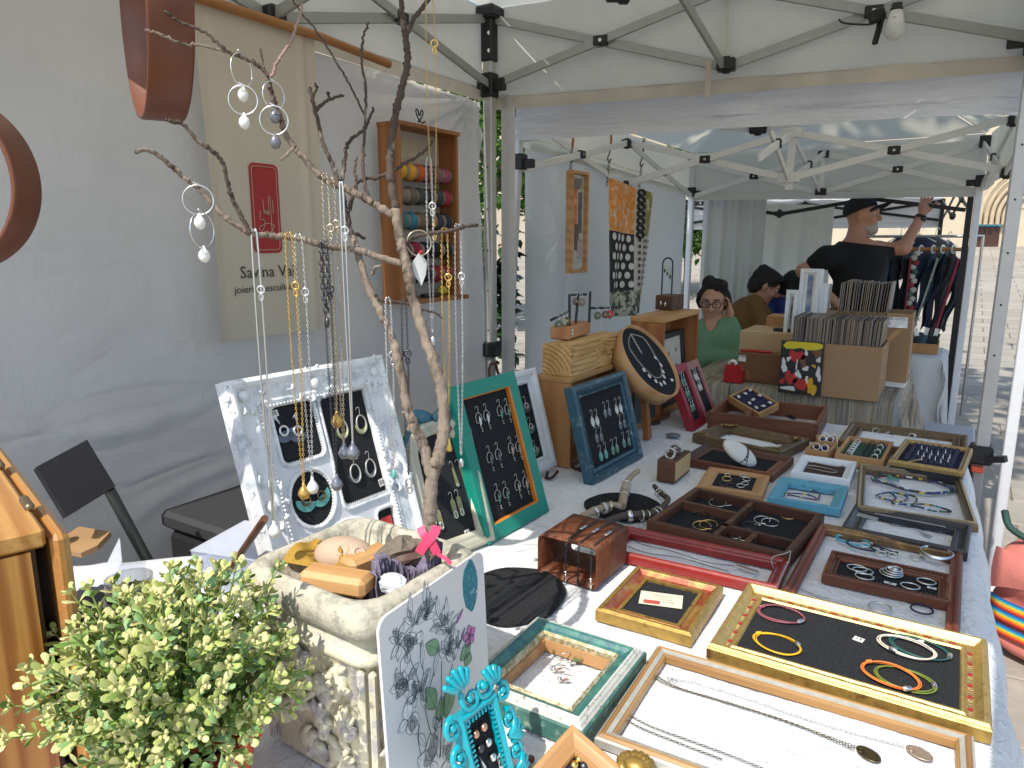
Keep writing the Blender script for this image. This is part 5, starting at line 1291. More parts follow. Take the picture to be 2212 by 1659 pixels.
mb=MB();sqlathe(mb,[(.100,0),(.101,.02),(.102,.168),(.106,.171),(.110,.175),(.111,.181),(.108,.186),(.104,.188),(.105,.200),(.102,.206),(.103,.212)]);mb.obj('body',LIMEW,t)
mb=MB();sqlathe(mb,[(.102,.206),(.113,.210),(.120,.217),(.1235,.227),(.124,.237),(.121,.247),(.114,.254),(.107,.2565),(.100,.254),(.095,.245),(.092,.222),(.02,.222),(.0,.222)],rc=.035);mb.obj('rim',CONC,t)
q=random.Random(4)
for face in range(2):
 T=TR(0,-.0938,0) if face==0 else RZ(math.pi/2)@TR(0,-.102,0)
 for x in(-.088,.088):mb=MB();mb.box((x,0,.085),(.012,.010,.165),T,.004);mb.obj('corner_strip',LIMEW,t)
 for k,(x,z,sx,sz) in enumerate(((-.055,.13,.018,.024),(-.02,.145,.016,.015),(.02,.12,.022,.018),(.05,.145,.015,.018),(-.03,.09,.020,.016),(.015,.075,.015,.018),(.055,.085,.016,.022),(-.06,.06,.017,.017),(-.01,.035,.022,.015),(.045,.035,.020,.018))):
  mb=MB();mb.sph((x,0,z),(sx,.011,sz),12,8,T,wob=.07)
  mb.sph((x+sx*.5,-.004,z-sz*.4),(sx*.6,.009,sz*.6),9,6,T,wob=.08)
  for j in range(6):
   a2=q.uniform(0,6.28);b2=q.uniform(-.6,.6)
   mb.tube([(x+sx*(.7+.9*s_)*math.cos(a2+b2*s_),-.004-.006*s_*(1-s_),z+sz*(.7+.9*s_)*math.sin(a2+b2*s_)) for s_ in(0,.35,.7,1)],[.0045,.0055,.0045,.001],6,T=T)
  mb.obj('fruit_relief',LIMEW,t)
zr=.985
mb=MB()
BURL=fabric('burlap',(.45,.27,.05),.2,30,.5,.003,sc=(1,1,1))
bq=[oz(603,1212,.996),oz(682,1160,1.012),oz(735,1182,1.02),oz(745,1238,.998)]
def bf(u,v):
 p=bq[0].lerp(bq[1],v).lerp(bq[3].lerp(bq[2],v),u);return(p.x,p.y,p.z+.010*math.sin(u*5+v*4)*math.sin(v*3)+.0016*(math.sin(u*120)*math.sin(v*100)))
mb.grid(bf,46,40,True);mb.obj('burlap_scrap',BURL,label='scrap of mustard yellow burlap tucked in the planter',cat='burlap')
PEB=mat('pale_pink_stone',(.50,.36,.25),.8,0,.1,20,90,.3,.001)
mb=MB();mb.sph((0,0,0),(.044,.032,.026),22,14)
st=mb.obj('holed_stone',PEB,None,TR(oz(746,1200,1.000))@RZ(.3)@RX(-.35),label='pale pink stone with two round holes lying in the planter',cat='stone')
mb=MB();iv_=st.matrix_world.inverted()
for(px,py) in((739,1187),(776,1193)):
 o_=iv_@EYE;dd_=(iv_.to_3x3()@ray(px,py));r3=V((.044,.032,.026));A3=sum((dd_[i]/r3[i])**2 for i in range(3));B3=sum(o_[i]*dd_[i]/r3[i]**2 for i in range(3));C3=sum((o_[i]/r3[i])**2 for i in range(3))-1
 h_=o_+dd_*((-B3-math.sqrt(max(0,B3*B3-A3*C3)))/A3);n_=V([h_[i]/r3[i]**2 for i in range(3)]).normalized()
 Tn=n_.to_track_quat('Z','Y').to_matrix().to_4x4();Tn.translation=h_+n_*.0006
 mb.lathe([(.0095,-.0015),(.0075,.0008),(.0058,.0),(.0045,-.003),(0,-.006)],14,Tn)
mb.obj('hole',PEB,st)
OFFC=wood('pale_wood_offcut',(.62,.36,.15),(.48,.25,.09),'X',24)
for(a_,b_,w,lb) in(((745,1232),(835,1195),.034,'upper wooden offcut resting in the planter'),((660,1245),(800,1268),.036,'lower wooden offcut lying along the planter rim')):
 pa,pb_=oz(*a_,1.0),oz(*b_,1.0);d=pb_-pa
 mb=MB();mb.box((0,0,0),(d.length,w,.026),None,.006);mb.obj('wood_offcut',OFFC,None,TR((pa+pb_)/2+V((0,0,.002)))@RZ(math.atan2(d.y,d.x)),label=lb,cat='wood block',group='wooden offcuts in the planter')
def rock(c,r,m_,label,seed,n=(14,10),j=.22,M_=None,name='rock'):
 q=random.Random(seed);mb=MB();mb.sph((0,0,0),r,*n)
 mb.v=[tuple(x*(1+q.uniform(-j,j)) for x in p) for p in mb.v];mb.sm=[False]*len(mb.sm)
 return mb.obj(name,m_,None,TR(c)@(M_ or Matrix()),label=label,cat='rock')
rock(oz(872,1196,1.012),(.034,.020,.022),mat('brown_slate',(.17,.14,.10),.85,0,.3,50,c2=(.12,.06,.05),thr=.55),'dark brown slate lump behind the purple bark in planter',3,M_=RZ(.9))
mb=MB();q=random.Random(9)
pa,pb_=oz(806,1264,1.0),oz(940,1208,1.0);d=pb_-pa;nv_=V((-d.y,d.x,0)).normalized();N_=90
top_=[q.uniform(-.006,.006) for _ in range(N_//2+2)];rg=[q.uniform(-1,1) for _ in range(N_+1)]
def bark(sd):
 def fn(u,v):
  k=int(round(u*N_));s_=u;tp=.030+.014*math.sin(s_*8)+top_[k//2]
  off=.012*math.sin(s_*5.5)+sd*(.006+.0030*rg[k]*(1 if 0<v else.6)+.002*math.sin(v*7+k))
  p=pa+d*s_+nv_*off;return(p.x,p.y,.970+(tp+.015)*v)
 return fn
mb.grid(bark(1),N_,5,False);mb.grid(bark(-1),N_,5,False)
mb.grid(lambda u,v:(lambda a,b:(a[0]+(b[0]-a[0])*v,a[1]+(b[1]-a[1])*v,a[2]))(bark(1)(u,1),bark(-1)(u,1)),N_,1,False)
mb.obj('purple_bark',mat('purple_grey_bark',(.17,.145,.20),.9,0,.3,60,120,.6,.002),label='strip of ridged purple grey bark standing in the planter',cat='bark',kind='thing')
rock(oz(850,1262,1.004),(.020,.014,.014),mat('white_quartz',(.55,.57,.58),.5,0,.15,50),'small white quartz pebble at the near rim of planter',5,j=.15)
mb=MB();mb.sph((0,0,0),(.085,.075,.02),18,8);mb.obj('soil',mat('dark_soil',(.05,.035,.025),1,0,.4,90,150,.9,.004),t,TR(0,0,.215))
TD=.93
BARKT=mat('branch_bark',(.25,.195,.145),.9,0,.3,60,170,1.0,.003,c2=(.085,.06,.042),thr=.55,c2s=55,soft=.07,sc=(1,1,.3))
BARKD=mat('twig_bark',(.07,.048,.034),.85,0,.3,40,150,.6,.0012,c2=(.30,.24,.18),thr=.63,c2s=30,soft=.07)
bt=thing('branch_tree','bare forked branch planted upright in the planter as necklace stand','branch',TR(at(930,1185,TD)),None)
inv=Matrix.Translation(-bt.matrix_world.translation)
def branch(name,pts,r0,r1,d0,d1,m_,seed=1,knots=.5):
 q=random.Random(seed);n=len(pts)
 P=[at(x,y,d0+(d1-d0)*i/max(1,n-1)) for i,(x,y) in enumerate(pts)]
 P=smooth_path(P,9);k=len(P);rs=[]
 for i in range(k):
  r=(r0+(r1-r0)*(i/(k-1))**.8)*TD/F
  r*=1+q.uniform(-.09,.09)+(knots*.45 if q.random()<.10 else 0)
  rs.append(r)
 P=[p+V((q.gauss(0,1),q.gauss(0,1),q.gauss(0,1)))*.0006 for p in P]
 mb=MB();mb.tube(P,rs,11);mb.v=[tuple(c+q.gauss(0,.055)*rs[min(k-1,i//11)]for c in p) for i,p in enumerate(mb.v)]
 for i in range(2,k-2):
  if q.random()<.07:
   dirv=V((q.gauss(0,1),q.gauss(0,1),q.gauss(0,1))).normalized();L=rs[i]*q.uniform(1.3,2.2)
   mb.tube([P[i],P[i]+dirv*L],[rs[i]*.5,rs[i]*.32],6)
 o=mb.obj(name,m_,bt,inv);return o
branch('trunk',[(926,1200),(927,1150),(928,1100),(932,1040),(946,990),(960,925),(955,850),(940,790),(916,722),(895,655),(885,600),(873,548),(862,500),(855,450)],16,9.5,TD,TD,BARKT,1)
branch('stem',[(932,1030),(915,965),(897,925),(880,880),(865,800),(850,740),(830,690),(805,640),(785,590),(772,545),(763,512)],12,7,TD,TD-.01,BARKT,2)
branch('stem',[(855,452),(845,395),(843,340),(848,290),(856,240),(868,190),(878,150),(880,105),(873,70),(870,40),(867,0),(866,-90)],9.5,5.5,TD,TD+.03,BARKD,3)
branch('branch',[(879,75),(895,40),(920,5),(940,-40)],5.5,4,TD+.02,TD,BARKD,4)
branch('branch',[(764,520),(753,481),(744,435),(732,397),(718,355),(700,316),(684,252),(674,212),(669,190)],6,4,TD-.01,TD+.04,BARKD,5)
branch('twig',[(683,238),(697,224),(715,213),(741,207)],4,2.8,TD+.03,TD+.02,BARKD,6)
branch('twig',[(713,214),(708,203),(709,199)],3,2.5,TD+.03,TD+.03,BARKD,6)
branch('twig',[(677,205),(684,192),(681,180)],3,2,TD+.04,TD+.05,BARKD,6)
branch('branch',[(737,402),(743,360),(749,317),(760,299),(777,287),(791,273),(807,233)],4.5,3,TD+.02,TD+.06,BARKD,7)
branch('branch',[(752,460),(763,425),(772,393),(814,383),(849,369),(880,350),(907,334),(925,318),(934,303)],5,3,TD,TD+.05,BARKD,8)
branch('twig',[(766,415),(769,395),(766,370),(770,340)],4,2.4,TD,TD+.02,BARKD,9)
branch('branch',[(851,465),(814,444),(779,423),(744,407),(718,397),(686,374),(650,334),(630,310),(614,283),(607,257),(596,230),(584,190),(581,161)],8,4.5,TD,TD-.07,BARKT,10)
branch('twig',[(582,165),(553,138),(520,122),(492,111),(449,74),(410,55),(380,42),(355,23)],4,2.6,TD-.07,TD-.10,BARKD,11)
branch('twig',[(494,112),(435,99),(393,94),(350,75),(314,65)],2.8,2.2,TD-.08,TD-.12,BARKT,12)
branch('twig',[(584,168),(600,133),(615,110),(628,93),(640,60),(653,9)],3.6,2.4,TD-.07,TD-.06,mat('pinkish_twig',(.30,.20,.16),.8,0,.2,40),13)
branch('twig',[(569,150),(566,130),(562,106)],2.8,2.4,TD-.07,TD-.06,BARKD,14)
branch('twig',[(636,316),(625,330),(608,345)],3.4,2.6,TD-.05,TD-.08,BARKT,15)
branch('twig',[(798,434),(786,386),(783,351),(786,310),(789,257),(789,187),(780,126),(785,79),(796,50)],4,2.4,TD,TD+.05,BARKD,16)
branch('twig',[(787,247),(758,187),(726,133),(684,68),(648,24),(625,-12)],2.6,1.8,TD+.03,TD-.02,BARKD,17)
branch('branch',[(868,570),(814,554),(781,542),(732,535),(681,526),(650,516),(615,512),(580,508),(545,505),(520,492),(486,469),(446,425),(420,400),(392,379),(365,355),(345,338),(322,325),(294,328)],7.5,4,TD,TD-.13,BARKT,18)
branch('branch',[(541,505),(520,465),(503,432),(490,390),(479,348),(452,322),(425,302),(395,268),(377,264),(360,257)],4.5,3.2,TD-.08,TD-.13,BARKD,19)
branch('branch',[(872,535),(886,516),(926,505),(977,498),(1007,488),(1031,487)],5,3.6,TD,TD+.05,BARKD,20)
branch('twig',[(811,639),(832,649),(872,654),(900,666),(925,671),(940,675),(954,688)],3.6,1.8,TD-.01,TD+.02,BARKD,21)
branch('twig',[(768,507),(776,508),(787,515)],3.4,3,TD,TD+.02,BARKD,22)
branch('twig',[(805,592),(812,578),(822,574)],3.4,2.8,TD,TD-.02,BARKT,23)
RIB=mat('pink_ribbon',(.80,.05,.13),.5,0,.08,300)
t=thing('ribbon','bright pink ribbon crossed round the foot of the branch','ribbon',TR(at(925,1165,TD)),None)
ib=Matrix.Translation(-t.matrix_world.translation)
def rib(pts,w=.010):
 mb=MB();P=smooth_path(pts,5);vs=[]
 for i,p in enumerate(P):
  dd=(P[min(i+1,len(P)-1)]-P[max(i-1,0)]).normalized();s_=dd.cross(FW).normalized()*w/2
  vs+=[p-s_,p+s_]
 mb.add(vs,[(2*i,2*i+1,2*i+3,2*i+2) for i in range(len(P)-1)],True);mb.obj('band',RIB,t,ib)
rib([at(908,1138,TD-.01),at(915,1155,TD-.016),at(932,1172,TD-.016),at(944,1196,TD-.012)],.011)
rib([at(943,1136,TD-.01),at(938,1152,TD-.018),at(920,1172,TD-.018),at(905,1195,TD-.014)],.012)
rib([at(944,1196,TD-.012),at(960,1205,TD-.02),at(975,1218,TD-.02)],.005)
def hang(label,px,py,D,ybot,m_,pend,gap=.008,pitch=.0034,r=.0006,snake=False,clasp=True,ytop2=None):
 p=at(px,py,D);zb_=at(px+(1106-px)/8000*(ybot-py),ybot,D);L=p.z-zb_.z
 t=thing('necklace',label,'necklace',TR(p),'necklaces hanging from the branch')
 side=RT*gap/2
 for s_ in(-1,1):
  pts=smooth_path([V((0,0,.004))+side*s_*.2,side*s_-V((0,0,.012)),side*s_*1.1-V((0,0,L*.5)),-V((0,0,L-.006))+side*s_*.12],8)
  mb=MB()
  if snake:mb.tube(pts,r*2.0,5)
  else:mb.chain(pts,pitch,r)
  mb.obj('chain',m_,t)
 if clasp:
  c=side-V((0,0,.05+.02*R.random()))
  mb=MB();T=TR(c)@RZ(YAW)@RX(math.pi/2)
  mb.ring((0,0,0),.0045,.0012,14,5,T);mb.ring((0,-.009,0),.0042,.001,12,5,T,.6,1);mb.obj('clasp',m_,t)
 e_=V((0,0,-L))
 mb=MB()
 if pend[0]=='pearl':mb.lathe([(0,-.016),(.005,-.0145),(.0078,-.009),(.0078,-.006),(.005,-.0005),(.0022,.003),(.0018,.007),(0,.008)],14,TR(e_)@Matrix.Scale(pend[2]if len(pend)>2 else 1,4))
 elif pend[0]=='bell':mb.lathe([(0,-.016),(.006,-.016),(.0062,-.013),(.0035,-.004),(.003,.001),(.001,.005),(0,.006)],12,TR(e_))
 elif pend[0]=='charm':mb.sph(e_-V((0,0,.006)),(.004,.003,.007),8,6,wob=.12)
 elif pend[0]=='link':
  T=TR(e_)@RZ(YAW)@RX(math.pi/2)
  mb.ring((0,-.006,0),.006,.0016,14,5,T,.7,1.1);mb.ring((.001,-.015,.001),.005,.0014,12,5,T,.7,1)
 mb.obj('pendant',pend[1],t)
 return t
CHG=mat('champagne_chain',(.62,.52,.36),.3,1)
hang('silver necklace with white pearl over the left rim of planter',549,507,TD-.075,1188,SILVER(),('pearl',PEARL()),.007,snake=True)
hang('gold necklace with gold pearl drop, left of centre',624,512,TD-.055,1092,GOLD(),('pearl',mat('gold_pearl',(.55,.34,.08),.3,.6,.1)),.009)
hang('silver necklace with white pearl right of the gold one',645,516,TD-.05,1078,SILVER(),('pearl',PEARL()),.009)
hang('oxidised black chain necklace with grey teardrop',702,529,TD-.035,1070,DSILVER(),('pearl',GPEARL()),.007)
t=hang('short black chain tail of coiled links',698,529,TD-.04,690,DSILVER(),('charm',DSILVER()),.006,.007,.0012,clasp=False)
hang('gold necklace with golden teardrop from the upper branch',702,384,TD-.04,925,CHG,('pearl',mat('gold_pearl',(.55,.34,.08),.3,.6,.1)),.007)
hang('champagne necklace with grey pearl between branch forks',716,395,TD-.035,1000,CHG,('pearl',GPEARL()),.007)
hang('thick silver snake chain with dark grey pearl',737,403,TD-.045,998,SILVER(),('pearl',GPEARL(),1.1),.004,snake=True)
hang('thin silver necklace with tiny green charm before white frame',838,649,TD-.02,1040,SILVER(),('charm',MINTEN),.007)
hang('dark thin necklace with two small links',872,654,TD-.01,1060,DSILVER(),('link',SILVER()),.006)
hang('very long fine gold chain from the topmost fork',928,2,TD,500,GOLD(),('charm',GOLD()),.010,.0028,.0004)
hang('fine silver chain with tiny charm from the upper right twig',926,346,TD+.03,738,SILVER(),('charm',SILVER()),.007,.003,.0005)
hang('gold necklace with small gold bell on the right branch',960,500,TD+.03,975,GOLD(),('bell',GOLD()),.008)
hang('silver necklace with shell charm at the tip of right branch',989,494,TD+.04,1022,SILVER(),('charm',SILVER()),.008)
def hoopearring(label,px,py,D,Rr,m_p,yaw=0,drop=1):
 t=thing('hoop_earring',label,'earring',TR(at(px,py,D))@RZ(YAW+yaw),'pearl hoop earrings on the twigs')
 mb=MB();mb.ring((0,0,0),Rr,.0009,30,5,RX(math.pi/2));mb.tube([(-.004,0,Rr+.003),(.004,0,Rr-.001)],.0012,5);mb.obj('hoop',SILVER(),t)
 if drop:
  mb=MB();mb.lathe([(0,-.017),(.0045,-.015),(.0068,-.010),(.006,-.005),(.0025,-.001),(.0012,.002),(0,.003)],12,TR(0,0,-Rr));mb.obj('pearl',m_p,t)
hoopearring('narrow silver hoop with white pearl on the upper left twig',522,152,TD-.075,.019,PEARL(),1.25)
hoopearring('wide silver hoop with white pearl under the narrow one',525,216,TD-.08,.0165,PEARL(),.2)
hoopearring('thin silver hoop with dark bead beside the upper stem',591,206,TD-.065,.016,GPEARL(),1.0)
hoopearring('wide silver hoop with dark bead round the middle branch',592,260,TD-.07,.0165,GPEARL(),.15)
hoopearring('silver hoop with white pearl on the lower left branch',428,432,TD-.11,.0165,PEARL(),.25)
hoopearring('narrow silver hoop with white pearl hanging lowest on the left',437,497,TD-.112,.020,PEARL(),1.3)
t=thing('leaf_hoop_earring','gold hoop with white leaf and red bead on the right branch','earring',TR(at(905,525,TD+.01))@RZ(YAW+.4),None)
mb=MB();mb.ring((0,0,0),.0165,.0009,26,5,RX(math.pi/2));mb.obj('hoop',CHG,t)
mb=MB();vs,fs=leaf_mesh(0,.013,.045,.15);mb.add(vs,fs,True,TR(0,-.003,-.010)@RX(-math.pi/2));mb.obj('leaf',WHITEEN,t)
mb=MB();mb.sph((.001,-.006,-.012),.0032,8,5);mb.obj('red_bead',mat('red_bead',(.3,.01,.01),.3),t)
#  printed board with flowers
pb0,pb1=V((-.508,.545,0)),V((-.500,.762,0))
PBd=Panel(V((-.503,.655,.752)),V((-.045,1,0)),V((-.045,0,1)))
l0,l1=PBd.loc(815,1330),PBd.loc(1043,1197)
x0,x1,yt=l0.x,l1.x,(l0.y+l1.y)/2
t=thing('flower_board','white board printed with inked flowers, leaning on the planter','printed board',PBd.M,None)
mb=MB();mb.prism(rrect(x1-x0,yt,.016,6,(x0+x1)/2,yt/2),-.004,0);mb.obj('board',mat('satin_white_board',(.62,.61,.59),.35,0,.02,spec=.5),t)
INKB=mat('blue_black_ink',(.03,.055,.07),.7);PGREEN=mat('print_green',(.20,.34,.18),.7,0,.2,60);PPINK=mat('print_pink',(.55,.20,.42),.7,0,.15,60);PTEAL=mat('print_teal',(.02,.17,.21),.7,0,.4,160,c2=(.55,.60,.60),thr=.62,c2s=70)
def bl(px,py,z=.0003):return PBd.loc(px,py,z)
def cr(cx,cy):return(735.5+cx*.335,1106+cy*.335)
INKL=MB()
def ink(pts,r=.00045,k=5):
 INKL.tube([tuple(p) for p in smooth_path([bl(*cr(*p)) for p in pts],k)],r,3)
def petal(mb,c,L,w,ang,z=.0004):
 T=TR(*bl(*cr(*c),z))@RZ(ang);n=10
 pts=[(w*math.sin(math.pi*i/n)*(1-.3*i/n),L*i/n) for i in range(n+1)]+[(-w*math.sin(math.pi*i/n)*(1-.3*i/n),L*i/n) for i in range(n-1,0,-1)]
 if mb:mb.prism(pts,0,.0002,T)
 INKL.tube([tuple(T@V((x,y,.0003))) for x,y in pts],.00026,3,True)
 INKL.tube([tuple(T@V((0,L*s_,.0003))) for s_ in(.05,.5,.9)],.00018,3)
q=random.Random(6)
for stem in([(630,1580),(575,1400),(540,1240),(500,1080),(455,960),(440,900)],[(645,1580),(650,1400),(650,1200),(652,960)],[(640,1590),(660,1300),(690,1100),(725,980)],[(560,1230),(530,1000),(515,860),(520,760)],[(520,1570),(500,1460),(510,1370)],[(455,960),(420,900),(350,800)],[(545,1240),(575,1130),(600,1040)]):ink(stem,.00055)
white_p=mat('print_white',(.66,.66,.64),.7)
wm=MB();gm=MB();pm=MB()
for(cx,cy,n,L,w) in((480,720,7,.026,.005),(540,690,7,.028,.005),(370,850,6,.022,.005),(430,910,6,.022,.007),(480,840,5,.022,.008),(660,740,8,.028,.005),(705,780,8,.026,.005),(690,910,7,.024,.008),(750,870,6,.022,.006),(430,1080,8,.024,.007),(400,1130,6,.020,.006),(520,1150,8,.026,.006),(470,1200,6,.022,.006),(440,1350,4,.026,.011),(500,1440,2,.034,.008),(620,1400,4,.016,.005),(590,1600,5,.034,.014),(690,1590,5,.032,.014)):
 for i in range(n):petal(wm,(cx+q.uniform(-14,14),cy+q.uniform(-14,14)),L*q.uniform(.7,1.2),w*q.uniform(.7,1.2),q.uniform(-1.4,1.4)+(math.pi if q.random()<.25 else 0))
for(cx,cy,a_) in((450,690,-.05),(545,640,-.05),(560,660,-.1),(635,690,.1),(680,700,-.1),(330,770,-2.3),(525,1010,-.1),(600,1060,-.35),(360,1000,3.0)):
 petal(wm,(cx,cy),.036*q.uniform(.8,1.2),.0045,a_)
for(cx,cy,L,w,a_) in((640,890,.036,.012,.9),(770,960,.030,.012,-1.2),(610,1270,.040,.014,.35),(680,1330,.046,.016,-.35),(640,1360,.034,.012,-.2),(835,900,.02,.012,2.4)):petal(gm,(cx,cy),L,w,a_)
for i in range(5):petal(pm,(830,800),.016,.008,i*1.256)
petal(pm,(745,722),.022,.003,-.9);petal(pm,(765,860),.024,.002,-.7)
wm.obj('print_petals',white_p,t,kind='stuff');gm.obj('print_leaves',PGREEN,t,kind='stuff');pm.obj('print_pink_flower',PPINK,t,kind='stuff')
c=bl(*cr(835,475));mb=MB();mb.prism([(c.x+x*.018,c.y+y*.036) for x,y in((0,1),(.3,.97),(.55,.8),(.9,.4),(1,0),(.9,-.45),(.6,-.8),(.3,-.98),(0,-1.05),(-.3,-.9),(-.7,-.7),(-.95,-.2),(-.95,.3),(-.7,.75),(-.35,.85))],.0002,.0006);mb.obj('print_seed',PTEAL,t)
INKL.obj('print_ink_lines',INKB,t,kind='stuff')
CYAN=mat('glossy_cyan_paint',(.0,.33,.39),.25,0,.06,40,coat=.4)
PC=Panel(V((-.400,.735,.752)),V((.10,1,0)),V((-.30,.03,1)))
lt=[PC.loc(993,1546),PC.loc(1061,1497),PC.loc(1050,1659),PC.loc(1110,1645)]
cxm=(lt[0].x+lt[1].x)/2;topy=(lt[0].y+lt[1].y)/2;wo=abs(lt[1].x-lt[0].x)+.012;hcy=topy-.075
t=thing('cyan_ornate_frame','small glossy cyan baroque frame with ear studs on black felt','display frame',PC.M,'display frames and trays on the jewellery table')
ho=.150;yb=topy-ho
mb=MB();mb.frame(wo,ho,[(0,-.012),(0,.002),(.004,.006),(.008,.004),(.011,.0),(.011,-.012)],None,cxm,yb+ho/2);mb.obj('moulding',CYAN,t)
mb=MB();mb.box((cxm,yb+ho/2,-.010),(wo-.018,ho-.018,.005));mb.obj('felt_board',BK,t)
mb=MB()
for i in range(int(wo/.006)):
 for y in(yb+.012,yb+ho-.012):mb.box((cxm-wo/2+.01+i*.006,y,.001),(.0025,.006,.004))
for i in range(int(ho/.006)):
 for s_ in(-1,1):mb.box((cxm+s_*(wo/2-.012),yb+.008+i*.006,.001),(.006,.0025,.004))
mb.obj('ribbed_edge',CYAN,t,kind='stuff')
def scroll(c,s_,a0,turns,k=1,r=.0042):
 mb=MB();pts=[]
 for i in range(18):
  f_=i/17;b=a0+k*turns*6.283*f_;R0=s_*(1-.8*f_);pts.append((c[0]+R0*math.cos(b),c[1]+R0*math.sin(b),.002))
 mb.tube(pts,[r*(1-.45*i/17) for i in range(18)],7);mb.sph(pts[-1],r*1.25,8,6);mb.obj('scroll',CYAN,t)
def palm(c,L,a,n=5):
 mb=MB()
 for i in range(n):
  b=a+(i-(n-1)/2)*.42;e2=(c[0]+L*math.sin(b),c[1]+L*math.cos(b),.003)
  mb.tube([(c[0],c[1],0),((c[0]+e2[0])/2,(c[1]+e2[1])/2,.007),e2],[.003,.0048,.004],7);mb.sph(e2,.0042,7,5)
 mb.obj('palmette',CYAN,t)
palm((cxm-wo*.32,yb+ho+.026),.026,-.1,5);palm((cxm+wo*.42,yb+ho+.008),.022,.3,4)
scroll((cxm-wo*.1,yb+ho+.012),.017,2.4,1.1);scroll((cxm+wo*.22,yb+ho+.014),.017,.6,1.1,-1);mb=MB();mb.sph((cxm+wo*.22,yb+ho+.016,.003),.006,9,6);mb.obj('boss',CYAN,t)
for y in(.95,.72,.45,.2):
 scroll((cxm-wo/2-.010,yb+ho*y),.014,1.5,1.1,1);scroll((cxm+wo/2+.010,yb+ho*y),.013,1.6,1.1,-1)
palm((cxm-wo/2-.006,yb+ho*.58),.024,-1.3,4);palm((cxm+wo/2+.006,yb+ho*.58),.022,1.3,4)
palm((cxm-wo/2-.004,yb+ho*.30),.020,-1.5,4);palm((cxm+wo/2+.004,yb+ho*.30),.020,1.5,4);palm((cxm,yb-.004),.02,math.pi,5)
for k,(px,py,m_,lb) in enumerate(((1042,1570,ROSE,'rose gold, uppermost'),(1024,1586,ROSE,'rose gold, second'),(1051,1603,SILVER(),'silver, right'),(1034,1617,DSILVER(),'dark, left'),(1061,1635,SILVER(),'silver, nearest the 25 tag'))):
 mb=MB();mb.sph((0,0,.003),(.0052,.0056,.004),10,6,wob=.08);mb.obj('ear_stud',m_,None,PC.matp(px,py,-.006),label='%s textured ear stud in the cyan frame'%lb,cat='ear stud',group='ear studs in the cyan frame')
tagp(PC,1084,1642,1,'25',-.005,.013,.017,.05,'in the cyan baroque frame')
mb=MB();mb.box((0,0,0),(.030,.0015,.04),None,.0006);mb.obj('plastic_tab',glass('clear_plastic'),None,TR(oz(1045,1668,.79))@RZ(rad(-32))@RX(.2),label='small clear plastic holder in front of the cyan frame',cat='plastic holder')
#  felt pads, driftwood, rusty box, ring block
def pad(px,py,rx,ry,label,a=0,seed=2,z=.7535):
 q=random.Random(seed);pts=[]
 ph=[q.uniform(0,6) for _ in range(3)]
 for i in range(60):
  b=6.2832*i/60;k=1+.02*math.sin(3*b+ph[0])+.012*math.sin(7*b+ph[1]);pts.append((rx*k*math.cos(b),ry*k*math.sin(b)))
 mb=MB();mb.prism(pts,0,.004);return mb.obj('felt_pad',FELT(),None,TR(oz(px,py,z-.001))@RZ(a),label=label,cat='felt pad')
pad(1110,1285,.098,.115,'round black felt pad between the flower board and rusty box',.3)
pad(1346,1095,.098,.098,'round black felt pad under the two driftwood sticks',.2,5)
c4=lambda x,y:(1106+x*.275,967.8+y*.275)
def stick(label,pts,rr,m_,rings,lift,name='driftwood'):
 P=smooth_path([oz(*c4(x,y),.765+lift*h) for x,y,h in pts],5)
 q=random.Random(len(pts));rs=[rr*(1-.35*i/len(P))*q.uniform(.9,1.12) for i in range(len(P))]
 mb=MB();mb.tube(P,rs,10);o=mb.obj(name,m_,label=label,cat='driftwood')
 for k,(i,w,r_,lb) in enumerate(rings):
  j=int(i*(len(P)-2));d=(P[j+1]-P[j]).normalized();T=d.to_track_quat('Z','Y').to_matrix().to_4x4();T.translation=P[j]-V((0,0,.003))
  mb=MB();mb.lathe([(r_,-w/2),(r_+.0012,-w/2),(r_+.0014,0),(r_+.0012,w/2),(r_,w/2),(r_,-w/2)],24,T@RX(.12*((k%3)-1)))
  mb.obj('finger_ring',(SILVER(),mat('matte_silver',(.55,.53,.48),.5,.7),CHG)[k%3],None,None,label=lb,cat='ring',group='rings threaded on driftwood')
DRIFT=mat('pale_driftwood',(.36,.28,.19),.85,0,.2,40,90,.4,.001);DRIFTD=mat('dark_driftwood',(.075,.055,.042),.85,0,.3,40,90,.5,.0015)
stick('pale driftwood stick with silver rings, lower part',[(480,620,0),(560,540,.4),(680,480,1),(790,445,1.4),(865,462,1.2)],.0105,DRIFT,[(.52,.006,.0125,'wide silver ring on pale driftwood, first from the rusty box'),(.66,.010,.0128,'broad silver ring on pale driftwood, second from the rusty box'),(.78,.007,.0125,'silver ring on pale driftwood, third from the rusty box')],.014)
stick('pale driftwood stick with stacked rings, upper part',[(862,455,1.2),(880,370,1.6),(900,280,2),(935,225,2.2),(990,180,2)],.0105,DRIFT,[(.30,.003,.0125,'thin ring, lowest of the stack on upper pale driftwood'),(.38,.003,.0125,'thin ring, second of the stack on upper pale driftwood'),(.46,.003,.0122,'thin ring, third of the stack on upper pale driftwood'),(.54,.004,.0120,'thin ring, top of the stack on upper pale driftwood')],.014)
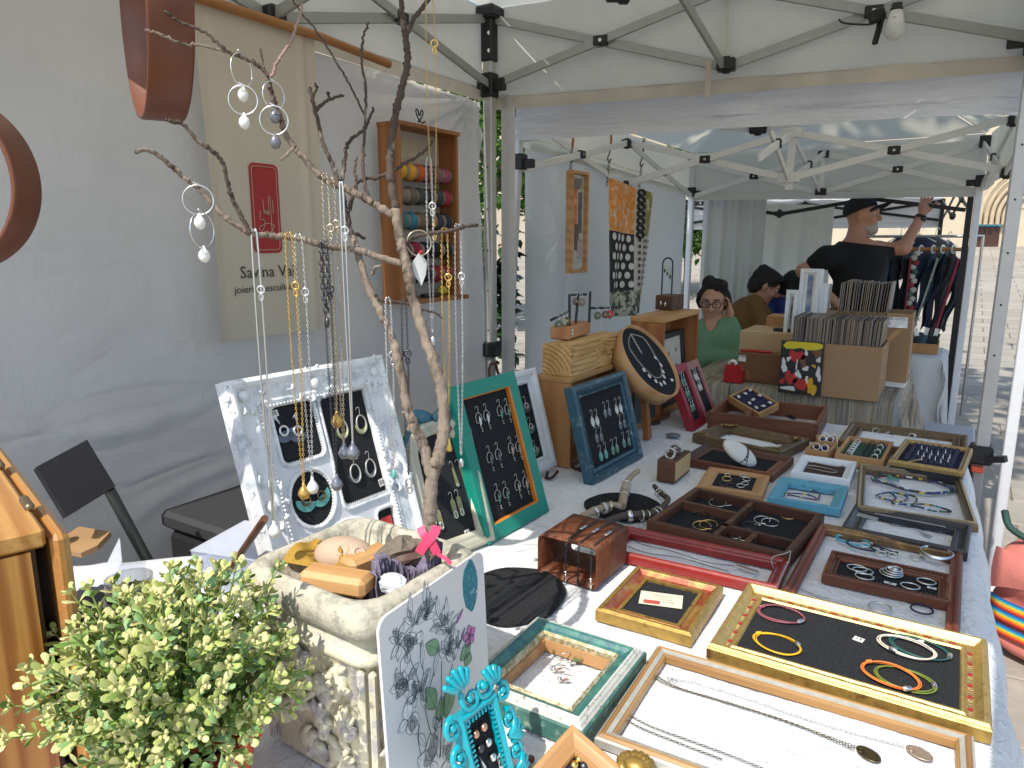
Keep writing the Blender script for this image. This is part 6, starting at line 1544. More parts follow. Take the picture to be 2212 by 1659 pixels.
stick('dark twisted driftwood stick with silver rings',[(712,628,.2),(745,590,.6),(790,560,.5),(880,530,1),(960,520,1.2),(1060,522,1),(1135,500,1),(1190,455,1.2),(1225,400,1.2),(1185,368,1),(1140,325,1.2),(1118,298,1)],.0095,DRIFTD,[(.34,.012,.0120,'broad silver ring on dark driftwood, nearest the rusty box'),(.43,.004,.0125,'pale ring on dark driftwood, second from the rusty box'),(.48,.004,.0125,'pale ring on dark driftwood, third from the rusty box'),(.55,.003,.0125,'thin ring on dark driftwood, fourth from the rusty box'),(.59,.003,.0125,'thin ring on dark driftwood, fifth from the rusty box'),(.86,.003,.0115,'thin ring on the raised end of dark driftwood, lower'),(.90,.003,.0112,'thin ring on the raised end of dark driftwood, upper')],.012)
RUST=mat('rust_steel',(.19,.058,.018),.6,.25,.3,45,120,.35,.001,c2=(.085,.022,.010),thr=.52,c2s=40,soft=.12)
M_=TR(-.610,1.252,.752)@RZ(-.02);w,h,d=.134,.088,.138
t=thing('rust_box','open rusty steel box lying on its side with three chains draped over','steel box',M_,None)
o_=rrect(w,h,.012,5);i_=rrect(w-.006,h-.006,.010,5);k=len(o_)
vs=[(x,y_,z+h/2) for y_ in(-d/2,d/2) for x,z in o_]+[(x,y_,z+h/2) for y_ in(-d/2,d/2) for x,z in i_]
fs=[]
for j in range(k):
 j2=(j+1)%k
 fs+=[(j,j2,k+j2,k+j),(2*k+j2,2*k+j,3*k+j,3*k+j2),(j2,j,2*k+j,2*k+j2),(k+j,k+j2,3*k+j2,3*k+j)]
mb=MB();mb.add(vs,fs,True);mb.obj('box_shell',RUST,t)
for k,x in enumerate((.0,.028,.056)):
 t=thing('chain_bracelet','dark chain bracelet over the rusty box, %s'%('left one with silver tip','middle one with black bead','right one with lobster clasp')[k],'bracelet',M_@TR(x,0,0),'chain bracelets over the rusty box')
 mb=MB();mb.chain([(.004,d*.42,h+.0035),(0,0,h+.0035),(0,-d/2+.01,h+.003),(0,-d/2-.003,h-.004),(0,-d/2-.004,.026)],.0062,.0010);mb.obj('chain',DSILVER(),t)
 mb=MB();mb.box((0,-.0,h+.005),(.006,.024,.003),None,.001);mb.obj('bar',SILVER(),t)
 mb=MB();mb.sph((0,-d/2-.004,.024),.0035,8,6);mb.sph((0,-d/2-.004,.012),(.003,.003,.009),8,6);mb.obj('end_drop',(SILVER(),BLACKM(),SILVER())[k],t)
b0,b1,b2=oz(1418,1040),oz(1456,1047),oz(1497,1021)
e=(b1-b0).normalized();u=V((-e.y,e.x,0));wx,wy=(b1-b0).length,(b2-b1).dot(u)
P_=Panel((b0+b1)/2+u*wy/2+V((0,0,.002)),e,u)
t=thing('ring_block','small dark wood block with pale side panel holding shell rings','wood block',P_.M,None)
mb=MB();mb.box((0,0,.032),(wx,wy,.064),None,.001);mb.obj('block',WALNUT,t)
mb=MB();mb.box((wx/2+.0008,0,.034),(.002,wy*.93,.052));mb.obj('pale_panel',wood('pale_maple',(.56,.40,.20),(.48,.32,.15),'Y',10),t)
SHELL=mat('shell_white',(.55,.53,.48),.6,0,.2,60,120,.4,.001)
for k,(y,rr) in enumerate(((-.035,.013),(.005,.012),(.035,.012))):
 mb=MB();mb.lathe([(rr,-.006),(rr+.003,-.005),(rr+.004,.004),(rr+.001,.008),(rr-.001,.006),(rr,-.006)],12,RX(.35));mb.v=[(x*R.uniform(.9,1.12),y_*R.uniform(.9,1.12),z) for x,y_,z in mb.v]
 mb.obj('shell_ring',(SHELL,mat('dark_shell',(.10,.085,.07),.6),SHELL)[k],None,P_.mat(0,y,.064+rr)@RX(.9),label='rough shell ring on the dark wood block, %s one'%('nearest','dark middle','farthest')[k],cat='ring',group='shell rings on the block')
mb=MB();mb.sph((0,0,.008),(.026,.020,.008),18,9);mb.obj('grey_pebble',mat('grey_pebble_stone',(.16,.155,.15),.8,0,.15,30),None,TR(oz(1454,945,.752))@RZ(.4),label='flat round grey pebble alone on the far tablecloth',cat='pebble')
#  on and near the side wall
WP=Panel(V((-1.822,0,0)),V((0,1,0)),V((0,0,1)))
def wloc(px,py,z=0.0):return WP.loc(px,py,z)
CANVB=fabric('natural_canvas',(.66,.60,.49),.25,7,.3,.012,tc=(.64,.57,.46))
t=thing('canvas_banner','cream canvas banner with red signature stamp and printed name on the side wall','banner',WP.M,None)
y0,y1,zt,zb_=wloc(400,0).x,wloc(674,85).x,2.044,wloc(548,728).y
def bfn(u,v):
 y=y0+(y1-y0)*u;z=zt+(zb_-zt)*v
 return(y+.012*math.sin(v*3)*(1-u),z,.010+.004*math.sin(u*6+v*2)*v+.03*max(0,.08-u)/.08*(.3+v*.5)+.010*math.exp(-((u-.86)/.03)**2)*(1-.4*v))
mb=MB();mb.grid(bfn,50,60,True);mb.obj('cloth',CANVB,t)
def bz_(y,z,k=.001):
 u,v=(y-y0)/(y1-y0),(z-zt)/(zb_-zt)
 return bfn(u,v)[2]+k
s0,s1=wloc(530,350),wloc(606,546)
cx,cz,w_,h_=(s0.x+s1.x)/2,(s0.y+s1.y)/2,s1.x-s0.x,s0.y-s1.y
BSTAMP=mat('fabric_red_print',(.36,.035,.035),.85,0,.12,60,c2=(.46,.16,.13),thr=.68,c2s=50)
mb=MB();vs=[(cx+x,cz+z,bz_(cx+x,cz+z,.002)) for x,z in rrect(w_,h_,.018)]
mb.add(vs,[tuple(range(len(vs)))]);st_=mb.obj('stamp',BSTAMP,t)
mb=MB();mb.tube([(cx+x,cz+z,bz_(cx+x,cz+z,.003)) for x,z in rrect(w_*.84,h_*.93,.012)],.0012,4,True);mb.obj('stamp_line',mat('pale_print',(.52,.36,.28),.85),st_)
for l in SIG:
 mb=MB();mb.tube(smooth_path([(cx+x*.085,cz+z*.14-.015,bz_(cx,cz,.004)) for x,z in l],5),.0013,4);mb.obj('signature_line',mat('pale_print',(.52,.36,.28),.85),st_)
TYPE=mat('typewriter_ink',(.06,.055,.05),.9)
c=wloc(578,587);text('Savina Vall',.050,t,TR(c.x,c.y,.002),TYPE,sx=1.05,zf=lambda x,y:bz_(c.x+x,c.y+y,.001))
c=wloc(572,622);text('joieria i escultura',.032,t,TR(c.x,c.y,.002),TYPE,sx=1.08,zf=lambda x,y:bz_(c.x+x,c.y+y,.001))
ROD=wood('dowel_wood',(.42,.20,.07),(.30,.13,.04),'Y',20)
a_,b_=wloc(676,95),wloc(828,141)
mb=MB();mb.tube([(-1.795,y0-.1,2.052),(-1.795,a_.x,2.050),(-1.795,b_.x,b_.y)],.014,12);mb.obj('wooden_rod',ROD,label='round wooden rod holding the canvas banner under the tent roof',cat='rod')
RACKW=wood('spool_rack_wood',(.36,.15,.05),(.24,.085,.025),'Z',12)
DB=.095
ry0,ry1=ox(865,300,-1.83+DB).y,ox(985,315,-1.83+DB).y
rz1,rz0=1.822,ox(900,650,-1.83+DB).z
t=thing('spool_rack','open wooden rack full of coloured thread spools hanging on the side wall','rack',TR(-1.83,0,0),None)
def rbox(nm,c,d,m_=RACKW,par=None):
 mb=MB();mb.box(c,d);return mb.obj(nm,m_,par or t)
ym,zm=(ry0+ry1)/2,(rz0+rz1)/2
rbox('side_panel',(DB/2,ry0-.006,zm),(DB,.014,rz1-rz0));rbox('side_panel',(DB/2,ry1+.006,zm),(DB,.014,rz1-rz0))
rbox('top_panel',(DB/2+.004,ym,rz1+.006),(DB+.012,ry1-ry0+.03,.014));rbox('bottom_shelf',(DB/2+.018,ym,rz0),(DB+.04,ry1-ry0+.045,.016))
rbox('back_panel',(.006,ym,zm),(.008,ry1-ry0,rz1-rz0),mat('rack_back_paper',(.42,.39,.36),.9,0,.1,8))
rbox('paper_note',(.012,ym-.01,rz1-.07),(.003,.17,.085),mat('kraft_note',(.46,.40,.30),.9))
q=random.Random(3)
rows=((ox(920,375,-1.76).z,'top',((.62,.34,.02),(.60,.30,.03),(.50,.10,.03),(.13,.06,.05),(.20,.11,.10),(.30,.07,.13))),(ox(920,425,-1.76).z,'second',((.22,.17,.13),(.13,.10,.08),(.05,.065,.055),(.03,.04,.045),(.045,.05,.05),(.32,.03,.05))),(ox(920,478,-1.76).z,'third',((.06,.16,.17),(.04,.17,.26),(.16,.11,.07),(.07,.055,.055),(.05,.04,.05),(.035,.035,.05))),(ox(925,541,-1.76).z,'fourth',((.12,.01,.025),(.25,.012,.04),(.015,.013,.015),(.012,.012,.013),(.014,.014,.016))),(ox(935,592,-1.76).z,'fifth',((.04,.06,.065),(.015,.012,.016),(.03,.02,.03),(.24,.02,.03),(.26,.018,.03))))
CN={0:'first',1:'second',2:'third',3:'fourth',4:'fifth',5:'last'}
for ri,(z,rn,cols) in enumerate(rows):
 mb=MB();mb.tube([(.055,ry0,z),(.055,ry1,z)],.005,8);mb.obj('dowel',RACKW,t)
 n=len(cols);L=ry1-ry0-.012
 for i,c in enumerate(cols):
  y=ry0+.006+L*(i+.5)/n;w2=L/n*.92
  rr=q.uniform(.030,.036)
  s_=thing('thread_spool','spool of thread on the %s row of the rack, %s from left'%(rn,CN[i]),'spool',TR(-1.83+.055,y,z)@RX(-math.pi/2),'thread spools in the rack')
  mb=MB();mb.lathe([(.004,-w2/2),(rr*.8,-w2/2),(rr*.8,-w2*.44),(rr*.75,-w2*.42)],16);mb.lathe([(rr*.75,w2*.42),(rr*.8,w2*.44),(rr*.8,w2/2),(.004,w2/2)],16);mb.obj('flange',mat('spool_card',(.3,.25,.2),.8),s_,kind='stuff')
  mb=MB();pr=[]
  for k in range(9):pr.append((rr*(.93+.07*(k%2))*math.sqrt(max(.2,1-(abs(k-4)/5)**3)),-w2*.42+w2*.84*k/8))
  mb.lathe(pr,18);mb.obj('thread',mat('thread_%d_%d'%(ri,i),c,.85,0,.2,40,260,.6,.001),s_)
mb=MB();mb.lathe([(0,0),(.024,0),(.024,.006),(.010,.010),(.010,.030),(.02,.034),(0,.034)],16);mb.obj('cone_bobbin',mat('ochre_thread',(.45,.33,.12),.8),None,TR(-1.83+.06,ry0+.05,rz0+.009),label='ochre bobbin standing on the bottom shelf of the rack',cat='bobbin')
mb=MB();mb.sph((0,0,.018),(.022,.022,.018),12,8);mb.obj('thread_ball',mat('yellow_thread',(.5,.40,.05),.8),None,TR(-1.83+.06,ry1-.06,rz0+.009),label='small yellow ball of thread on the bottom shelf',cat='thread ball')
mb=MB();mb.box((0,0,.006),(.03,.10,.012),None,.003);mb.obj('scissors_case',BLACKM(),None,TR(-1.83+.085,ym+.0,rz0+.009),label='flat black case lying on the bottom shelf of rack',cat='case')
c=wloc(900,252);t=thing('heart_hook','small black wire heart hook pinned to the side wall','hook',WP.mat(c.x,c.y,.014),None)
for s_ in(-1,1):
 mb=MB();mb.tube(smooth_path([(s_*.003,.002,0),(s_*.010,.022,0),(s_*.020,.020,0),(s_*.018,.006,0),(0,-.016,0),(s_*-.012,-.022,.004),(s_*-.018,-.016,.012)],5),.0028,6);mb.obj('wire',BLACKBAR,t)
mb=MB();mb.tube(smooth_path([WP.M@V((c.x,c.y-.02,.02)),WP.M@V((c.x+.02,c.y-.06,.03)),V((-1.76,ym+.01,rz1+.012))],5),.002,5);mb.obj('beige_string',CORDB,label='short beige cord from the heart hook down to the rack',cat='cord')
fn=V((-(B_[1]-A_[1]),B_[0]-A_[0],0));pc=opl(1934,50,V((A_[0],A_[1]-.09,0)),fn)
t=thing('light_bulb','unlit white bulb hanging from a black clip on the tent frame','light bulb',TR(pc),None)
mb=MB();mb.lathe([(.0,.062),(.017,.062),(.017,.050),(.020,.046),(.020,.04),(.0,.04)],20);mb.obj('socket',BLACKM(),t)
mb=MB();mb.lathe([(.017,.044),(.022,.030),(.027,.005),(.0285,-.005)],24);mb.obj('bulb_neck',mat('bulb_white_plastic',(.66,.65,.62),.4),t)
mb=MB();mb.lathe([(.0285,-.005),(.031,-.018),(.031,-.028),(.027,-.040),(.018,-.050),(.008,-.054),(0,-.055)],24);mb.obj('globe',mat('bulb_opal',(.60,.61,.61),.3),t)
text('230V',.007,t,TR(.0,-.0275,.012)@RZ(YAW)@RX(math.pi/2-.2),GREYINK)
t=thing('clamp','black plastic spring clamp holding the bulb on the tent bar','clamp',TR(opl(1895,40,V((A_[0],A_[1]-.05,0)),fn))@RZ(YAW),None)
mb=MB();mb.box((.0,0,.01),(.05,.03,.04),RY(-.3),.004);mb.obj('jaw',BLACKM(),t)
mb=MB();mb.bar((.02,0,.02),(-.006,-.01,-.085),.016,.012);mb.obj('handle',BLACKM(),t)
mb=MB();mb.bar((.014,.008,.02),(.016,.01,-.045),.02,.01);mb.obj('lever',mat('clear_grey_plastic',(.5,.5,.5),.3),t)
mb=MB();mb.tube(smooth_path([opl(1812,42,V((A_[0],A_[1]-.05,0)),fn),opl(1825,50,V((A_[0],A_[1]-.06,0)),fn),opl(1875,53,V((A_[0],A_[1]-.06,0)),fn),opl(1900,45,V((A_[0],A_[1]-.06,0)),fn)],5),.0035,6);mb.obj('cable',BLACKM(),label='short black cable along the tent bar beside the bulb',cat='cable')
t=thing('ceiling_hook','black plastic fitting at the top edge of the tent roof','fitting',TR(at(1335,-2,2.5))@RZ(YAW),None)
mb=MB();mb.box((0,0,.0),(.085,.03,.018),None,.006);mb.box((.02,0,-.006),(.04,.034,.018),None,.006);mb.obj('body',BLACKM(),t)
HOOP=mat('copper_brown_leather',(.17,.055,.022),.42,0,.2,14,90,.15,.0008,c2=(.11,.032,.014),thr=.55,c2s=10,soft=.2)
def bighoop(label,c,Rr,w,th,axis):
 a=V(axis).normalized();T=a.to_track_quat('Z','Y').to_matrix().to_4x4();T.translation=c
 t=thing('hanging_hoop',label,'hoop',T,'brown hoops hanging at the left')
 mb=MB();mb.lathe([(Rr-th,-w/2),(Rr-.001,-w/2),(Rr,-w/2+.003),(Rr,w/2-.003),(Rr-.001,w/2),(Rr-th,w/2),(Rr-th,-w/2)],72);mb.obj('band',HOOP,t)
 loc=T.inverted()@(c+V((0,0,Rr)))
 mb=MB();mb.tube([loc,T.inverted()@(c+V((0,0,2.32-c.z)))],.0015,5);mb.obj('cord',CORDB,t)
def hview(px,py,lean):
 d=ray(px,py);d.z=0;d.normalize();r_=V((d.y,-d.x,0));return-(r_*math.sqrt(1-lean*lean))-d*lean
bighoop('wide brown hoop seen edge on at upper left, hanging on a cord',at(330,2,.95),.150,.052,.006,hview(330,2,.13))
bighoop('brown hoop cut by the left photo edge with sunlit inner face',at(-132,392,.90),.112,.052,.006,hview(-132,392,.80))
#  pine box at the left, jar, plastic boxes
yb_=rad(6)
k0=oz(143,1130,1.115);ax=(oz(0,950,1.115)-k0);ax.z=0;ax.normalize();fx=V((-ax.y,ax.x,0))
PX=Matrix((fx,ax,V((0,0,1)))).transposed().to_4x4();PX.translation=V((k0.x,k0.y,.752))
def grain(name,c1,c2,band,along,sc,rot=0.0):
 m,nt,p=base(name);k=[1,1,1];k['XYZ'.index(along)]=.05
 vec=coords(nt,k,(0,0,rot));w=node(nt,"TexWave");w.bands_direction=band;w.inputs["Scale"].default_value=sc;w.inputs["Distortion"].default_value=6.5;w.inputs["Detail"].default_value=4;w.inputs["Detail Scale"].default_value=1.6
 nt.links.new(vec,w.inputs["Vector"])
 a=ramp(nt,w.outputs[0],[(.15,c1),(.55,tuple((x+y)/2 for x,y in zip(c1,c2))),(.92,c2)])
 mx=node(nt,"MixRGB");mx.blend_type='MULTIPLY';mx.inputs[0].default_value=.5
 f=ramp(nt,noise(nt,coords(nt,[q_*(1 if q_<1 else 3) for q_ in k]),60,5,.7),[(.3,(.55,.5,.45)),(.65,(1,1,1))])
 nt.links.new(a,mx.inputs[1]);nt.links.new(f,mx.inputs[2]);nt.links.new(mx.outputs[0],p.inputs["Base Color"])
 p.inputs["Roughness"].default_value=.38;p.inputs["Coat Weight"].default_value=.2;bump(nt,w.outputs[0],p,.12,.001)
 return m
PINEH=grain('pine_board_top',(.58,.30,.085),(.42,.18,.04),'X','Y',13)
PINEV=grain('pine_board_front',(.54,.25,.06),(.33,.11,.02),'X','Z',11)
PINES=grain('pine_board_side',(.54,.27,.075),(.46,.20,.05),'X','Y',9)
t=thing('pine_box','large varnished pine box with hinged side board at left edge','box',PX,None)
Hb=.363;LW=.34;LD=.52
mb=MB();mb.box((LW/2+.0205,LD/2,Hb-.011),(LW,LD,.022),None,.0035);mb.obj('top_board',PINEH,t)
mb=MB();mb.box((LW/2+.030,.010,(Hb-.024)/2),(LW-.012,.018,Hb-.024));mb.obj('front_board',PINEV,t)
mb=MB();mb.box((.036,LD/2,(Hb-.024)/2),(.012,LD-.03,Hb-.024));mb.obj('inner_side',mat('gap_shade_wood',(.08,.035,.012),.6),t)  # side board coloured dark to stand in for shade in the gap
mb=MB();mb.box((LW+.01,LD/2,(Hb-.024)/2),(.018,LD-.03,Hb-.024));mb.obj('far_side',PINEV,t)
mb=MB();mb.box((.0075,LD/2-.002,Hb/2-.004),(.019,LD,Hb-.012),None,.007);mb.obj('side_board',PINES,t)
for y in(.075,.285):
 mb=MB();mb.tube([(.022,y,Hb+.003),(.022,y+.018,Hb+.003),(.022,y+.034,Hb+.003)],.0055,10);mb.sph((.022,y,Hb+.003),.0055,8,6);mb.obj('hinge_pin',mat('hinge_brass',(.22,.17,.10),.4,.8),t)
mb=MB();mb.lathe([(0,0),(.0065,0),(.006,.0015),(.002,.0008),(0,.0008)],14,TR(.13,.022,Hb));mb.obj('nail_head',mat('iron_nail',(.10,.05,.04),.5,.6),t)
t=thing('glass_jar','empty clear glass jar with screw rim and dark band behind the plant','jar',TR(oz(278,1246,.857)-V((0,0,.105))),None)
mb=MB();mb.lathe([(0,.003),(.040,.003),(.044,.010),(.044,.055),(.042,.068),(.037,.078),(.037,.084),(.0385,.086),(.037,.089),(.0385,.092),(.037,.096),(.038,.104),(.0355,.105),(.0345,.098),(.0345,.080),(.040,.065),(.0415,.054),(.0415,.012),(.038,.006),(0,.006)],36);mb.obj('jar_body',glass('jar_glass',(.93,.95,.94),.02,.93),t)
mb=MB();mb.lathe([(.0388,.070),(.0398,.070),(.0388,.0785),(.0378,.0785)],36);mb.obj('rubber_band',BLACKM(),t)
mb=MB();mb.lathe([(0,.008),(.038,.008),(.039,.035),(0,.035)],24);mb.obj('jar_contents',mat('brown_beads_mass',(.07,.04,.02),.6,0,.4,120,100,.8,.003),t)
CLEAR=glass('clear_blue_plastic',(.90,.93,1.0),.08,.93)
def cbox(label,c,yaw,w,d,h,nx,ny,name='compartment_box'):
 t=thing(name,label,'plastic box',TR(c)@RZ(yaw),'clear plastic compartment boxes')
 for nm,cc,dd in(('side',(0,-d/2,h/2),(w,.0015,h)),('side',(0,d/2,h/2),(w,.0015,h)),('side',(-w/2,0,h/2),(.0015,d,h)),('side',(w/2,0,h/2),(.0015,d,h)),('bottom',(0,0,.001),(w,d,.0015)),('lid',(0,0,h),(w+.004,d+.004,.0018))):
  mb=MB();mb.box(cc,dd);mb.obj(nm,CLEAR,t)
 for i in range(1,nx):mb=MB();mb.box((-w/2+w*i/nx,0,h/2),(.0014,d-.003,h*.9));mb.obj('partition',CLEAR,t)
 for i in range(1,ny):mb=MB();mb.box((0,-d/2+d*i/ny,h/2),(w-.003,.0014,h*.88));mb.obj('partition',CLEAR,t)
 return t
c=oz(548,1243,.747)
cbox('clear blue tinted compartment box, lower of the stack by planter',c,rad(8),.20,.16,.035,4,3)
cbox('clear blue tinted compartment box, upper of the stack by planter',c+V((.012,.012,.0385)),rad(14),.20,.16,.035,4,3)
t=thing('acrylic_holder','clear acrylic sheet holder standing behind the glass jar','holder',TR(oz(232,1245,.747))@RZ(rad(-28)),None)
mb=MB();mb.box((0,0,.03),(.13,.002,.06),RX(-.5));mb.obj('back_sheet',CLEAR,t);mb=MB();mb.box((0,-.03,.004),(.13,.06,.002));mb.obj('base_sheet',CLEAR,t)
KRAFT=mat('kraft_paper',(.34,.20,.09),.85,0,.12,12)
mb=MB();mb.prism([(-.05,-.035),(.045,-.04),(.06,-.01),(.05,.04),(-.04,.045)],0,.012,RX(.12));mb.obj('kraft_bag',KRAFT,None,TR(oz(172,1176,.765))@RZ(.3)@RX(.1),label='folded brown kraft paper bag behind the pine box',cat='paper bag')
mb=MB();mb.tube([oz(455,1290,.76),at(572,1120,1.13)],.0062,9);mb.obj('brown_stick',wood('dark_stick',(.16,.07,.035),(.09,.035,.018),'Z',20),label='thin dark brown stick leaning against the baroque frame',cat='stick')
mb=MB();mb.box((0,0,.004),(.16,.12,.008));mb.box((.02,.01,.012),(.12,.09,.008));mb.obj('dark_cards',mat('dark_card',(.04,.04,.045),.6),None,TR(oz(225,1310,.747))@RZ(.5),label='dark flat cards lying between pine box and jar',cat='cards')
t=thing('folding_chair','folding chair with black back panel and grey tube legs near side wall','chair',TR(V((-1.52,.86,0))),None)
ci=TR(V((1.52,-.86,0)))
Dc=1.62
cs=[at(75,1012,Dc-.10),at(185,953,Dc),at(246,1053,Dc),0]
cs[3]=cs[0]+cs[2]-cs[1]
n_=(cs[1]-cs[0]).cross(cs[3]-cs[0]).normalized()
mb=MB();mb.add([p+n_*.009 for p in cs]+[p-n_*.009 for p in cs],[(0,1,2,3),(7,6,5,4),(0,4,5,1),(1,5,6,2),(2,6,7,3),(3,7,4,0)]);mb.obj('back_panel',mat('black_chair_panel',(.012,.012,.014),.55,0,.1),t,ci)
TUBEG=mat('grey_green_tube',(.10,.115,.105),.45,.3,.1)
foot=at(350,1290,Dc+.05)
def to_floor(p,q):d=q-p;return p+d*(p.z/(p.z-q.z))
leg0=to_floor(at(236,1058,Dc),at(310,1195,Dc+.06));mb=MB();mb.tube([at(236,1058,Dc),leg0],.0125,10);mb.obj('leg',TUBEG,t,ci)
for dx_ in((-.34,-.14,0),):mb=MB();mb.tube([at(90,1120,Dc-.1),leg0+V(dx_)],.0125,10);mb.obj('leg',TUBEG,t,ci)
sc_=(leg0+V((-.17,-.07,0)));mb=MB();mb.box((sc_.x,sc_.y-.1,.45),(.36,.36,.02),None,.005);mb.obj('seat',BLACKM(),t,ci)
for dx_,dy_ in((-.16,-.26),(.16,-.26)):mb=MB();mb.tube([(sc_.x+dx_,sc_.y+dy_,.44),(sc_.x+dx_,sc_.y+dy_-.03,0)],.0125,10);mb.obj('leg',TUBEG,t,ci)
t=thing('bench','low dark grey bench with black cover against the side wall','bench',TR(-1.63,1.36,0),None)
mb=MB();mb.box((0,0,.675),(.34,.60,.05),None,.012);mb.obj('seat',mat('dark_grey_vinyl',(.035,.035,.037),.6,0,.1,30),t)
mb=MB();mb.box((0,0,.324),(.32,.58,.648),None,.02);mb.obj('cover',mat('black_cloth',(.008,.008,.009),.95,0,.2,60),t)
t=thing('dark_bag','large black cloth bag with dark red patch on the floor by the bench','bag',TR(-1.60,.92,0),None)
mb=MB();mb.sph((0,0,.30),(.20,.26,.30),18,12,wob=.02);mb.obj('bag_body',mat('black_cloth',(.008,.008,.009),.95),t)
mb=MB();mb.sph((.06,.08,.32),(.155,.115,.265),14,10);mb.obj('red_patch',mat('dark_red_cloth',(.10,.010,.012),.9,0,.15,40),t)
#  pale green artificial plant
pc=at(380,1460,.80);rp=.109
t=thing('potted_plant','round pale green boxwood plant in red square pot at the front left','plant',TR(pc.x,pc.y,.752),None)
POTR=mat('orange_red_pot',(.62,.10,.04),.45,0,.06)
zc=pc.z-.752
mb=MB();T=RZ(.35)
pr_=[(.046,0),(.060,.088),(.066,.088),(.066,.105),(.058,.105),(.055,.085),(.0,.085)]
rows_=[rrect(2*a,2*a,.012,3) for a,z in pr_]
vs=[(x,y,pr_[i][1]) for i,r_ in enumerate(rows_) for x,y in r_];k=len(rows_[0])
mb.add(vs,[(i*k+j,i*k+(j+1)%k,(i+1)*k+(j+1)%k,(i+1)*k+j) for i in range(len(rows_)-1) for j in range(k)],False,T);mb.obj('pot',POTR,t)
LG=[mat('boxwood_leaf_green',(.17,.27,.05),.5,0,.2,60),mat('boxwood_leaf_pale',(.40,.45,.13),.5,0,.12,60),mat('boxwood_leaf_mint',(.22,.36,.13),.5,0,.15,60),mat('boxwood_leaf_cream',(.60,.57,.24),.5,0,.1,60)]
STEMG=mat('boxwood_stem',(.20,.28,.06),.5)
def spat(L,w):
 vs=[(0,0,0),(-w*.35,L*.35,.0012),(w*.35,L*.35,.0012),(-w*.95,L*.68,.003),(w*.95,L*.68,.003),(-w*.75,L*.9,.003),(w*.75,L*.9,.003),(0,L,.0022),(0,L*.35,-.0005),(0,L*.7,.0)]
 return vs,[(0,8,1),(0,2,8),(1,8,9,3),(8,2,4,9),(3,9,5),(9,4,6),(5,9,7),(9,6,7)]
lm=[]
for c_ in range(4):
 for v_ in range(2):
  mb=MB();mb.add(*spat(.0155+.006*v_,.0034+.0012*v_),True);lm.append(mb.mesh('leaf',LG[c_]))
bv,bf_=spat(1,.26)
q=random.Random(21);stems=MB();rest=MB();leafs=[]
cen=V((0,0,zc*.72))
ns=210
for i in range(ns):
 b=math.acos(1-1.55*(i+.5)/ns);a=i*2.39996+q.uniform(-.2,.2)
 d=V((math.sin(b)*math.cos(a),math.sin(b)*math.sin(a),math.cos(b)))
 L=rp*q.uniform(.80,1.10)*(1.24 if q.random()<.22 else 1)
 tip=V((0,0,zc))+V((d.x*L*1.08,d.y*L*1.08,d.z*L));s0=V((d.x*.02,d.y*.02,.11))
 mid_=s0.lerp(tip,.55)+V((0,0,.012))+V((q.gauss(0,1),q.gauss(0,1),q.gauss(0,1)))*.006
 P=smooth_path([s0,mid_,tip],5)
 stems.tube(P,[.0016-.0008*j/10 for j in range(11)],5)
 for j in range(4,11):
  n_=2 if j<10 else 5
  ph=q.uniform(0,6.28)
  for m_ in range(n_):
   tn=(P[min(j+1,10)]-P[j-1]).normalized();s1=tn.cross(V((.3,.2,.9))).normalized();s2=tn.cross(s1)
   an=ph+m_*6.283/n_;out_=s1*math.cos(an)+s2*math.sin(an)
   sp=q.uniform(.5,1.05) if j<10 else q.uniform(.35,.75)
   yv=(tn*math.cos(sp)+out_*math.sin(sp)).normalized();zv=(tn*-math.sin(sp)+out_*math.cos(sp));xv=yv.cross(zv).normalized();zv=xv.cross(yv)
   T=Matrix((xv,yv,zv)).transposed().to_4x4();T.translation=P[j]
   w_=j/10
   c_=q.choices((0,1,2,3),((3,3,3,.3),(1.5,3,2,1.5),(.4,2.5,.8,3.6))[0 if w_<.6 else(1 if w_<.95 else 2)])[0]
   sc_=q.uniform(.75,1.15)*(1 if j<10 else.85)
   wpos=V((pc.x,pc.y,.752))+P[j];vis=(wpos-EYE).dot(FW)-.05*w_
   leafs.append((vis,T@Matrix.Scale(sc_,4),c_*2+q.randrange(2),c_))
   if j==10 and m_<3:
    stems.m=1;stems.sph(P[j]+out_*.004+tn*.006,(.0022,.0022,.003),6,4);stems.m=0
stems.obj('stems',[STEMG,LG[3]],t,kind='stuff')
leafs.sort(key=lambda x:x[0])
for vis,T,k,c_ in leafs[:290]:place('leaf',lm[k],t,T)
rm=MB()
for vis,T,k,c_ in leafs[290:]:
 rm.m=c_;rm.add([(x*.021 if i_==0 else x,y,z) for i_,(x,y,z) in enumerate(bv)]if 0 else[(x*.018,y*.018,z) for x,y,z in bv],bf_,True,T)
rm.obj('leaves',LG,t,kind='stuff')
#  crates and displays at the far left of the table
cb=lambda x,y:(1050.7+x*.2167,525.3+y*.2167)
vn=oz(1236,1013,.752)
vF=vn.y
a_,b_=oy(1160,807,vF),oy(1234,819,vF)
zt_=(a_.z+b_.z)/2;far=oz(1365,777,zt_)
x0,x1,y1_=a_.x,b_.x,far.y
def crate(label,x0,x1,y0,y1,z1,m1,m2,th=.016):
 t=thing('wooden_crate',label,'crate',TR((x0+x1)/2,(y0+y1)/2,.752),'pine crates used as display stands')
 w,d,h=x1-x0,y1-y0,z1-.752
 for nm,c,dd,m_ in(('end_panel',(0,-d/2+th/2,h/2-th/2),(w,th,h-th),m1),('end_panel',(0,d/2-th/2,h/2-th/2),(w,th,h-th),m1),('top_panel',(0,0,h-th/2),(w+.004,d+.004,th),m2),('bottom_panel',(0,0,th/2+.0),(w-.004,d-2*th-.002,th),m2),('back_panel',(-w/2+th/2,0,h/2-th/2),(th,d-2*th-.002,h-th-.002),m1)):
  mb=MB();mb.box(c,dd,None,.0015);mb.obj(nm,m_,t)
 return t
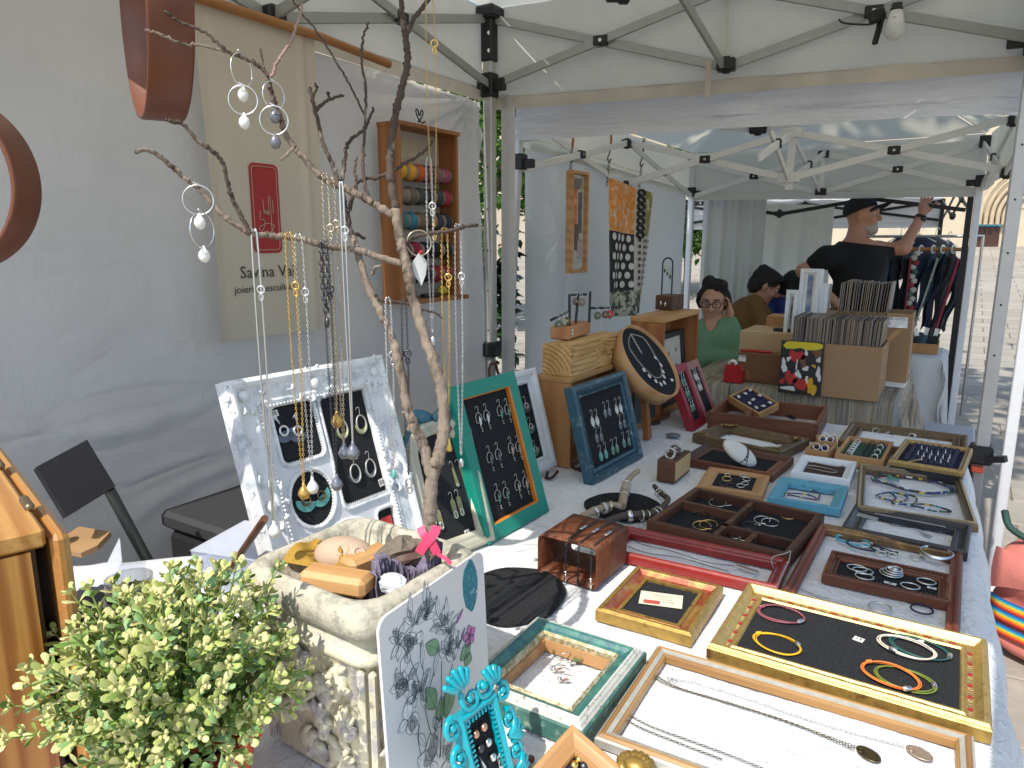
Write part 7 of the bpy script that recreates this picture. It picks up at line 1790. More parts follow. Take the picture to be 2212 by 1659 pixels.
PINE1=wood('crate_pine',(.47,.23,.085),(.36,.15,.05),'Z',8);PINE2=wood('crate_pine_top',(.50,.28,.11),(.40,.19,.06),'Y',8)
crate('pine crate carrying the wavy wood block, behind the blue frame',x0,x1,vF,y1_,zt_,PINE1,PINE2)
WAVY=wood('sandblasted_pine',(.60,.38,.16),(.48,.27,.09),'Y',9,.6,str_=.25,bst=.6)
mb=MB()
bx0,bx1=x0+.012,x1-.006;by0,by1=vF+.012,oz(1332,772,zt_).y
hb=oy(1147,740,by0).z-zt_
q=random.Random(8)
def wv(u,s_):
 return.004*math.sin(u*24+3*math.sin(s_*5))+.002*math.sin(u*55+s_*9)
NX,NY,NZ=14,46,18
def side(fn,nu,nv):mb.grid(fn,nu,nv)
L=by1-by0;Wd=bx1-bx0
def knot(y,z):return.5*math.exp(-(((y-.62)/.10)**2+((z-.42)/.35)**2))
def fr(u,v):g=wv(v*1.6-knot(u,v)*1.5-u*.25,u);return(bx1+g*(1 if 0<v<1 else.5),by0+L*u,zt_+.001+hb*v*(1-.08*u))
def tp_(u,v):g=wv(v*.9+.2,u)*(1 if 0<v<1 else.5);return(bx1+(bx0-bx1)*v+(wv(1.6-u*.25,u)*.5*(1-v)),by0+L*u,zt_+.001+hb*(1-.08*u)+g*.6*v*(1-v)*4)
def en(u,v):
 x=bx0+Wd*u;z=zt_+.001+hb*v;r_=math.hypot((u-0.0)*1.0,v+.1);g=.0035*math.sin(r_*44)
 return(x+(wv(v*1.6,0)*.5 if u==1 else 0),by0+(g if 0<u<1 and 0<v<1 else 0),z)
mb.grid(fr,NY,NZ,False);mb.grid(tp_,NY,10,False);mb.grid(en,22,22,False)
mb.box(((bx0+bx1)/2-.008,(by0+by1)/2+.004,zt_+hb*.46),(Wd-.012,L-.010,hb*.88))
mb.obj('wavy_block',WAVY,label='wavy sandblasted pine block lying on the near crate',cat='wood block')
zb2=zt_+hb+.001
b0,b1,b2=oz(*cb(632,960),zb2),oz(*cb(825,972),zb2),oz(*cb(1155,905),zb2)
e=(b1-b0).normalized();u=V((-e.y,e.x,0));wx,wy=(b1-b0).length,(b2-b1).dot(u)
P_=Panel((b0+b1)/2+u*wy/2+V((0,0,.001)),e,u);hs=opl(*cb(830,842),b1,u).z-zb2
t=thing('earring_stand','reddish wood bar with black metal rods holding button earrings','earring stand',P_.M,None)
mb=MB();mb.box((0,0,hs/2),(wx,wy,hs),None,.004);mb.obj('wood_base',wood('red_pine',(.50,.24,.10),(.36,.15,.06),'Y',10),t)
RODM=BLACKBAR;r_=.0042
def rl(px,py,z):p=P_.M.inverted()@at(px,py,z);return p
dS=(P_.p-EYE).dot(FW)
for pts in([(830,820),(828,508)],[(845,514),(1002,510)],[(890,795),(915,516)],[(1025,778),(1035,482)],[(1035,648),(1300,640)],[(640,768),(830,676)]):
 ds=[dS-.06,dS-.06]if pts[0][0]in(830,) else[dS,dS]
 if pts[0][0]==1025:ds=[dS+.04]*2
 if pts[0][0]==1035:ds=[dS+.04,dS+.10]
 if pts[0][0]==640:ds=[dS-.10,dS-.06]
 a2,b2_=[P_.M.inverted()@at(*cb(*p),d_) for p,d_ in zip(pts,ds)]
 if abs(pts[0][0]-pts[1][0])<40:(a2 if a2.z<b2_.z else b2_).z=hs-.002
 mb=MB();mb.tube([a2,b2_],r_,8);mb.obj('rod',RODM,t)
for k,(x,y,c_,lb,dd) in enumerate(((722,810,(.10,.14,.09),'green disc nearest the camera',-.09),(765,790,(.35,.30,.22),'pale disc behind the green one',-.08),(805,775,(.12,.08,.03),'brown disc by the first post',-.07),(895,580,(.14,.11,.08),'grey brown disc on the top bar, left',0),(948,588,(.22,.15,.11),'rosy disc on the top bar, right',0),(1108,722,(.09,.13,.07),'green disc on the right bar',.055),(1185,712,(.13,.07,.05),'dark brown disc on the right bar',.07),(1226,708,(.45,.03,.03),'red disc on the right bar',.08))):
 s_=thing('button_earring','button earring on the rod stand: '+lb,'earring',TR(at(*cb(x,y),dS+dd))@RZ(YAW+.3),'button earrings on the rod stand')
 mb=MB();mb.lathe([(0,-.002),(.0125,-.002),(.0135,0),(.0125,.002),(.008,.0015),(0,.002)],16,RX(math.pi/2));mb.obj('disc',mat('button_%d'%k,c_,.4,0,.2,80),s_)
 mb=MB();mb.sph((0,-.003,0),.003,6,4);mb.tube(smooth_path([(0,0,.012),(.003,0,.024),(-.003,0,.030),(-.006,0,.022)],3),.0008,4);mb.obj('wire',SILVER(),s_)
for x,y in((858,886),(1143,822)):
 p=opl(*cb(x,y),b1+e*.0015,e);tt=thing('price_tag','small pale tag on the side of the rod stand, %s'%('near end' if x<900 else 'far end'),'price tag',Matrix((u,V((0,0,1)),e)).transposed().to_4x4(),'small white price tags');tt.location=p
 mb=MB();mb.box((0,0,0),(.013,.017,.001));mb.obj('card',TAG(),tt);text('12',.010,tt,TR(0,0,.0007),INK())
c2x=-.93;ca_,cb__=ox(1434,686,c2x),ox(1434,686,c2x)
fy0,fy1=ox(1434,700,c2x).y,ox(1510,690,c2x).y;z2=(ox(1434,688,c2x).z+ox(1511,668,c2x).z)/2
wl_=oy(1363,680,fy0).x
crate('pine crate with knots standing open behind the sieve display',wl_,c2x,fy0,fy1,z2,wood('crate_pine_red',(.38,.15,.05),(.26,.085,.025),'Z',8),PINE2,.018)
Pf=Panel(V((c2x-.03,(fy0+fy1)/2+.01,.772)),V((0,1,0)),V((-.10,0,1)));Pf.w,Pf.h=(fy1-fy0)*.80,(z2-.78)*.80
f=thing('black_picture','black framed print of small grey objects standing in the far crate','picture',Pf.M,None)
for r_ in range(4):mb=MB();mb.frame(Pf.w,Pf.h,[(0,-.02),(0,.006),(.02,.006),(.024,-.004),(.024,-.02)],None,0,Pf.h/2,(r_,));mb.obj('rail',BLACKM(),f)
mb=MB();mb.box((0,Pf.h/2,-.008),(Pf.w-.044,Pf.h-.044,.004));mb.obj('paper',mat('cream_paper',(.50,.46,.38),.8,0,.06),f)
q=random.Random(3)
for i in range(9):
 mb=MB();x,y=(-.3+.3*(i%3))*(Pf.w-.06)+q.uniform(-.01,.01),Pf.h*(.25+.24*(i//3))+q.uniform(-.01,.01)
 mb.prism([(x+q.uniform(.006,.013)*math.cos(b*.7),y+q.uniform(.006,.014)*math.sin(b*.7)) for b in range(9)],-.006,-.0055);mb.obj('printed_shape',mat('grey_print',(.12,.11,.10),.8),f)
p0,p1=oz(1421,671,z2),oz(1449,671,z2);p2=oz(1470,665,z2)
M_=TR((p0+p2)/2+V((0,0,.001)))@RZ(rad(-4))
t=thing('arch_block','dark wood block with black wire arch and hanging earrings on far crate','earring stand',M_,None)
mb=MB();mb.box((0,0,.030),(.075,.12,.060),None,.0015);mb.obj('block',WALNUT,t)
hA=.130;mb=MB();mb.tube([(-.022,-.035,.06),(-.022,-.035,.06+hA)]+[(-.022+.022-.022*math.cos(b*.314),-.035,.06+hA+.022*math.sin(b*.314)) for b in range(1,10)]+[(.022,-.035,.06+hA),(.022,-.035,.06)],.0032,7);mb.obj('wire_arch',BLACKBAR,t)
for k in range(3):
 s_=thing('earring','small earring hanging in the wire arch, %s one'%('left','middle','right')[k],'earring',M_@TR(-.012+.012*k,-.035,.06+hA-.03-.012*k),'earrings in the wire arch')
 mb=MB();mb.sph((0,0,0),(.005,.003,.009),8,5);mb.tube([(0,0,.008),(0,0,.022+.010*k)],.0008,4);mb.obj('drop',BRASS(),s_)
for k in range(2):
 mb=MB();mb.sph((0,0,0),(.0035,.002,.011),8,5);mb.obj('ear_drop',SILVER(),None,M_@TR(-.012+.02*k,-.0625,.028-.004*k),label='pale drop pinned on the front of the dark arch block, %s'%('left','right')[k],cat='earring',group='drops on the arch block')
sD=2.40
cS=at(*cb(1640,1165),sD)
wdir=(at(*cb(1870,1560),sD)-at(*cb(1380,850),sD)).normalized()
dS_=ray(*cb(1640,1165)).normalized();rS=dS_.cross(V((0,0,1))).normalized();uS=rS.cross(dS_)
nS=((rS*.79+uS*.61)*.90-dS_*.43).normalized()
T=nS.to_track_quat('Z','Y').to_matrix().to_4x4();T.translation=cS
t=thing('round_display','round bentwood hoop display with black felt and silver charm necklace','display hoop',T,'display frames and trays on the jewellery table')
Rr=.142
mb=MB();mb.lathe([(Rr-.007,-.055),(Rr,-.055),(Rr,0),(Rr-.007,0),(Rr-.007,-.055)],64);mb.obj('hoop',wood('bentwood',(.52,.30,.13),(.42,.21,.08),'Z',8),t)
mb=MB();mb.lathe([(0,-.010),(Rr-.008,-.010)],64,None,False);mb.lathe([(0,-.014),(Rr-.008,-.014)],64,None,False);mb.obj('felt_board',BK,t)
PS=Panel(cS,V(T.col[0][:3]),V(T.col[1][:3]))
nk=thing('necklace','silver charm necklace with nine drops in the round hoop display','necklace',T,None)
pts=[PS.loc(*cb(*p),-.008) for p in((1440,905),(1420,960),(1425,1040),(1480,1130),(1560,1230),(1640,1310),(1690,1340),(1740,1330),(1745,1260),(1720,1180),(1690,1140),(1640,1050),(1570,950),(1520,925),(1450,905))]
mb=MB();mb.chain(smooth_path(pts,6),.005,.0009);mb.obj('chain',SILVER(),nk)
mb=MB();mb.chain(smooth_path([PS.loc(*cb(*p),-.008) for p in((1440,905),(1480,980),(1550,1100))],6),.006,.0013);mb.obj('drop_chain',SILVER(),nk)
for x,y in((1570,1265),(1625,1325),(1690,1375),(1740,1405),(1775,1390),(1770,1330),(1760,1280),(1740,1215),(1685,1140)):
 p=PS.loc(*cb(x,y),-.006);mb=MB();mb.sph(p,(.0065,.009,.003),9,6);mb.obj('charm',WHITEEN,nk)
tt=thing('price_tag','small white tag on the rim of the round hoop display','price tag',PS.matp(*cb(1850,1363),.002),'small white price tags');mb=MB();mb.box((0,0,0),(.014,.010,.001));mb.obj('card',TAG(),tt)
t=thing('display_stand','wooden prop stand with dark board carrying the round hoop display','stand',TR(0,0,0),None)
low=at(*cb(1650,1540),sD+.04);lf=V((low.x-.01,low.y,.752))
mb=MB();mb.bar(lf,(lf.x-.02,lf.y,low.z+.02),.03,.02,(1,0,0));mb.obj('post',RACKW,t)
mb=MB();mb.bar(oz(1352,925,.765),oz(1440,893,.765),.03,.022);mb.obj('base_rail',RACKW,t)
mb=MB();mb.bar(oz(1345,920,.757),oz(1424,912,.757),.02,.01);mb.obj('iron_foot',IRON,t)
pA,pB=oz(1366,915,.78),oz(1412,896,.78);mb=MB();mb.bar((pA+pB)/2+V((0,0,.055))-(pB-pA)*.5,(pA+pB)/2+V((0,0,.055))+(pB-pA)*.5,.012,.12);mb.obj('slate_board',mat('dark_slate',(.055,.06,.062),.7,0,.15,20),t)
#  print stall
TZ=.75
fl_,fr_=oz(1540,815),oz(1905,862)
tx0,tx1,ty0,ty1=-1.15,-.20,3.42,4.35
t=thing('trestle_table','trestle table hidden under the striped cloth of the print stall','table',TR(-.7,3.9,0),None)
mb=MB();mb.box((0,0,.722),(.88,.86,.03));mb.obj('tabletop',mat('table_board',(.5,.48,.44)),t)
for sx in(-1,1):
 for sy in(-1,1):mb=MB();mb.tube([(sx*.4,sy*.38,0),(sx*.38,sy*.34,.71)],.014,8);mb.obj('leg',GREYBAR,t)
def striped():
 m,nt,p=base('striped_cloth');vec=coords(nt,(1,.02,.02))
 n=noise(nt,vec,42,3,.7)
 col=ramp(nt,n,[(.32,(.07,.06,.055)),(.40,(.20,.16,.11)),(.47,(.33,.28,.20)),(.53,(.14,.14,.13)),(.58,(.42,.37,.28)),(.66,(.24,.19,.13))])
 nt.links.new(col,p.inputs["Base Color"]);p.inputs["Roughness"].default_value=.9
 bump(nt,noise(nt,coords(nt),200,3),p,.3,.001);return m
STRIPES=striped()
mb=MB()
def scl(u,v):
 x=tx0+(tx1-tx0)*u;s_=v*1.75
 if s_<1:return(x,ty1+(ty0-ty1)*s_,TZ)
 k=s_-1;return(x,ty0-.012-.03*k+.010*math.sin(x*26)*min(1,k*3),TZ-.62*k/.75-.006)
mb.grid(scl,60,40)
def scr(u,v):
 y=ty0-.012+(ty1-ty0)*u;k=v
 return(tx1+.012+.10*k+.022*math.sin(y*33)*k+.05*k*math.exp(-u*6),y-.06*k*math.exp(-u*5),TZ-.004-(.50-.14*u)*k)
mb.grid(scr,50,16)
mb.obj('striped_tablecloth',STRIPES,label='brown and grey striped cloth over the print stall table, folds at right',cat='tablecloth')
FH=V((FW.x,FW.y,0)).normalized()
CARD=mat('cardboard',(.33,.20,.10),.8,0,.06,8,60,.1)
def openbox(name,label,P,w,d,h,m_,th=.006,group=None,back_h=None):
 t=thing(name,label,'box',P,group)
 for nm,c,dd in(('front_panel',(0,th/2,h/2),(w,th,h)),('back_panel',(0,d-th/2,(back_h or h)/2),(w,th,back_h or h)),('side_panel',(-w/2+th/2,d/2,h/2),(th,d-2*th,h)),('side_panel',(w/2-th/2,d/2,h/2),(th,d-2*th,h)),('bottom_panel',(0,d/2,th/2),(w-2*th,d-2*th,th))):
  mb=MB();mb.box(c,dd);mb.obj(nm,m_,t)
 return t
q0,q1=oz(1700,853,.72),oz(1893,862,.72)
yv=ty0-.045
a_,b_=oy(1702,740,yv),oy(1908,748,yv);c_,d_=oy(1697,853,yv),oy(1893,862,yv)
e=(b_-a_);e.z=0;w=e.length;e.normalize()
M_=Matrix((e,V((-e.y,e.x,0)),V((0,0,1)))).transposed().to_4x4();M_.translation=V(((a_.x+b_.x)/2,yv,(c_.z+d_.z)/2))
hb_=(a_.z+b_.z)/2-(c_.z+d_.z)/2
openbox('cardboard_box','open cardboard box packed with sleeved prints on the striped table',M_,w,.30,hb_,CARD)
SLEEVE=[mat('print_board_%d'%k,c,.35,0,.15,30) for k,c in enumerate(((.14,.10,.08),(.22,.16,.11),(.09,.075,.07),(.28,.23,.18),(.16,.14,.135)))]
q=random.Random(14)
prt=[MB().box((0,0,.5),(.20,.0042,1.0)).mesh('print',m_) for m_ in SLEEVE]
def prints(M_,n,x0,x1,y,hgt,dep,label,group,lean=.03):
 for i in range(n):
  x=x0+(x1-x0)*i/(n-1)
  T=M_@TR(x,y,.008)@RY(lean*(.5+i/n)+q.uniform(-.010,.010))@RZ(math.pi/2)
  place('sleeved_print',prt[q.randrange(5)],None,T@Matrix.Diagonal((dep/.20,1,hgt*q.uniform(.985,1.015),1)),label,'print',group)
prints(M_,72,-w/2+.015,w/2-.025,.15,hb_+.10,.27,'sleeved print standing on edge in the cardboard box','prints in the cardboard box')
t=thing('abstract_print','abstract print in black, red, yellow and white hung on the cardboard box','print',M_@TR(-w*.25-.03,-.012,0),None)
pw,ph=w*.47,hb_*1.02
mb=MB();mb.box((0,0,ph/2),(pw,.008,ph));mb.obj('sheet',mat('print_black',(.018,.016,.018),.45),t)
def blob(cx,cz,rx,rz,m_,seed,k=0):
 q=random.Random(seed);ph_=[q.uniform(0,6.3) for _ in range(3)]
 pts=[]
 for i in range(22):
  b=6.2832*i/22;r_=1+.25*math.sin(2*b+ph_[0])+.18*math.sin(3*b+ph_[1])+.12*math.sin(5*b+ph_[2])
  pts.append((max(-pw/2+.002,min(pw/2-.002,cx*pw+rx*pw*r_*math.cos(b))),max(.002,min(ph-.002,cz*ph+rz*ph*r_*math.sin(b)))))
 mb=MB();mb.prism(pts,0,.0004,TR(0,-.0043-.0004*k,0)@RX(math.pi/2));mb.obj('colour_patch',m_,t)
YEL,RED_,WHI,BRO,ORA=mat('print_yellow',(.62,.50,.02),.5),mat('print_red',(.45,.025,.02),.5),mat('print_white2',(.62,.62,.60),.5),mat('print_brown',(.16,.07,.03),.5),mat('print_amber',(.60,.32,.01),.5)
for i,(cx,cz,rx,rz,m_,k) in enumerate(((.02,.97,.34,.16,YEL,2),(-.12,.72,.16,.12,RED_,1),(.05,.62,.08,.12,BRO,1),(.36,.86,.14,.12,BRO,1),(-.22,.30,.12,.14,RED_,1),(.05,.20,.16,.13,RED_,1),(.28,.16,.10,.16,ORA,2),(-.40,.52,.07,.12,WHI,2),(-.05,.38,.07,.07,WHI,2),(.42,.42,.05,.14,WHI,2),(-.25,.10,.14,.05,WHI,2),(.12,.50,.06,.05,WHI,3),(-.30,.66,.05,.04,WHI,3),(.10,.80,.03,.07,WHI,3),(.30,.56,.05,.03,ORA,3),(-.42,.22,.05,.06,RED_,2),(.16,.30,.04,.06,WHI,3),(-.1,.55,.02,.10,WHI,3),(.4,.68,.04,.06,WHI,2))):blob(cx,cz,rx,rz,m_,i+3,k)
yv2=ty0+.36
a2,b2=oy(1782,672,yv2),oy(1973,678,yv2)
M2=TR((a2.x+b2.x)/2,yv2,TZ+.002)
w2=b2.x-a2.x;h2=(a2.z+b2.z)/2-TZ
openbox('cardboard_box','second open cardboard box behind, with a white handwritten sign',M2,w2,.22,h2,CARD)
s0,s1=oy(1838,680,yv2),oy(1960,709,yv2)
t=thing('handwritten_sign','white paper sign with two handwritten lines on the rear cardboard box','sign',TR((s0.x+s1.x)/2,yv2-.006,(s0.z+s1.z)/2)@RX(math.pi/2),None)
mb=MB();mb.box((0,0,0),(s1.x-s0.x,abs(s0.z-s1.z),.003));mb.obj('paper',mat('white_paper',(.78,.78,.77),.8),t)
text('Gravats - edicions de tirada curta a 15 €',.021,t,TR(0,.018,.002),mat('blue_pencil',(.12,.14,.22),.8));text('gran varietat',.021,t,TR(0,-.006,.002),mat('blue_pencil',(.12,.14,.22),.8))
prints(M2,24,-w2/2+.05,-w2/2+.25,.10,h2+.13,.20,'sleeved print standing in the rear cardboard box','prints in the rear box',.05)
for k,(px0,px1,pt,pb_,dy,lb,cl) in enumerate(((1697,1723,626,700,.26,'left short',((.30,.30,.30),(.07,.07,.08))),(1727,1771,580,690,.28,'tall middle',((.35,.38,.42),(.12,.17,.30))),(1771,1789,612,680,.34,'right half hidden',((.36,.36,.36),(.20,.15,.11))))):
 y=ty0+dy;l_,r_=oy(px0,pt,y),oy(px1,pt,y);w3,h3=r_.x-l_.x,l_.z-TZ-.003
 P_=Panel(V(((l_.x+r_.x)/2,y,TZ+.003)),V((math.cos(.1),math.sin(.1)*-1,0)),V((0,.06,1)))
 P_.w,P_.h=w3,h3
 f=thing('framed_photo','white framed narrow photograph on the print table, %s one'%lb,'framed photo',P_.M,'white framed photographs')
 for rr in range(4):mb=MB();mb.frame(w3,h3,[(0,-.06),(0,.006),(.018,.006),(.020,-.01),(.020,-.06)],None,0,h3/2,(rr,));mb.obj('rail',WHITEP,f)
 mb=MB();mb.box((0,h3/2,-.012),(w3-.036,h3-.036,.003));mb.obj('passepartout',mat('white_paper',(.78,.78,.77),.8),f)
 mb=MB();mb.box((0,h3*.54,-.0095),(w3-.066,h3-.10,.002));mb.obj('photo',mat('photo_%d'%k,cl[0],.4,0,.3,12,c2=cl[1],thr=.5,c2s=22,soft=.08),f)
t=thing('kraft_stand','small kraft card block between the white framed photographs','block',TR(oy(1752,690,ty0+.2).x,ty0+.2,TZ+.2),None)
mb=MB();mb.box((0,0,-.09),(.10,.05,.21));mb.obj('block',OAK,t)
mb=MB();mb.box((0,0,.13),(.075,.04,.26));mb.obj('kraft_folder',OAK,None,TR(oy(1806,690,ty0+.3).x,ty0+.3,TZ+.002),label='light wood block standing right of the white photographs',cat='wood block')
def lbox(name,label,p0,p1,y,h,d,m_,z=TZ+.002,lid=None):
 a,b=oy(*p0,y),oy(*p1,y);w=b.x-a.x
 t=thing(name,label,'box',TR((a.x+b.x)/2,y,z),'wooden boxes on the print table')
 mb=MB();mb.box((0,d/2,h/2),(w,d,h),None,.002);mb.obj('body',m_,t)
 mb=MB();mb.box((0,d/2,h-.018),(w+.004,d+.004,.004));mb.obj('lid_line',lid or m_,t)
 return t,w
BIRCH=wood('birch',(.58,.42,.24),(.50,.34,.17),'X',8)
y=ty0+.13;hh=oy(1650,716,y+.02).z-TZ
hB=oy(1640,765,ty0+.08).z-TZ
t,w_=lbox('wooden_box','dark wooden box with keyhole on the striped table',(1595,770),(1706,780),ty0+.08,hB,.10,wood('mid_brown_box',(.25,.12,.05),(.17,.075,.03),'X',10))
mb=MB();mb.lathe([(0,0),(.006,0),(.006,.001),(0,.001)],12,TR(w_*.40,-.001,hB*.55)@RX(math.pi/2));mb.box((w_*.40,-.001,hB*.45),(.005,.002,.02));mb.obj('keyhole',BLACKM(),t)
mb=MB();mb.box((-w_*.42,-.001,hB*.8),(.035,.002,.03));mb.obj('paper_label',TAG(),t)
lbox('wooden_box','pale birch box behind the dark one on the print table',(1598,730),(1712,735),ty0+.22,hB*1.62,.30,BIRCH)
lbox('wooden_box','flat light box stacked on top behind the birch box',(1655,700),(1712,700),ty0+.50,hB*2.0,.16,OAK)
p=oy(1583,818,ty0+.03)
t=thing('tape_dispenser','red tape dispenser standing at the corner of the striped cloth','tape dispenser',TR(p.x,ty0+.05,TZ+.002),None)
REDPL=mat('red_plastic',(.42,.012,.015),.4)
mb=MB();mb.prism([(-.045,0),(.045,0),(.045,.06),(.03,.05),(.012,.085),(-.035,.085),(-.04,.06)],-.03,.03,RX(math.pi/2));mb.obj('body',REDPL,t)
mb=MB();mb.lathe([(.012,-.012),(.022,-.012),(.022,.012),(.012,.012),(.012,-.012)],18,TR(-.01,0,.085)@RX(math.pi/2));mb.obj('tape_roll',mat('tape_white',(.65,.64,.6),.4),t)
zt3=TZ+hB+.004
for k,(a,b) in enumerate(((1600,1640),(1640,1668))):
 y=ty0+.10;pa,pb_=oy(a,742,y),oy(b,744,y);mb=MB();mb.tube([(pa.x,y,zt3+.006),(pb_.x,y+.01,zt3+.006)],.006,8);mb.obj('red_pen',REDPL,label='red pen lying on the dark wooden box, %s one'%('left','right')[k],cat='pen',group='red pens')
y=ty0+.3;p=oy(1700,733,y);mb=MB();mb.box((0,0,.008),(.09,.05,.014),None,.004);mb.obj('black_phone',BLACKM(),None,TR(p.x-.02,y,TZ+hB*1.62+.004),label='small black phone lying on the birch box',cat='phone')
for k,(x,y) in enumerate(((1925,803),(1917,830))):
 p=oz(x,y,TZ+.004);mb=MB();mb.box((0,0,.006),(.15,.12,.012));mb.box((0,0,.0125),(.08,.05,.001));mb.obj('postcard_stack',mat('white_paper',(.78,.78,.77),.8),None,TR(p)@RZ(.1*k-.15),label='low stack of white postcards at right table edge, %s one'%('far','near')[k],cat='cards',group='stacks of postcards')
PWl=Panel(V((-1.875,0,0)),V((.075,1,0)),V((0,0,1)))
c0,c1,c2_,c3=[PWl.loc(*p) for p in((1226,366),(1262,378),(1241,592),(1206,587))]
cx,cz,w,h=(c0.x+c1.x+c2_.x+c3.x)/4,(c0.y+c1.y+c2_.y+c3.y)/4,((c1.x-c0.x)+(c2_.x-c3.x))/2,((c0.y-c3.y)+(c1.y-c2_.y))/2
Pp=Panel(PWl.M@V((cx,cz-h/2,.045)),PWl.e,V((0,0,1)))
f=thing('framed_print','tall narrow wood framed print in orange and grey on the linen wall','framed print',Pp.M,None)
for rr in range(4):mb=MB();mb.frame(w,h,[(0,-.03),(0,.006),(.014,.006),(.016,-.008),(.016,-.03)],None,0,h/2,(rr,));mb.obj('rail',OAK,f)
mb=MB();mb.box((0,h/2,-.012),(w-.044,h-.044,.003));mb.obj('sheet',mat('grey_print_paper',(.42,.40,.36),.6,0,.1,10),f)
for k,(x,z,ww,hh,cc) in enumerate(((-.16,.66,.22,.46,(.48,.16,.06)),(.14,.60,.22,.40,(.10,.10,.11)),(-.05,.36,.26,.26,(.14,.07,.07)),(.12,.24,.25,.2,(.30,.28,.27)),(.0,.88,.5,.10,(.20,.19,.17)))):
 mb=MB();mb.box((x*w,z*h,-.0095+.0003*k),(ww*w,hh*h,.0015));mb.obj('colour_field',mat('print_field_%d'%k,cc,.7,0,.4,14,c2=mul(cc,1.8),thr=.58,c2s=20),f)
g0,g1,g2,g3=[PWl.loc(*p,.06) for p in((1315,383),(1410,398),(1372,690),(1300,680))]
sx0,sx1,sz1,sz0=g0.x,g1.x,(g0.y+g1.y)/2,(g2.y+g3.y)/2
t=thing('painted_scarf','long painted scarf with orange top and black white ovals hanging on wall','scarf',PWl.M,None)
def scf(u0,u1,v0,v1):
 def fn(u,v):
  uu,vv=u0+(u1-u0)*u,v0+(v1-v0)*v
  return(sx0+(sx1-sx0)*uu*(1-.12*vv),sz1+(sz0-sz1)*vv-.05*uu*(1-vv),.06+.02*math.sin(uu*9+vv*2)*(.3+vv))
 return fn
ORS=mat('scarf_orange',(.62,.23,.04),.8,0,.25,25,c2=(.62,.50,.36),thr=.56,c2s=26,soft=.08)
OLS=mat('scarf_olive',(.22,.20,.05),.8,0,.4,30,c2=(.5,.48,.36),thr=.55,c2s=24)
BWS=mat('scarf_black',(.025,.025,.028),.8,0,.3,30)
for nm,a,m_ in(('orange_field',(0,.62,0,.36),ORS),('side_band',(.62,.80,0,.40),mat('scarf_white',(.52,.50,.46),.8)),('olive_band',(.80,1,0,.36),OLS),('black_field',(0,.62,.36,.80),BWS),('pale_field',(.62,1,.36,.80),mat('scarf_pale',(.48,.44,.40),.8,0,.1)),('lower_field',(0,1,.80,1),mat('scarf_mixed',(.40,.40,.30),.8,0,.3,20,c2=(.03,.03,.03),thr=.50,c2s=30))):
 mb=MB();mb.grid(scf(*a),14,14);mb.obj(nm,m_,t)
q=random.Random(4)
def oval(uu,vv,ru,rv,m_,nm,ring=False):
 fn=scf(0,1,0,1);mb=MB();pts=[]
 for i in range(12):
  b=i*.5236;p=fn(min(.99,max(.01,uu+ru*math.cos(b))),vv+rv*math.sin(b));pts.append((p[0],p[1],p[2]+.008))
 if ring:mb.tube(pts,.008,4,True)
 else:mb.add(pts,[tuple(range(12))])
 mb.obj(nm,m_,t)
WOV=mat('scarf_oval_white',(.55,.54,.50),.8)
for i in range(6):
 for j in range(4):oval(.08+.14*j+(.06 if i%2 else 0),.40+.07*i,.045,.027,WOV,'white_oval')
for i in range(7):oval(.71,.03+.055*i,.06,.022,BWS,'black_ring',True)
for i in range(8):
 for j in range(3):oval(.70+.12*j,.40+.05*i,.022,.015,BWS,'black_dot')
mb=MB();mb.grid(scf(.78,.90,.80,.99),4,8);mb.v=[(x,y,z+.006) for x,y,z in mb.v];mb.obj('orange_patch',ORS,t)
for k,(hx,hy0,hy1,cy,lb) in enumerate(((1238,303,350,372,'above framed print'),(1320,305,350,390,'above the scarf, left'),(1390,320,360,398,'above the scarf, right'))):
 x_=-1.80
 t=thing('steel_hook','steel s hook on leather loop '+lb,'hook',TR(0,0,0),'hooks on the tent bar')
 a=ox(hx,hy0,x_);b=ox(hx-6,hy1,x_)
 mb=MB();mb.tube([a+V((0,0,.05)),a,a.lerp(b,.35)],.007,6);mb.obj('leather_loop',mat('tan_leather',(.30,.13,.05),.6),t)
 h_=(a.z-b.z)
 mb=MB();mb.tube(smooth_path([a.lerp(b,.3),a.lerp(b,.6),V((b.x,b.y-.01,b.z+.02)),V((b.x,b.y+.012,b.z)),V((b.x,b.y+.035,b.z+.02))],4),.005,6);mb.obj('hook_wire',mat('grey_steel',(.2,.2,.2),.4,.7),t)
 e_=ox(hx-6,cy,x_);mb=MB();mb.chain([V((b.x,b.y+.01,b.z)),V((x_-.01,b.y+.01,e_.z-.03))],.022,.0025);mb.obj('chain',mat('grey_steel',(.2,.2,.2),.4,.7),t)
yv=5.95
r0,r1=oy(1905,538,yv),oy(2093,551,yv)
t=thing('clothes_rail','wooden clothes rail with white rings at the third stall','clothes rail',TR(0,0,0),None)
mb=MB();mb.tube([(r0.x-.3,yv,r0.z),(r1.x,yv,r0.z)],.013,8);mb.obj('rail',ROD,t)
for x in(r0.x-.3,r1.x):mb=MB();mb.tube([(x,yv,0),(x,yv,r0.z+.02)],.012,8);mb.obj('post',BLACKBAR,t)
q=random.Random(8)
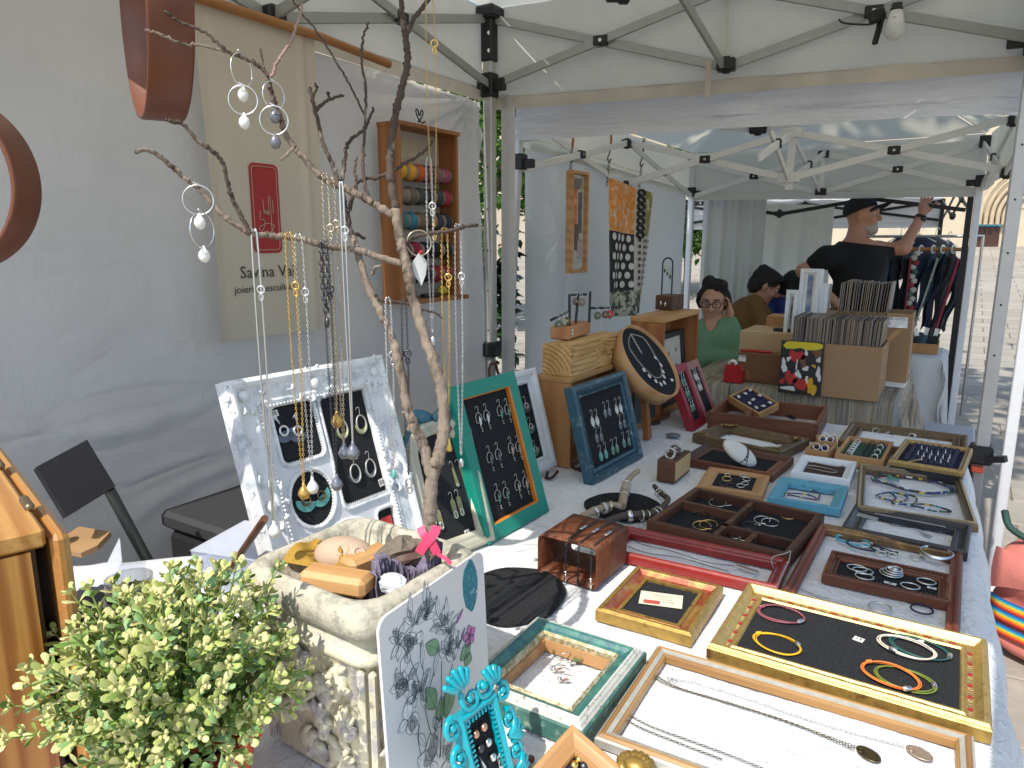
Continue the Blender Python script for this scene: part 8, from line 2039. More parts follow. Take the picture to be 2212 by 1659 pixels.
for k,(px0,px1,c,lb) in enumerate(((1905,1926,(.05,.08,.11),'faded blue'),(1926,1950,(.012,.014,.022),'black'),(1950,1973,(.02,.022,.02),'dark green black with red seam'),(1978,2008,(.022,.04,.07),'dark blue'),(2008,2031,(.05,.085,.12),'mid blue patched'),(2030,2050,(.02,.03,.06),'navy'),(2048,2078,(.07,.065,.07),'grey'),(2076,2094,(.015,.018,.03),'black blue'))):
 a,b=oy(px0,560,yv).x,oy(px1,560,yv).x
 t=thing('hanging_trousers','%s trousers hanging from the wooden clothes rail'%lb,'trousers',TR((a+b)/2,yv,r0.z),'trousers on the clothes rail')
 hw=(b-a)/2;L=.50+.06*q.random()
 def tf(u,v):return(hw*(2*u-1)*(1.12-.25*v+.12*math.sin(v*8+k))-.09*v*(k>2)+.012*math.sin(v*11+k*2),.035*math.cos(u*6.28+k)*(1-.3*v)+.014*math.sin(u*14+v*6+k)-.02*math.sin(v*4+k),-.05-L*v+.02*math.sin(u*5+k))
 mb=MB();mb.grid(tf,16,18);mb.obj('denim',mat('denim_%d'%k,c,.9,0,.25,12,200,.4),t)
 if k in(2,4,6):mb=MB();mb.tube([(hw*.55-.10*v*(k>2),-.05,-.06-L*v) for v in(0,.3,.6,1)],.008,5);mb.obj('seam',mat('seam_%d'%k,((.25,.03,.04),(.35,.36,.32),(.35,.03,.06))[k//2-1],.8),t)
 mb=MB();mb.ring((0,0,-.018),.026,.006,14,6,RY(math.pi/2)@RX(.4));mb.obj('ring',mat('white_plastic',(.66,.65,.62),.4),t)
x=oy(1977,560,yv).x
t=thing('braided_rope','colourful braided rope in white, red and green among the trousers','rope',TR(x,yv-.04,r0.z),None)
RC_=[mat('braid_white',(.5,.46,.40),.8),mat('braid_red',(.28,.04,.04),.8),mat('braid_green',(.07,.13,.09),.8)]
mb=MB()
for i in range(18):mb.m=(0,0,1,0,2)[i%5];mb.sph((.008*(-1)**i,0,-.03-.032*i),(.024,.02,.022),7,5)
mb.obj('braid',RC_,t)
q=random.Random(31)
for k,(px,py,sx_,c) in enumerate(((1945,520,.16,(.02,.022,.03)),(1985,518,.2,(.015,.02,.035)),(2020,520,.16,(.06,.055,.05)),(2046,528,.12,(.02,.03,.035)))):
 p=at(px,py,6.5+.12*k)
 t=thing('hung_garment','dark folded garment on a hanger behind the rail, %s'%('far left','second','third','far right')[k],'garment',TR(p),'garments on hangers behind')
 mb=MB();mb.sph((0,0,-.16),(sx_*.75,.09,.20),12,8,None,.06);mb.obj('cloth',mat('garment_%d'%k,c,.9,0,.3,20),t)
 mb=MB();mb.tube([(-sx_*.7,0,-.02),(0,0,.05),(sx_*.7,0,-.02)],.006,5);mb.tube(smooth_path([(0,0,.05),(0,0,.10),(.02,0,.12),(.03,0,.10)],3),.004,5);mb.obj('hanger',mat('white_plastic',(.66,.65,.62),.4),t)
g0=oy(1985,500,6.9);mb=MB();mb.tube([(g0.x-.5,6.9,1.46),(g0.x+.45,6.9,1.46)],.012,8);mb.obj('rail',mat('chrome_rail',(.5,.5,.5),.25,1),thing('garment_rack','chrome garment rack far behind the standing man','clothes rail',TR(0,0,0),None))
for x in(g0.x-.5,g0.x+.45):mb=MB();mb.tube([(x,6.9,0),(x,6.9,1.47)],.012,8);mb.obj('post',mat('chrome_rail',(.5,.5,.5),.25,1),bpy.data.objects['garment_rack'])
a,b=oz(1968,742,.76),oz(2072,738,.76)
bx,by=(a.x+b.x)/2-.20,5.05
mb=MB()
tw,td=.54,.54
def tcl(u,v):
 x,y=(u-.5)*1.55,(v-.5)*1.55;ex,ey=max(0,abs(x)-tw/2),max(0,abs(y)-td/2);k=max(ex,ey)
 return(math.copysign(min(abs(x),tw/2+.12*ex),x)+.012*math.sin(y*30)*(ex>0),math.copysign(min(abs(y),td/2+.12*ey),y)+.012*math.sin(x*34)*(ey>0),.755-k*1.45)
mb.grid(tcl,44,44);M3=TR(bx,by,0);mb.obj('tablecloth',fabric('white_drape',(.62,.62,.61),.15,9,.3),None,M3,label='long white cloth over the small table of the clothes stall',cat='tablecloth')
t=thing('small_table','small table hidden under the long white cloth of the clothes stall','table',M3,None)
mb=MB();mb.box((0,0,.735),(tw-.03,td-.03,.02));mb.obj('tabletop',OAK,t)
for sx in(-1,1):
 for sy in(-1,1):mb=MB();mb.tube([(sx*.22,sy*.22,0),(sx*.22,sy*.22,.73)],.016,8);mb.obj('leg',OAK,t)
p=oz(2035,730,.76)
M4=TR(bx+.05,by-.12,.757)
openbox('tray_box','low wooden box of tagged dark wallets on the white clothes stall table',M4,.36,.24,.06,OAK)
q=random.Random(2)
for i in range(11):
 mb=MB();mb.box((0,0,.05),(.03,.18,.10),None,.004);mb.obj('denim_wallet',mat('denim_%d'%(i%4),(.03,.04,.06),.9),None,M4@TR(-.145+.029*i,.12,.008)@RY(.22),label='dark denim wallet standing in the low wooden box',cat='wallet',group='wallets in the low wooden box')
 if i%2==0:mb=MB();mb.box((0,0,0),(.022,.002,.05));mb.obj('hang_tag',TAG(),None,M4@TR(-.10+.026*i,.03+.02*(i%3),.125)@RY(q.uniform(-.3,.3)),label='white hang tag sticking up from the wallets',cat='tag',group='hang tags on the wallets')
t=thing('folding_stool','black bent chair leg of a seat beside the striped cloth corner','stool',TR(0,0,0),None)
s0=oz(1990,880,.42);s0=V((-.05,4.35,.42))
mb=MB();mb.box((s0.x,s0.y,.42),(.36,.34,.03),None,.008);mb.obj('seat',mat('grey_seat',(.42,.43,.47),.6),t)
for dx in(-.16,.16):
 for dy in(-.15,.15):mb=MB();mb.tube(smooth_path([(s0.x+dx*.9,s0.y+dy,.41),(s0.x+dx*1.15,s0.y+dy*1.1,.25),(s0.x+dx*1.2,s0.y+dy*1.2,0)],4),.014,7);mb.obj('leg',BLACKBAR,t)
bp=oz(2200,1425,0)
t=thing('backpack','salmon pink backpack with rainbow straps and dark green top standing on the ground','backpack',TR(bp.x+.07,bp.y+.03,0)@RZ(rad(-32)),None)
PINKB=mat('salmon_nylon',(.62,.20,.16),.7,0,.06,9,30,.5,.008)
mb=MB()
def bpf(u,v):
 a=u*6.2832;z=.43*v;k=(1-abs(2*v-1)**5)**.5 if 0<v<1 else.0
 s_=.165*(1+.08*math.sin(v*7))*max(.02,k);d_=.12*max(.02,k)*(1+.15*math.sin(v*9+1))
 c,n_=math.cos(a),math.sin(a);e=lambda x:math.copysign(abs(x)**.7,x)
 return(s_*e(c)+.006*math.sin(v*30+a*3),d_*e(n_)+.006*math.sin(v*22+a*2),z+.002)
mb.grid(bpf,32,30);mb.obj('bag_body',PINKB,t)
mb=MB();mb.grid(lambda u,v:(-.13+.28*u,-.128-.012*math.sin(v*3.1)-.01*math.sin(u*3.1),.40-.15*v*(1-.25*math.sin(u*3.1))),12,8);mb.obj('front_flap',PINKB,t)
mb=MB();mb.ring((-.03,-.01,.435),.055,.016,18,7);mb.sph((-.03,-.01,.435),(.05,.05,.012),12,6);mb.tube(smooth_path([(-.06,-.06,.43),(-.12,-.08,.46),(-.16,-.05,.50)],4),.012,6);mb.obj('top_cord',mat('dark_green_webbing',(.012,.05,.04),.7),t)
for r_,zz in enumerate((.205,.165,.115)):
 for k,c in enumerate(((.02,.12,.42),(.02,.42,.52),(.75,.55,.04),(.80,.25,.02),(.60,.03,.02))):
  def rf(u,v,zz=zz,k=k):
   a=3.3+2.6*u;return(.178*math.copysign(abs(math.cos(a))**.7,math.cos(a)),.136*math.copysign(abs(math.sin(a))**.7,math.sin(a)),zz+.016-.0075*(k+v)+.01*u)
  mb=MB();mb.grid(rf,16,1);mb.obj('rainbow_stripe',mat('rainbow_%d'%k,c,.6),t)
mb=MB();mb.box((.02,-.135,.225),(.05,.006,.02),RZ(.1));mb.obj('strap_tab',mat('cream_webbing',(.55,.42,.22),.7),t)
lp=oy(1080,760,2.95);lx,ly=lp.x-.12,3.02
t=thing('potted_laurel','dark glossy laurel bush in a pot behind the tent pole','plant',TR(lx,ly,0),None)
mb=MB();mb.lathe([(0,0),(.13,0),(.16,.28),(.17,.30),(.15,.30),(.14,.26),(0,.26)],20);mb.obj('pot',mat('terracotta',(.30,.13,.07),.8),t)
mb=MB();mb.tube([(0,0,.25),(.01,0,.6),(0,.01,1.3)],[.014,.012,.006],7);mb.tube([(0,0,.4),(.06,-.03,.9)],[.010,.005],6);mb.obj('stem',BARK,t)
mb=MB();crown(mb,(0,0,1.08),(.13,.13,.42),420,.075,6,16);mb.obj('foliage',[mat('laurel_leaf',(.018,.045,.015),.3,0,.3,30),mat('laurel_leaf2',(.03,.07,.02),.3,0,.3,30),mat('laurel_leaf3',(.04,.085,.03),.35)],t)
#  people
def sdf(prims,h,k=.03,cuts=()):
 """one skin grown round tapered limbs and rounded masses, returned as a mesh"""
 lo=np.array([1e9]*3);hi=-lo
 for p in prims:
  if p[0]=='c':
   for q,r in((p[1],p[3]),(p[2],p[4])):lo=np.minimum(lo,np.array(q)-r);hi=np.maximum(hi,np.array(q)+r)
  elif p[0]=='e':r=max(p[2]);lo=np.minimum(lo,np.array(p[1])-r);hi=np.maximum(hi,np.array(p[1])+r)
 lo-=3*h;hi+=3*h
 n=np.ceil((hi-lo)/h).astype(int)+1
 G=np.full(n,.2,np.float32)
 ax=[lo[i]+h*np.arange(n[i]) for i in range(3)]
 for p in prims:
  kk=k
  if p[0]=='c':a,b,ra,rb=np.array(p[1]),np.array(p[2]),p[3],p[4];kk=p[5]if len(p)>5 else k;pl=np.minimum(a-ra,b-rb);ph=np.maximum(a+ra,b+rb)
  else:a=np.array(p[1]);R3=np.array(p[2]);kk=p[4]if len(p)>4 else k;m=max(R3);pl,ph=a-m,a+m
  pad=kk+3*h
  i0=np.maximum(0,np.floor((pl-pad-lo)/h).astype(int));i1=np.minimum(n,np.ceil((ph+pad-lo)/h).astype(int)+1)
  sl=tuple(slice(i0[i],i1[i]) for i in range(3))
  X,Y,Z=np.meshgrid(*[ax[i][sl[i]]for i in range(3)],indexing='ij')
  if p[0]=='c':
   d=b-a;L2=max(1e-9,float(d@d));t=np.clip(((X-a[0])*d[0]+(Y-a[1])*d[1]+(Z-a[2])*d[2])/L2,0,1)
   D=np.sqrt((X-a[0]-t*d[0])**2+(Y-a[1]-t*d[1])**2+(Z-a[2]-t*d[2])**2)-(ra+(rb-ra)*t)
  else:
   F_=p[3]if len(p)>3 and p[3]is not None else np.eye(3)
   U=[(X-a[0])*F_[i][0]+(Y-a[1])*F_[i][1]+(Z-a[2])*F_[i][2]for i in range(3)]
   q=np.sqrt(sum((U[i]/R3[i])**2 for i in range(3)));g=np.sqrt(sum((U[i]/R3[i]**2)**2 for i in range(3)))+1e-9
   D=q*(q-1)/g
  old=G[sl]
  if p[0]=='-e':
   hh=np.clip(.5-.5*(old+D)/kk,0,1);G[sl]=old*(1-hh)-D*hh+kk*hh*(1-hh)
  else:
   hh=np.clip(.5+.5*(D-old)/kk,0,1);G[sl]=D*(1-hh)+old*hh-kk*hh*(1-hh)
 if cuts:
  X,Y,Z=np.meshgrid(*ax,indexing='ij')
  for(c,nn) in cuts:G=np.maximum(G,(X-c[0])*nn[0]+(Y-c[1])*nn[1]+(Z-c[2])*nn[2])
 S_=G<0
 cnt=sum(S_[i:n[0]-1+i,j:n[1]-1+j,l:n[2]-1+l].astype(np.int8) for i in(0,1) for j in(0,1) for l in(0,1))
 act=(cnt>0)&(cnt<8)
 acc=np.zeros(act.shape+(3,),np.float32);num=np.zeros(act.shape,np.float32)
 for axis in range(3):
  o=[i for i in range(3) if i!=axis]
  s0=[slice(None)]*3;s1=[slice(None)]*3;s0[axis]=slice(0,-1);s1[axis]=slice(1,None)
  A,B=G[tuple(s0)],G[tuple(s1)];cr_=(A<0)!=(B<0);t=np.where(cr_,A/np.where(cr_,A-B,1),0)
  for da in(0,1):
   for db in(0,1):
    s=[slice(None)]*3;s[o[0]]=slice(da,n[o[0]]-1+da);s[o[1]]=slice(db,n[o[1]]-1+db)
    m=cr_[tuple(s)];tt=t[tuple(s)]
    acc[...,axis]+=m*tt;acc[...,o[0]]+=m*da;acc[...,o[1]]+=m*db;num+=m
 idx=-np.ones(act.shape,int);w=np.argwhere(act);idx[act]=np.arange(len(w))
 vs=lo+h*(w+acc[act]/num[act][:,None])
 fs=[]
 for axis in range(3):
  o=[i for i in range(3) if i!=axis]
  s0=[slice(1,-1)]*3;s0[axis]=slice(0,-1);s1=list(s0);s1[axis]=slice(1,None)
  A,B=S_[tuple(s0)],S_[tuple(s1)]
  for sgn,msk in((1,A&~B),(0,~A&B)):
   e=np.argwhere(msk)
   if not len(e):continue
   e=e+np.array([0 if i==axis else 1 for i in range(3)])
   u1=np.zeros(3,int);u1[o[0]]=1;u2=np.zeros(3,int);u2[o[1]]=1
   Q=np.stack([idx[tuple((e-u1-u2).T)],idx[tuple((e-u2).T)],idx[tuple(e.T)],idx[tuple((e-u1).T)]],1)
   if(sgn==1)!=(axis!=1):Q=Q[:,::-1]
   fs.append(Q)
 return vs.tolist(),np.concatenate(fs).tolist()
def skin_obj(name,parts,m_,parent,inv_,jit=0):
 mb=MB();q=random.Random(7)
 if jit:parts=[([(x+q.gauss(0,jit),y+q.gauss(0,jit),z+q.gauss(0,jit)) for x,y,z in vs],fs) for vs,fs in parts]
 for vs,fs in parts:mb.add(vs,fs,True)
 return mb.obj(name,m_,parent,inv_)
SKIN=mat('skin_tanned',(.42,.205,.125),.55,0,.08,30,90,.1,.001);SKINP=mat('skin_light',(.48,.25,.16),.55,0,.08,30,90,.1,.001)
def head(c,f,tilt=0.0,s=1.0):
 """skull, jaw, nose, brow, lips, ears; f is the way the face looks"""
 f=V((f[0],f[1],0)).normalized();sd=V((0,0,1)).cross(f);u=V((0,0,1))
 f2=(f*math.cos(tilt)-u*math.sin(tilt));u2=(u*math.cos(tilt)+f*math.sin(tilt))
 Fm=np.array([f2,sd,u2]);P=lambda a,b,z:V(c)+(f2*a+sd*b+u2*z)*s
 pr=[('e',P(-.012,0,.022),(.098*s,.076*s,.098*s),Fm),('e',P(.028,0,-.055),(.066*s,.058*s,.068*s),Fm,.03),('e',P(.060,0,-.098),(.026*s,.026*s,.020*s),Fm,.025),('c',P(.082,-.03,.030),P(.082,.03,.030),.014*s,.014*s,.02),('-e',P(.092,.031,.008),(.016*s,.017*s,.011*s),Fm,.012),('-e',P(.092,-.031,.008),(.016*s,.017*s,.011*s),Fm,.012),('c',P(.086,0,.016),P(.113,0,-.026),.009*s,.0135*s,.012),('e',P(.098,.012,-.030),(.010*s,.009*s,.008*s),Fm,.008),('e',P(.098,-.012,-.030),(.010*s,.009*s,.008*s),Fm,.008),('e',P(.066,.038,-.028),(.026*s,.024*s,.024*s),Fm,.02),('e',P(.066,-.038,-.028),(.026*s,.024*s,.024*s),Fm,.02),('c',P(.082,-.018,-.062),P(.082,.018,-.062),.0075*s,.0075*s,.006),('c',P(.080,-.015,-.071),P(.080,.015,-.071),.008*s,.008*s,.006),('e',P(-.006,.078,-.010),(.020*s,.008*s,.033*s),Fm,.008),('e',P(-.006,-.078,-.010),(.020*s,.008*s,.033*s),Fm,.008),('-e',P(.0,.088,-.008),(.009*s,.006*s,.016*s),Fm,.006),('-e',P(.0,-.088,-.008),(.009*s,.006*s,.016*s),Fm,.006)]
 return pr,P,Fm
def face_bits(par,inv_,P,s=1.0,brow=(.03,.025,.02),iris=(.05,.03,.02)):
 ew,ei,bm,lm_=MB(),MB(),MB(),MB()
 for k in(-1,1):
  ew.sph(P(.0785,k*.031,.008),.0112*s,10,8);ei.sph(P(.0875,k*.0315,.007),.0062*s,8,6)
  bm.tube([P(.094,k*.014,.030),P(.094,k*.030,.036),P(.082,k*.048,.030)],[.0035,.0045,.003],5)
 lm_.tube([P(.086,-.020,-.066),P(.0895,0,-.0655),P(.086,.020,-.066)],.0022,5)
 ew.obj('eyeball',mat('eye_white',(.6,.57,.53),.3),par,inv_);ei.obj('iris',mat('iris_dark',iris,.2),par,inv_);bm.obj('eyebrow',mat('brow_%d'%int(brow[0]*1000),brow,.8),par,inv_);lm_.obj('mouth_line',mat('lip_line',(.18,.06,.05),.6),par,inv_)
def hand(w,d,n,side,curl=.35,s=1.0,spread=.16):
 """palm at wrist w pointing along d, palm normal n, thumb on the given side"""
 d=V(d).normalized();n=(V(n)-d*V(n).dot(d)).normalized();x=d.cross(n)*side
 Fm=np.array([x,d,n]);W=lambda a,b,c:V(w)+(x*a+d*b+n*c)*s
 pr=[('e',W(0,.05,0),(.040*s,.052*s,.016*s),Fm,.01),('c',W(0,0,0),W(0,.03,0),.026*s,.028*s,.015)]
 for i,(a,L,r) in enumerate(((.028,.072,.0088),(.010,.080,.0092),(-.009,.075,.0088),(-.027,.058,.0078))):
  ang=spread*(1.4-i);p=W(a,.088,0);v=(d*math.cos(ang)+x*math.sin(ang));b=0.0
  for j,fr_ in enumerate((.45,.31,.24)):
   b+=curl*(.7+.3*j);q_=p+(v*math.cos(b)+n*math.sin(b))*L*fr_*s
   pr.append(('c',p,q_,(r-.0006*j)*s,(r-.0006*(j+1))*s,.004));p=q_
 p=W(.030,.030,.004);q_=W(.056,.062,.012);r_=W(.060,.090,.020)
 pr+=[('c',W(.012,.02,.002),p,.017*s,.014*s,.01),('c',p,q_,.0115*s,.0100*s,.006),('c',q_,r_,.0100*s,.0085*s,.004)]
 return pr
Zv=V((0,0,1))
DM=4.85
FM=ray(1864,464);FM.z=0;FM.normalize();RM=V((FM.y,-FM.x,0))
m=lambda px,py,dy=0.0:at(px,py,DM)+FM*dy
hc=m(1864,464);foot=V((hc.x-.10,hc.y-.03,0))
man=thing('person','standing man in black cap and black t-shirt reaching up to the tent bar','person',TR(foot),None);iv=Matrix.Translation(-foot)
hp,HP,HF=head(hc,RM-FM*.22,.04,1.0)
neckb=m(1846,523);chest=m(1850,566);belly=m(1852,640);hips=m(1850,705)
sR,sL=m(1902,540,-.02),m(1782,556,-.02)
eR,wR=m(1950,535,-.10),m(1992,462,-.06)
eL,wL=m(1733,586,.06),m(1810,655,-.06)
kn=[V((foot.x+RM.x*k*.11,foot.y+RM.y*k*.11,.50)) for k in(-1,1)];an=[V((p.x,p.y,.08)) for p in kn]
arms=[('c',sR,eR,.050,.042),('c',eR,wR,.041,.028),('c',sL,eL,.048,.042),('c',eL,wL,.041,.030)]
body=hp+[('c',HP(-.02,0,-.06),neckb,.056,.062),('c',sR-RM*.03,sL+RM*.03,.062,.062),('e',chest,(.165,.115,.17),np.array([RM,FM,Zv])),('e',belly,(.15,.115,.18),np.array([RM,FM,Zv])),('e',hips,(.155,.115,.14),np.array([RM,FM,Zv]))]+arms
for k in(0,1):
 hpn=hips+RM*(.085*(2*k-1));body+=[('c',hpn,kn[k],.085,.060),('c',kn[k],an[k],.056,.040),('c',an[k]-Zv*.03,an[k]-Zv*.03-FM*.13,.035,.030)]
hr=hand(wR,(m(2006,402,-.04)-wR),-FM+RM*.3,1,.12,1.0);hl=hand(wL,V((.15,-.05,-1)),RM,1,.5)
skin_obj('body',[sdf(body,.009,.035),sdf(hr,.0042,.006),sdf(hl,.006,.006)],SKIN,man,iv)
face_bits(man,iv,HP,1.0,(.25,.23,.21))
ex=.012
shirt=[('c',sR-RM*.02,sL+RM*.02,.076,.076),('e',chest,(.185,.130,.18),np.array([RM,FM,Zv])),('e',belly,(.17,.130,.20),np.array([RM,FM,Zv])),('e',hips,(.165,.125,.10),np.array([RM,FM,Zv])),('c',sR,sR.lerp(eR,.34),.068,.062),('c',sL,sL.lerp(eL,.42),.068,.062)]
skin_obj('t_shirt',[sdf(shirt,.010,.04,[((neckb-Zv*.004),(V((0,0,1))+RM*.12))])],mat('black_cotton',(.006,.006,.007),.95,0,.2,60,12,.35,.012),man,iv)
tr_=[('e',hips-Zv*.05,(.17,.13,.13),np.array([RM,FM,Zv]))]
for k in(0,1):hpn=hips+RM*(.085*(2*k-1));tr_+=[('c',hpn,kn[k],.10,.075),('c',kn[k],an[k],.074,.062)]
skin_obj('trousers',[sdf(tr_,.012,.03)],mat('dark_trousers',(.02,.02,.025),.9),man,iv)
mb=MB()
for p in an:mb.sph(p-FM*.05-Zv*.035,(.06,.12,.045),12,8)
mb.obj('shoes',BLACKM(),man,iv)
cap=[('e',HP(-.018,0,.040),(.108,.088,.086),HF),('e',HP(-.055,0,.005),(.066,.082,.075),HF)]
CAPB=mat('black_cap',(.007,.007,.008),.9,0,.2,80)
cp=skin_obj('cap',[sdf(cap,.008,.03,[(HP(.0,0,.030),(V(-HF[2])*1+V(HF[0])*.45))])],CAPB,man,iv)
mb=MB();[mb.grid(lambda u,v,dz=dz:HP(.055+.120*v*(1-(2*u-1)**2*.45),(2*u-1)*.074,.055+dz+.040*v-.034*(2*u-1)**2),12,6) for dz in(0,-.007)];mb.obj('peak',CAPB,cp)
bd=[('e',HP(.040,0,-.088),(.062,.060,.044),HF),('e',HP(.074,0,-.102),(.030,.032,.030),HF),('e',HP(.084,0,-.050),(.014,.028,.008),HF)]
skin_obj('beard',[sdf(bd,.006,.02,[(HP(.03,0,-.062),(V(HF[2])-V(HF[0])*.25))])],mat('grey_beard',(.36,.32,.28),.95,0,.3,200,200,.9,.003),man,iv)
d=(wR-eR).normalized();T=d.to_track_quat('Z','Y').to_matrix().to_4x4();T.translation=eR.lerp(wR,.86)
mb=MB();mb.lathe([(.034,-.010),(.037,-.010),(.037,.010),(.034,.010),(.034,-.010)],20,T);wt=mb.obj('watch_strap',BLACKM(),man,iv)
mb=MB();mb.lathe([(0,0),(.017,0),(.018,.006),(0,.008)],16,TR(eR.lerp(wR,.86)+(RM*.6-FM).normalized()*.034)@(RM*.6-FM).normalized().to_track_quat('Z','Y').to_matrix().to_4x4());mb.obj('watch_case',mat('dark_steel',(.05,.05,.055),.25,.8),wt,None)
def seated(label,D,hpx,face,tilt,scale,top_c,top_n,hair_c,sh,bodyl,handsl,elbows,leg_dir,skin_m,stool_label,neck_cut=.055):
 g=lambda px,py,dy=0.0:at(px,py,D)+FH*dy
 hc=g(*hpx);ft=V((hc.x,hc.y,0))
 t=thing('person',label,'person',TR(ft),None);iv=Matrix.Translation(-ft)
 hp,HP,HF=head(hc,face,tilt,scale)
 A=np.array([RT,FH,Zv]);s1,s2=g(*sh[0]),g(*sh[1]);ch,be=g(*bodyl[0]),g(*bodyl[1]);nb=(s1+s2)/2+Zv*.03
 hip=V((be.x,be.y,.56));L=V(leg_dir).normalized();sdv=Zv.cross(L)
 arm=[]
 for s_,e_,w_ in((s1,g(*elbows[0]),g(*handsl[0])),(s2,g(*elbows[1]),g(*handsl[1]))):arm+=[('c',s_,e_,.044,.036),('c',e_,w_,.036,.025)]
 body=hp+[('c',HP(-.02,0,-.06),nb,.047,.052),('c',s1,s2,.05,.05),('e',ch,(.15,.10,.15),A),('e',be,(.14,.105,.14),A),('e',hip,(.17,.14,.12),A)]+arm
 legs=[]
 for k in(-1,1):
  h0=hip+sdv*.09*k;k0=h0+L*.40-Zv*.04;a0=V((k0.x,k0.y,.09));legs+=[('c',h0,k0,.080,.060),('c',k0,a0,.054,.038),('c',a0-Zv*.03,a0-Zv*.04+L*.12,.036,.030)]
 W0,W1=g(*handsl[0]),g(*handsl[1])
 hs=[hand(W0,handsl[2],handsl[3],1,.45,.92),hand(W1,handsl[4],handsl[5],-1,.4,.92)]
 skin_obj('body',[sdf(body+legs,.010,.03)]+[sdf(x,.0055,.006) for x in hs],skin_m,t,iv)
 tp=[('c',s1,s2,.062,.062),('e',ch,(.168,.118,.165),A),('e',be,(.158,.122,.15),A),('e',hip+Zv*.03,(.165,.135,.10),A)]
 for i in(0,2):a_,b_=arm[i],arm[i+1];tp+=[('c',a_[1],a_[2],.060,.050),('c',b_[1],V(b_[1]).lerp(V(b_[2]),.86),.050,.036)]
 skin_obj('top',[sdf(tp+[('-e',HP(.07,0,-.185*scale),(.09,.055,.10),HF,.02)],.010,.03,[(nb+Zv*neck_cut,Zv)])],mat(top_n,top_c,.9,0,.12,40,16,.5,.012),t,iv)
 lg=[(*x[:3],x[3]+.014,x[4]+.014) for x in legs if x[4]>.037 or 1][:]
 lg=[l_ for i,l_ in enumerate(lg) if i%3!=2]+[('e',hip-Zv*.02,(.185,.155,.12),A)]
 skin_obj('trousers',[sdf(lg,.012,.03)],mat('navy_trousers',(.015,.018,.03),.9),t,iv)
 mb=MB()
 for i in(2,5):p=(V(legs[i][1])+V(legs[i][2]))/2;mb.sph(p-Zv*.005,(.055,.055,.045),10,7);mb.sph(p+L*.05-Zv*.01,(.05,.05,.035),10,7)
 mb.obj('shoes',BLACKM(),t,iv)
 s_=thing('stool',stool_label,'stool',TR(hip.x,hip.y,0),'stools under the seated people')
 mb=MB();mb.lathe([(0,.41),(.17,.41),(.175,.43),(.16,.445),(0,.445)],24);mb.obj('seat',OAK,s_)
 for k in range(4):a=.785+k*1.571;mb=MB();mb.tube([(.11*math.cos(a),.11*math.sin(a),.41),(.17*math.cos(a),.17*math.sin(a),0)],.012,7);mb.obj('leg',GREYBAR,s_)
 hr=[('e',HP(-.024*scale,0,.036*scale),tuple(x*scale for x in(.101,.086,.090)),HF),('e',HP(-.060*scale,0,-.02*scale),tuple(x*scale for x in(.062,.084,.080)),HF)]
 return t,iv,HP,HF,hr,hair_c,g
q=random.Random(1)
fw=(-FH*.92-RT*.38)
w_,iv,HP,HF,hr,hcol,g=seated('seated woman with glasses in green cardigan leaning her head on one hand',4.3,(1541,650),fw,.22,.97,(.13,.26,.15),'green_knit',None,((1513,716,.0),(1573,708,.03)),((1545,745,.02),(1547,800,.04)),((1584,769,-.10),(1574,684,-.02),RT+V((0,0,.1)),V((0,0,-1))+FH*.3,V((-.1,0,1)),-RT+FH*.2),((1516,770,-.06),(1592,757,-.05)),-FH+RT*.2,SKINP,'round stool under the woman in green, hidden by table',(.055))
face_bits(w_,iv,HP,.97,(.05,.035,.03))
HAIRD=mat('dark_hair',(.010,.008,.007),.75,0,.4,90,160,.9,.004)
q=random.Random(5)
hr+=[('e',HP(-.03+.05*math.cos(i),.05*math.sin(i*1.3),.100+.012*math.cos(i*2)),(.034,.030,.026),HF,.025) for i in range(8)]+[('e',HP(-.01,k*.082,-.02),(.040,.024,.075),HF,.02) for k in(-1,1)]
skin_obj('hair',[sdf(hr,.007,.02,[(HP(.036,0,.045),V(HF[0])-V(HF[2])*.70)])],HAIRD,w_,iv,.0022)
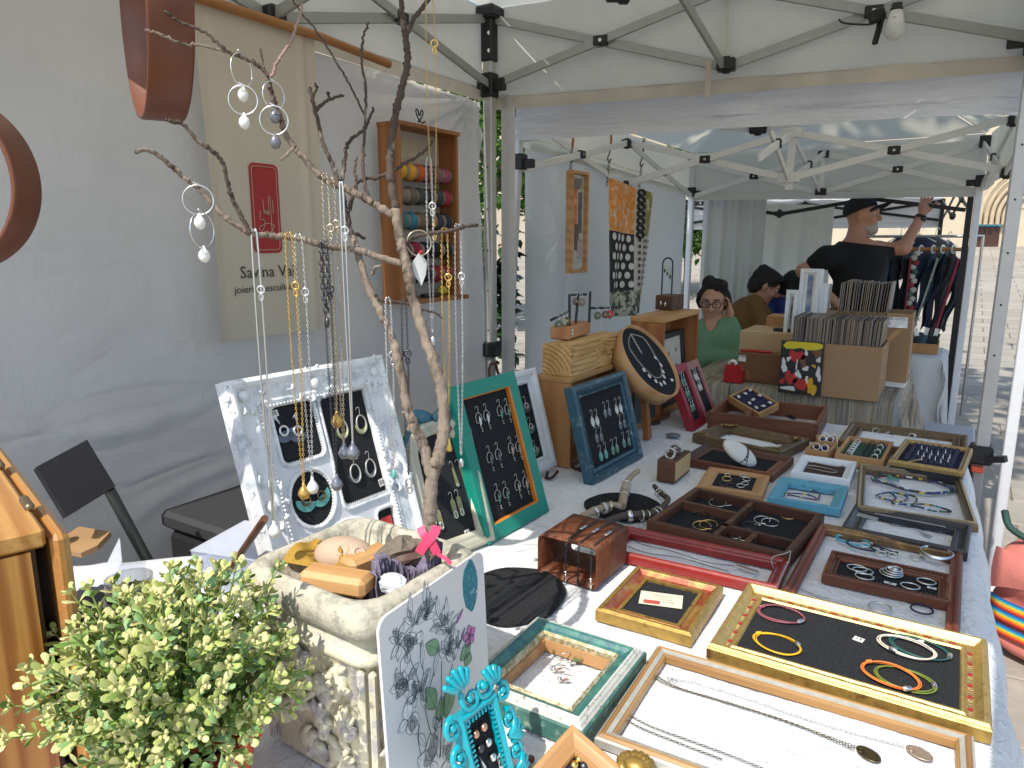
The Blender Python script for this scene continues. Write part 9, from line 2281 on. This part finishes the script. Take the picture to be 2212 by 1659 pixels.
gl=thing('glasses','','',None);bpy.data.objects.remove(gl)
mb=MB()
for k in(-1,1):
 c=HP(.104,k*.032,.006);T=Matrix((V(HF[1]),V(HF[2]),V(HF[0]))).transposed().to_4x4();T.translation=c
 mb.tube([(x,y,0) for x,y in rrect(.046,.032,.012,4)],.0024,5,True,T=T);mb.tube([HP(.102,k*.058,.012),HP(.02,k*.082,.012)],.0022,5)
mb.tube([HP(.106,-.008,.010),HP(.106,.008,.010)],.0024,5);mb.obj('glasses',BLACKM(),w_,iv)
b_,iv,HP,HF,hr,hcol,g=seated('person with dark bun hair in ochre brown top, seated and looking down',5.15,(1654,617),RT-FH*.25,.55,.98,(.16,.085,.02),'ochre_knit',None,((1625,655,-.05),(1645,660,.12)),((1625,690,.05),(1622,740,.08)),((1690,716,-.08),(1692,712,.12),RT,-Zv,RT,-Zv),((1640,720,-.1),(1650,720,.16)),RT,SKIN,'stool under the person in ochre, hidden by table')
face_bits(b_,iv,HP,.98)
hr+=[('e',HP(-.075,0,.085),(.042,.042,.040),HF,.015),('e',HP(.03,0,.085),(.06,.07,.035),HF,.02)]
skin_obj('hair',[sdf(hr,.008,.02,[(HP(.056,0,.0),V(HF[0])-V(HF[2])*.55)])],HAIRD,b_,iv,.0022)
c_,iv,HP,HF,hr,hcol,g=seated('person with long dark hair in royal blue top bent over the table',5.2,(1717,626),RT*.9+FH*.3,.75,.98,(.012,.03,.16),'blue_jersey',None,((1688,662,-.08),(1700,652,.12)),((1680,690,.05),(1672,745,.08)),((1730,722,-.1),(1735,716,.12),RT,-Zv,RT,-Zv),((1695,722,-.12),(1705,720,.16)),RT,SKIN,'stool under the person in blue, hidden by table')
face_bits(c_,iv,HP,.98)
hr+=[('e',HP(-.02,.0,.03),(.11,.098,.10),HF,.02),('e',HP(-.02,-.075,-.05),(.06,.03,.10),HF,.02)]
skin_obj('hair',[sdf(hr,.008,.02,[(HP(.058,0,.0),V(HF[0])-V(HF[2])*.5)])],HAIRD,c_,iv,.0022)
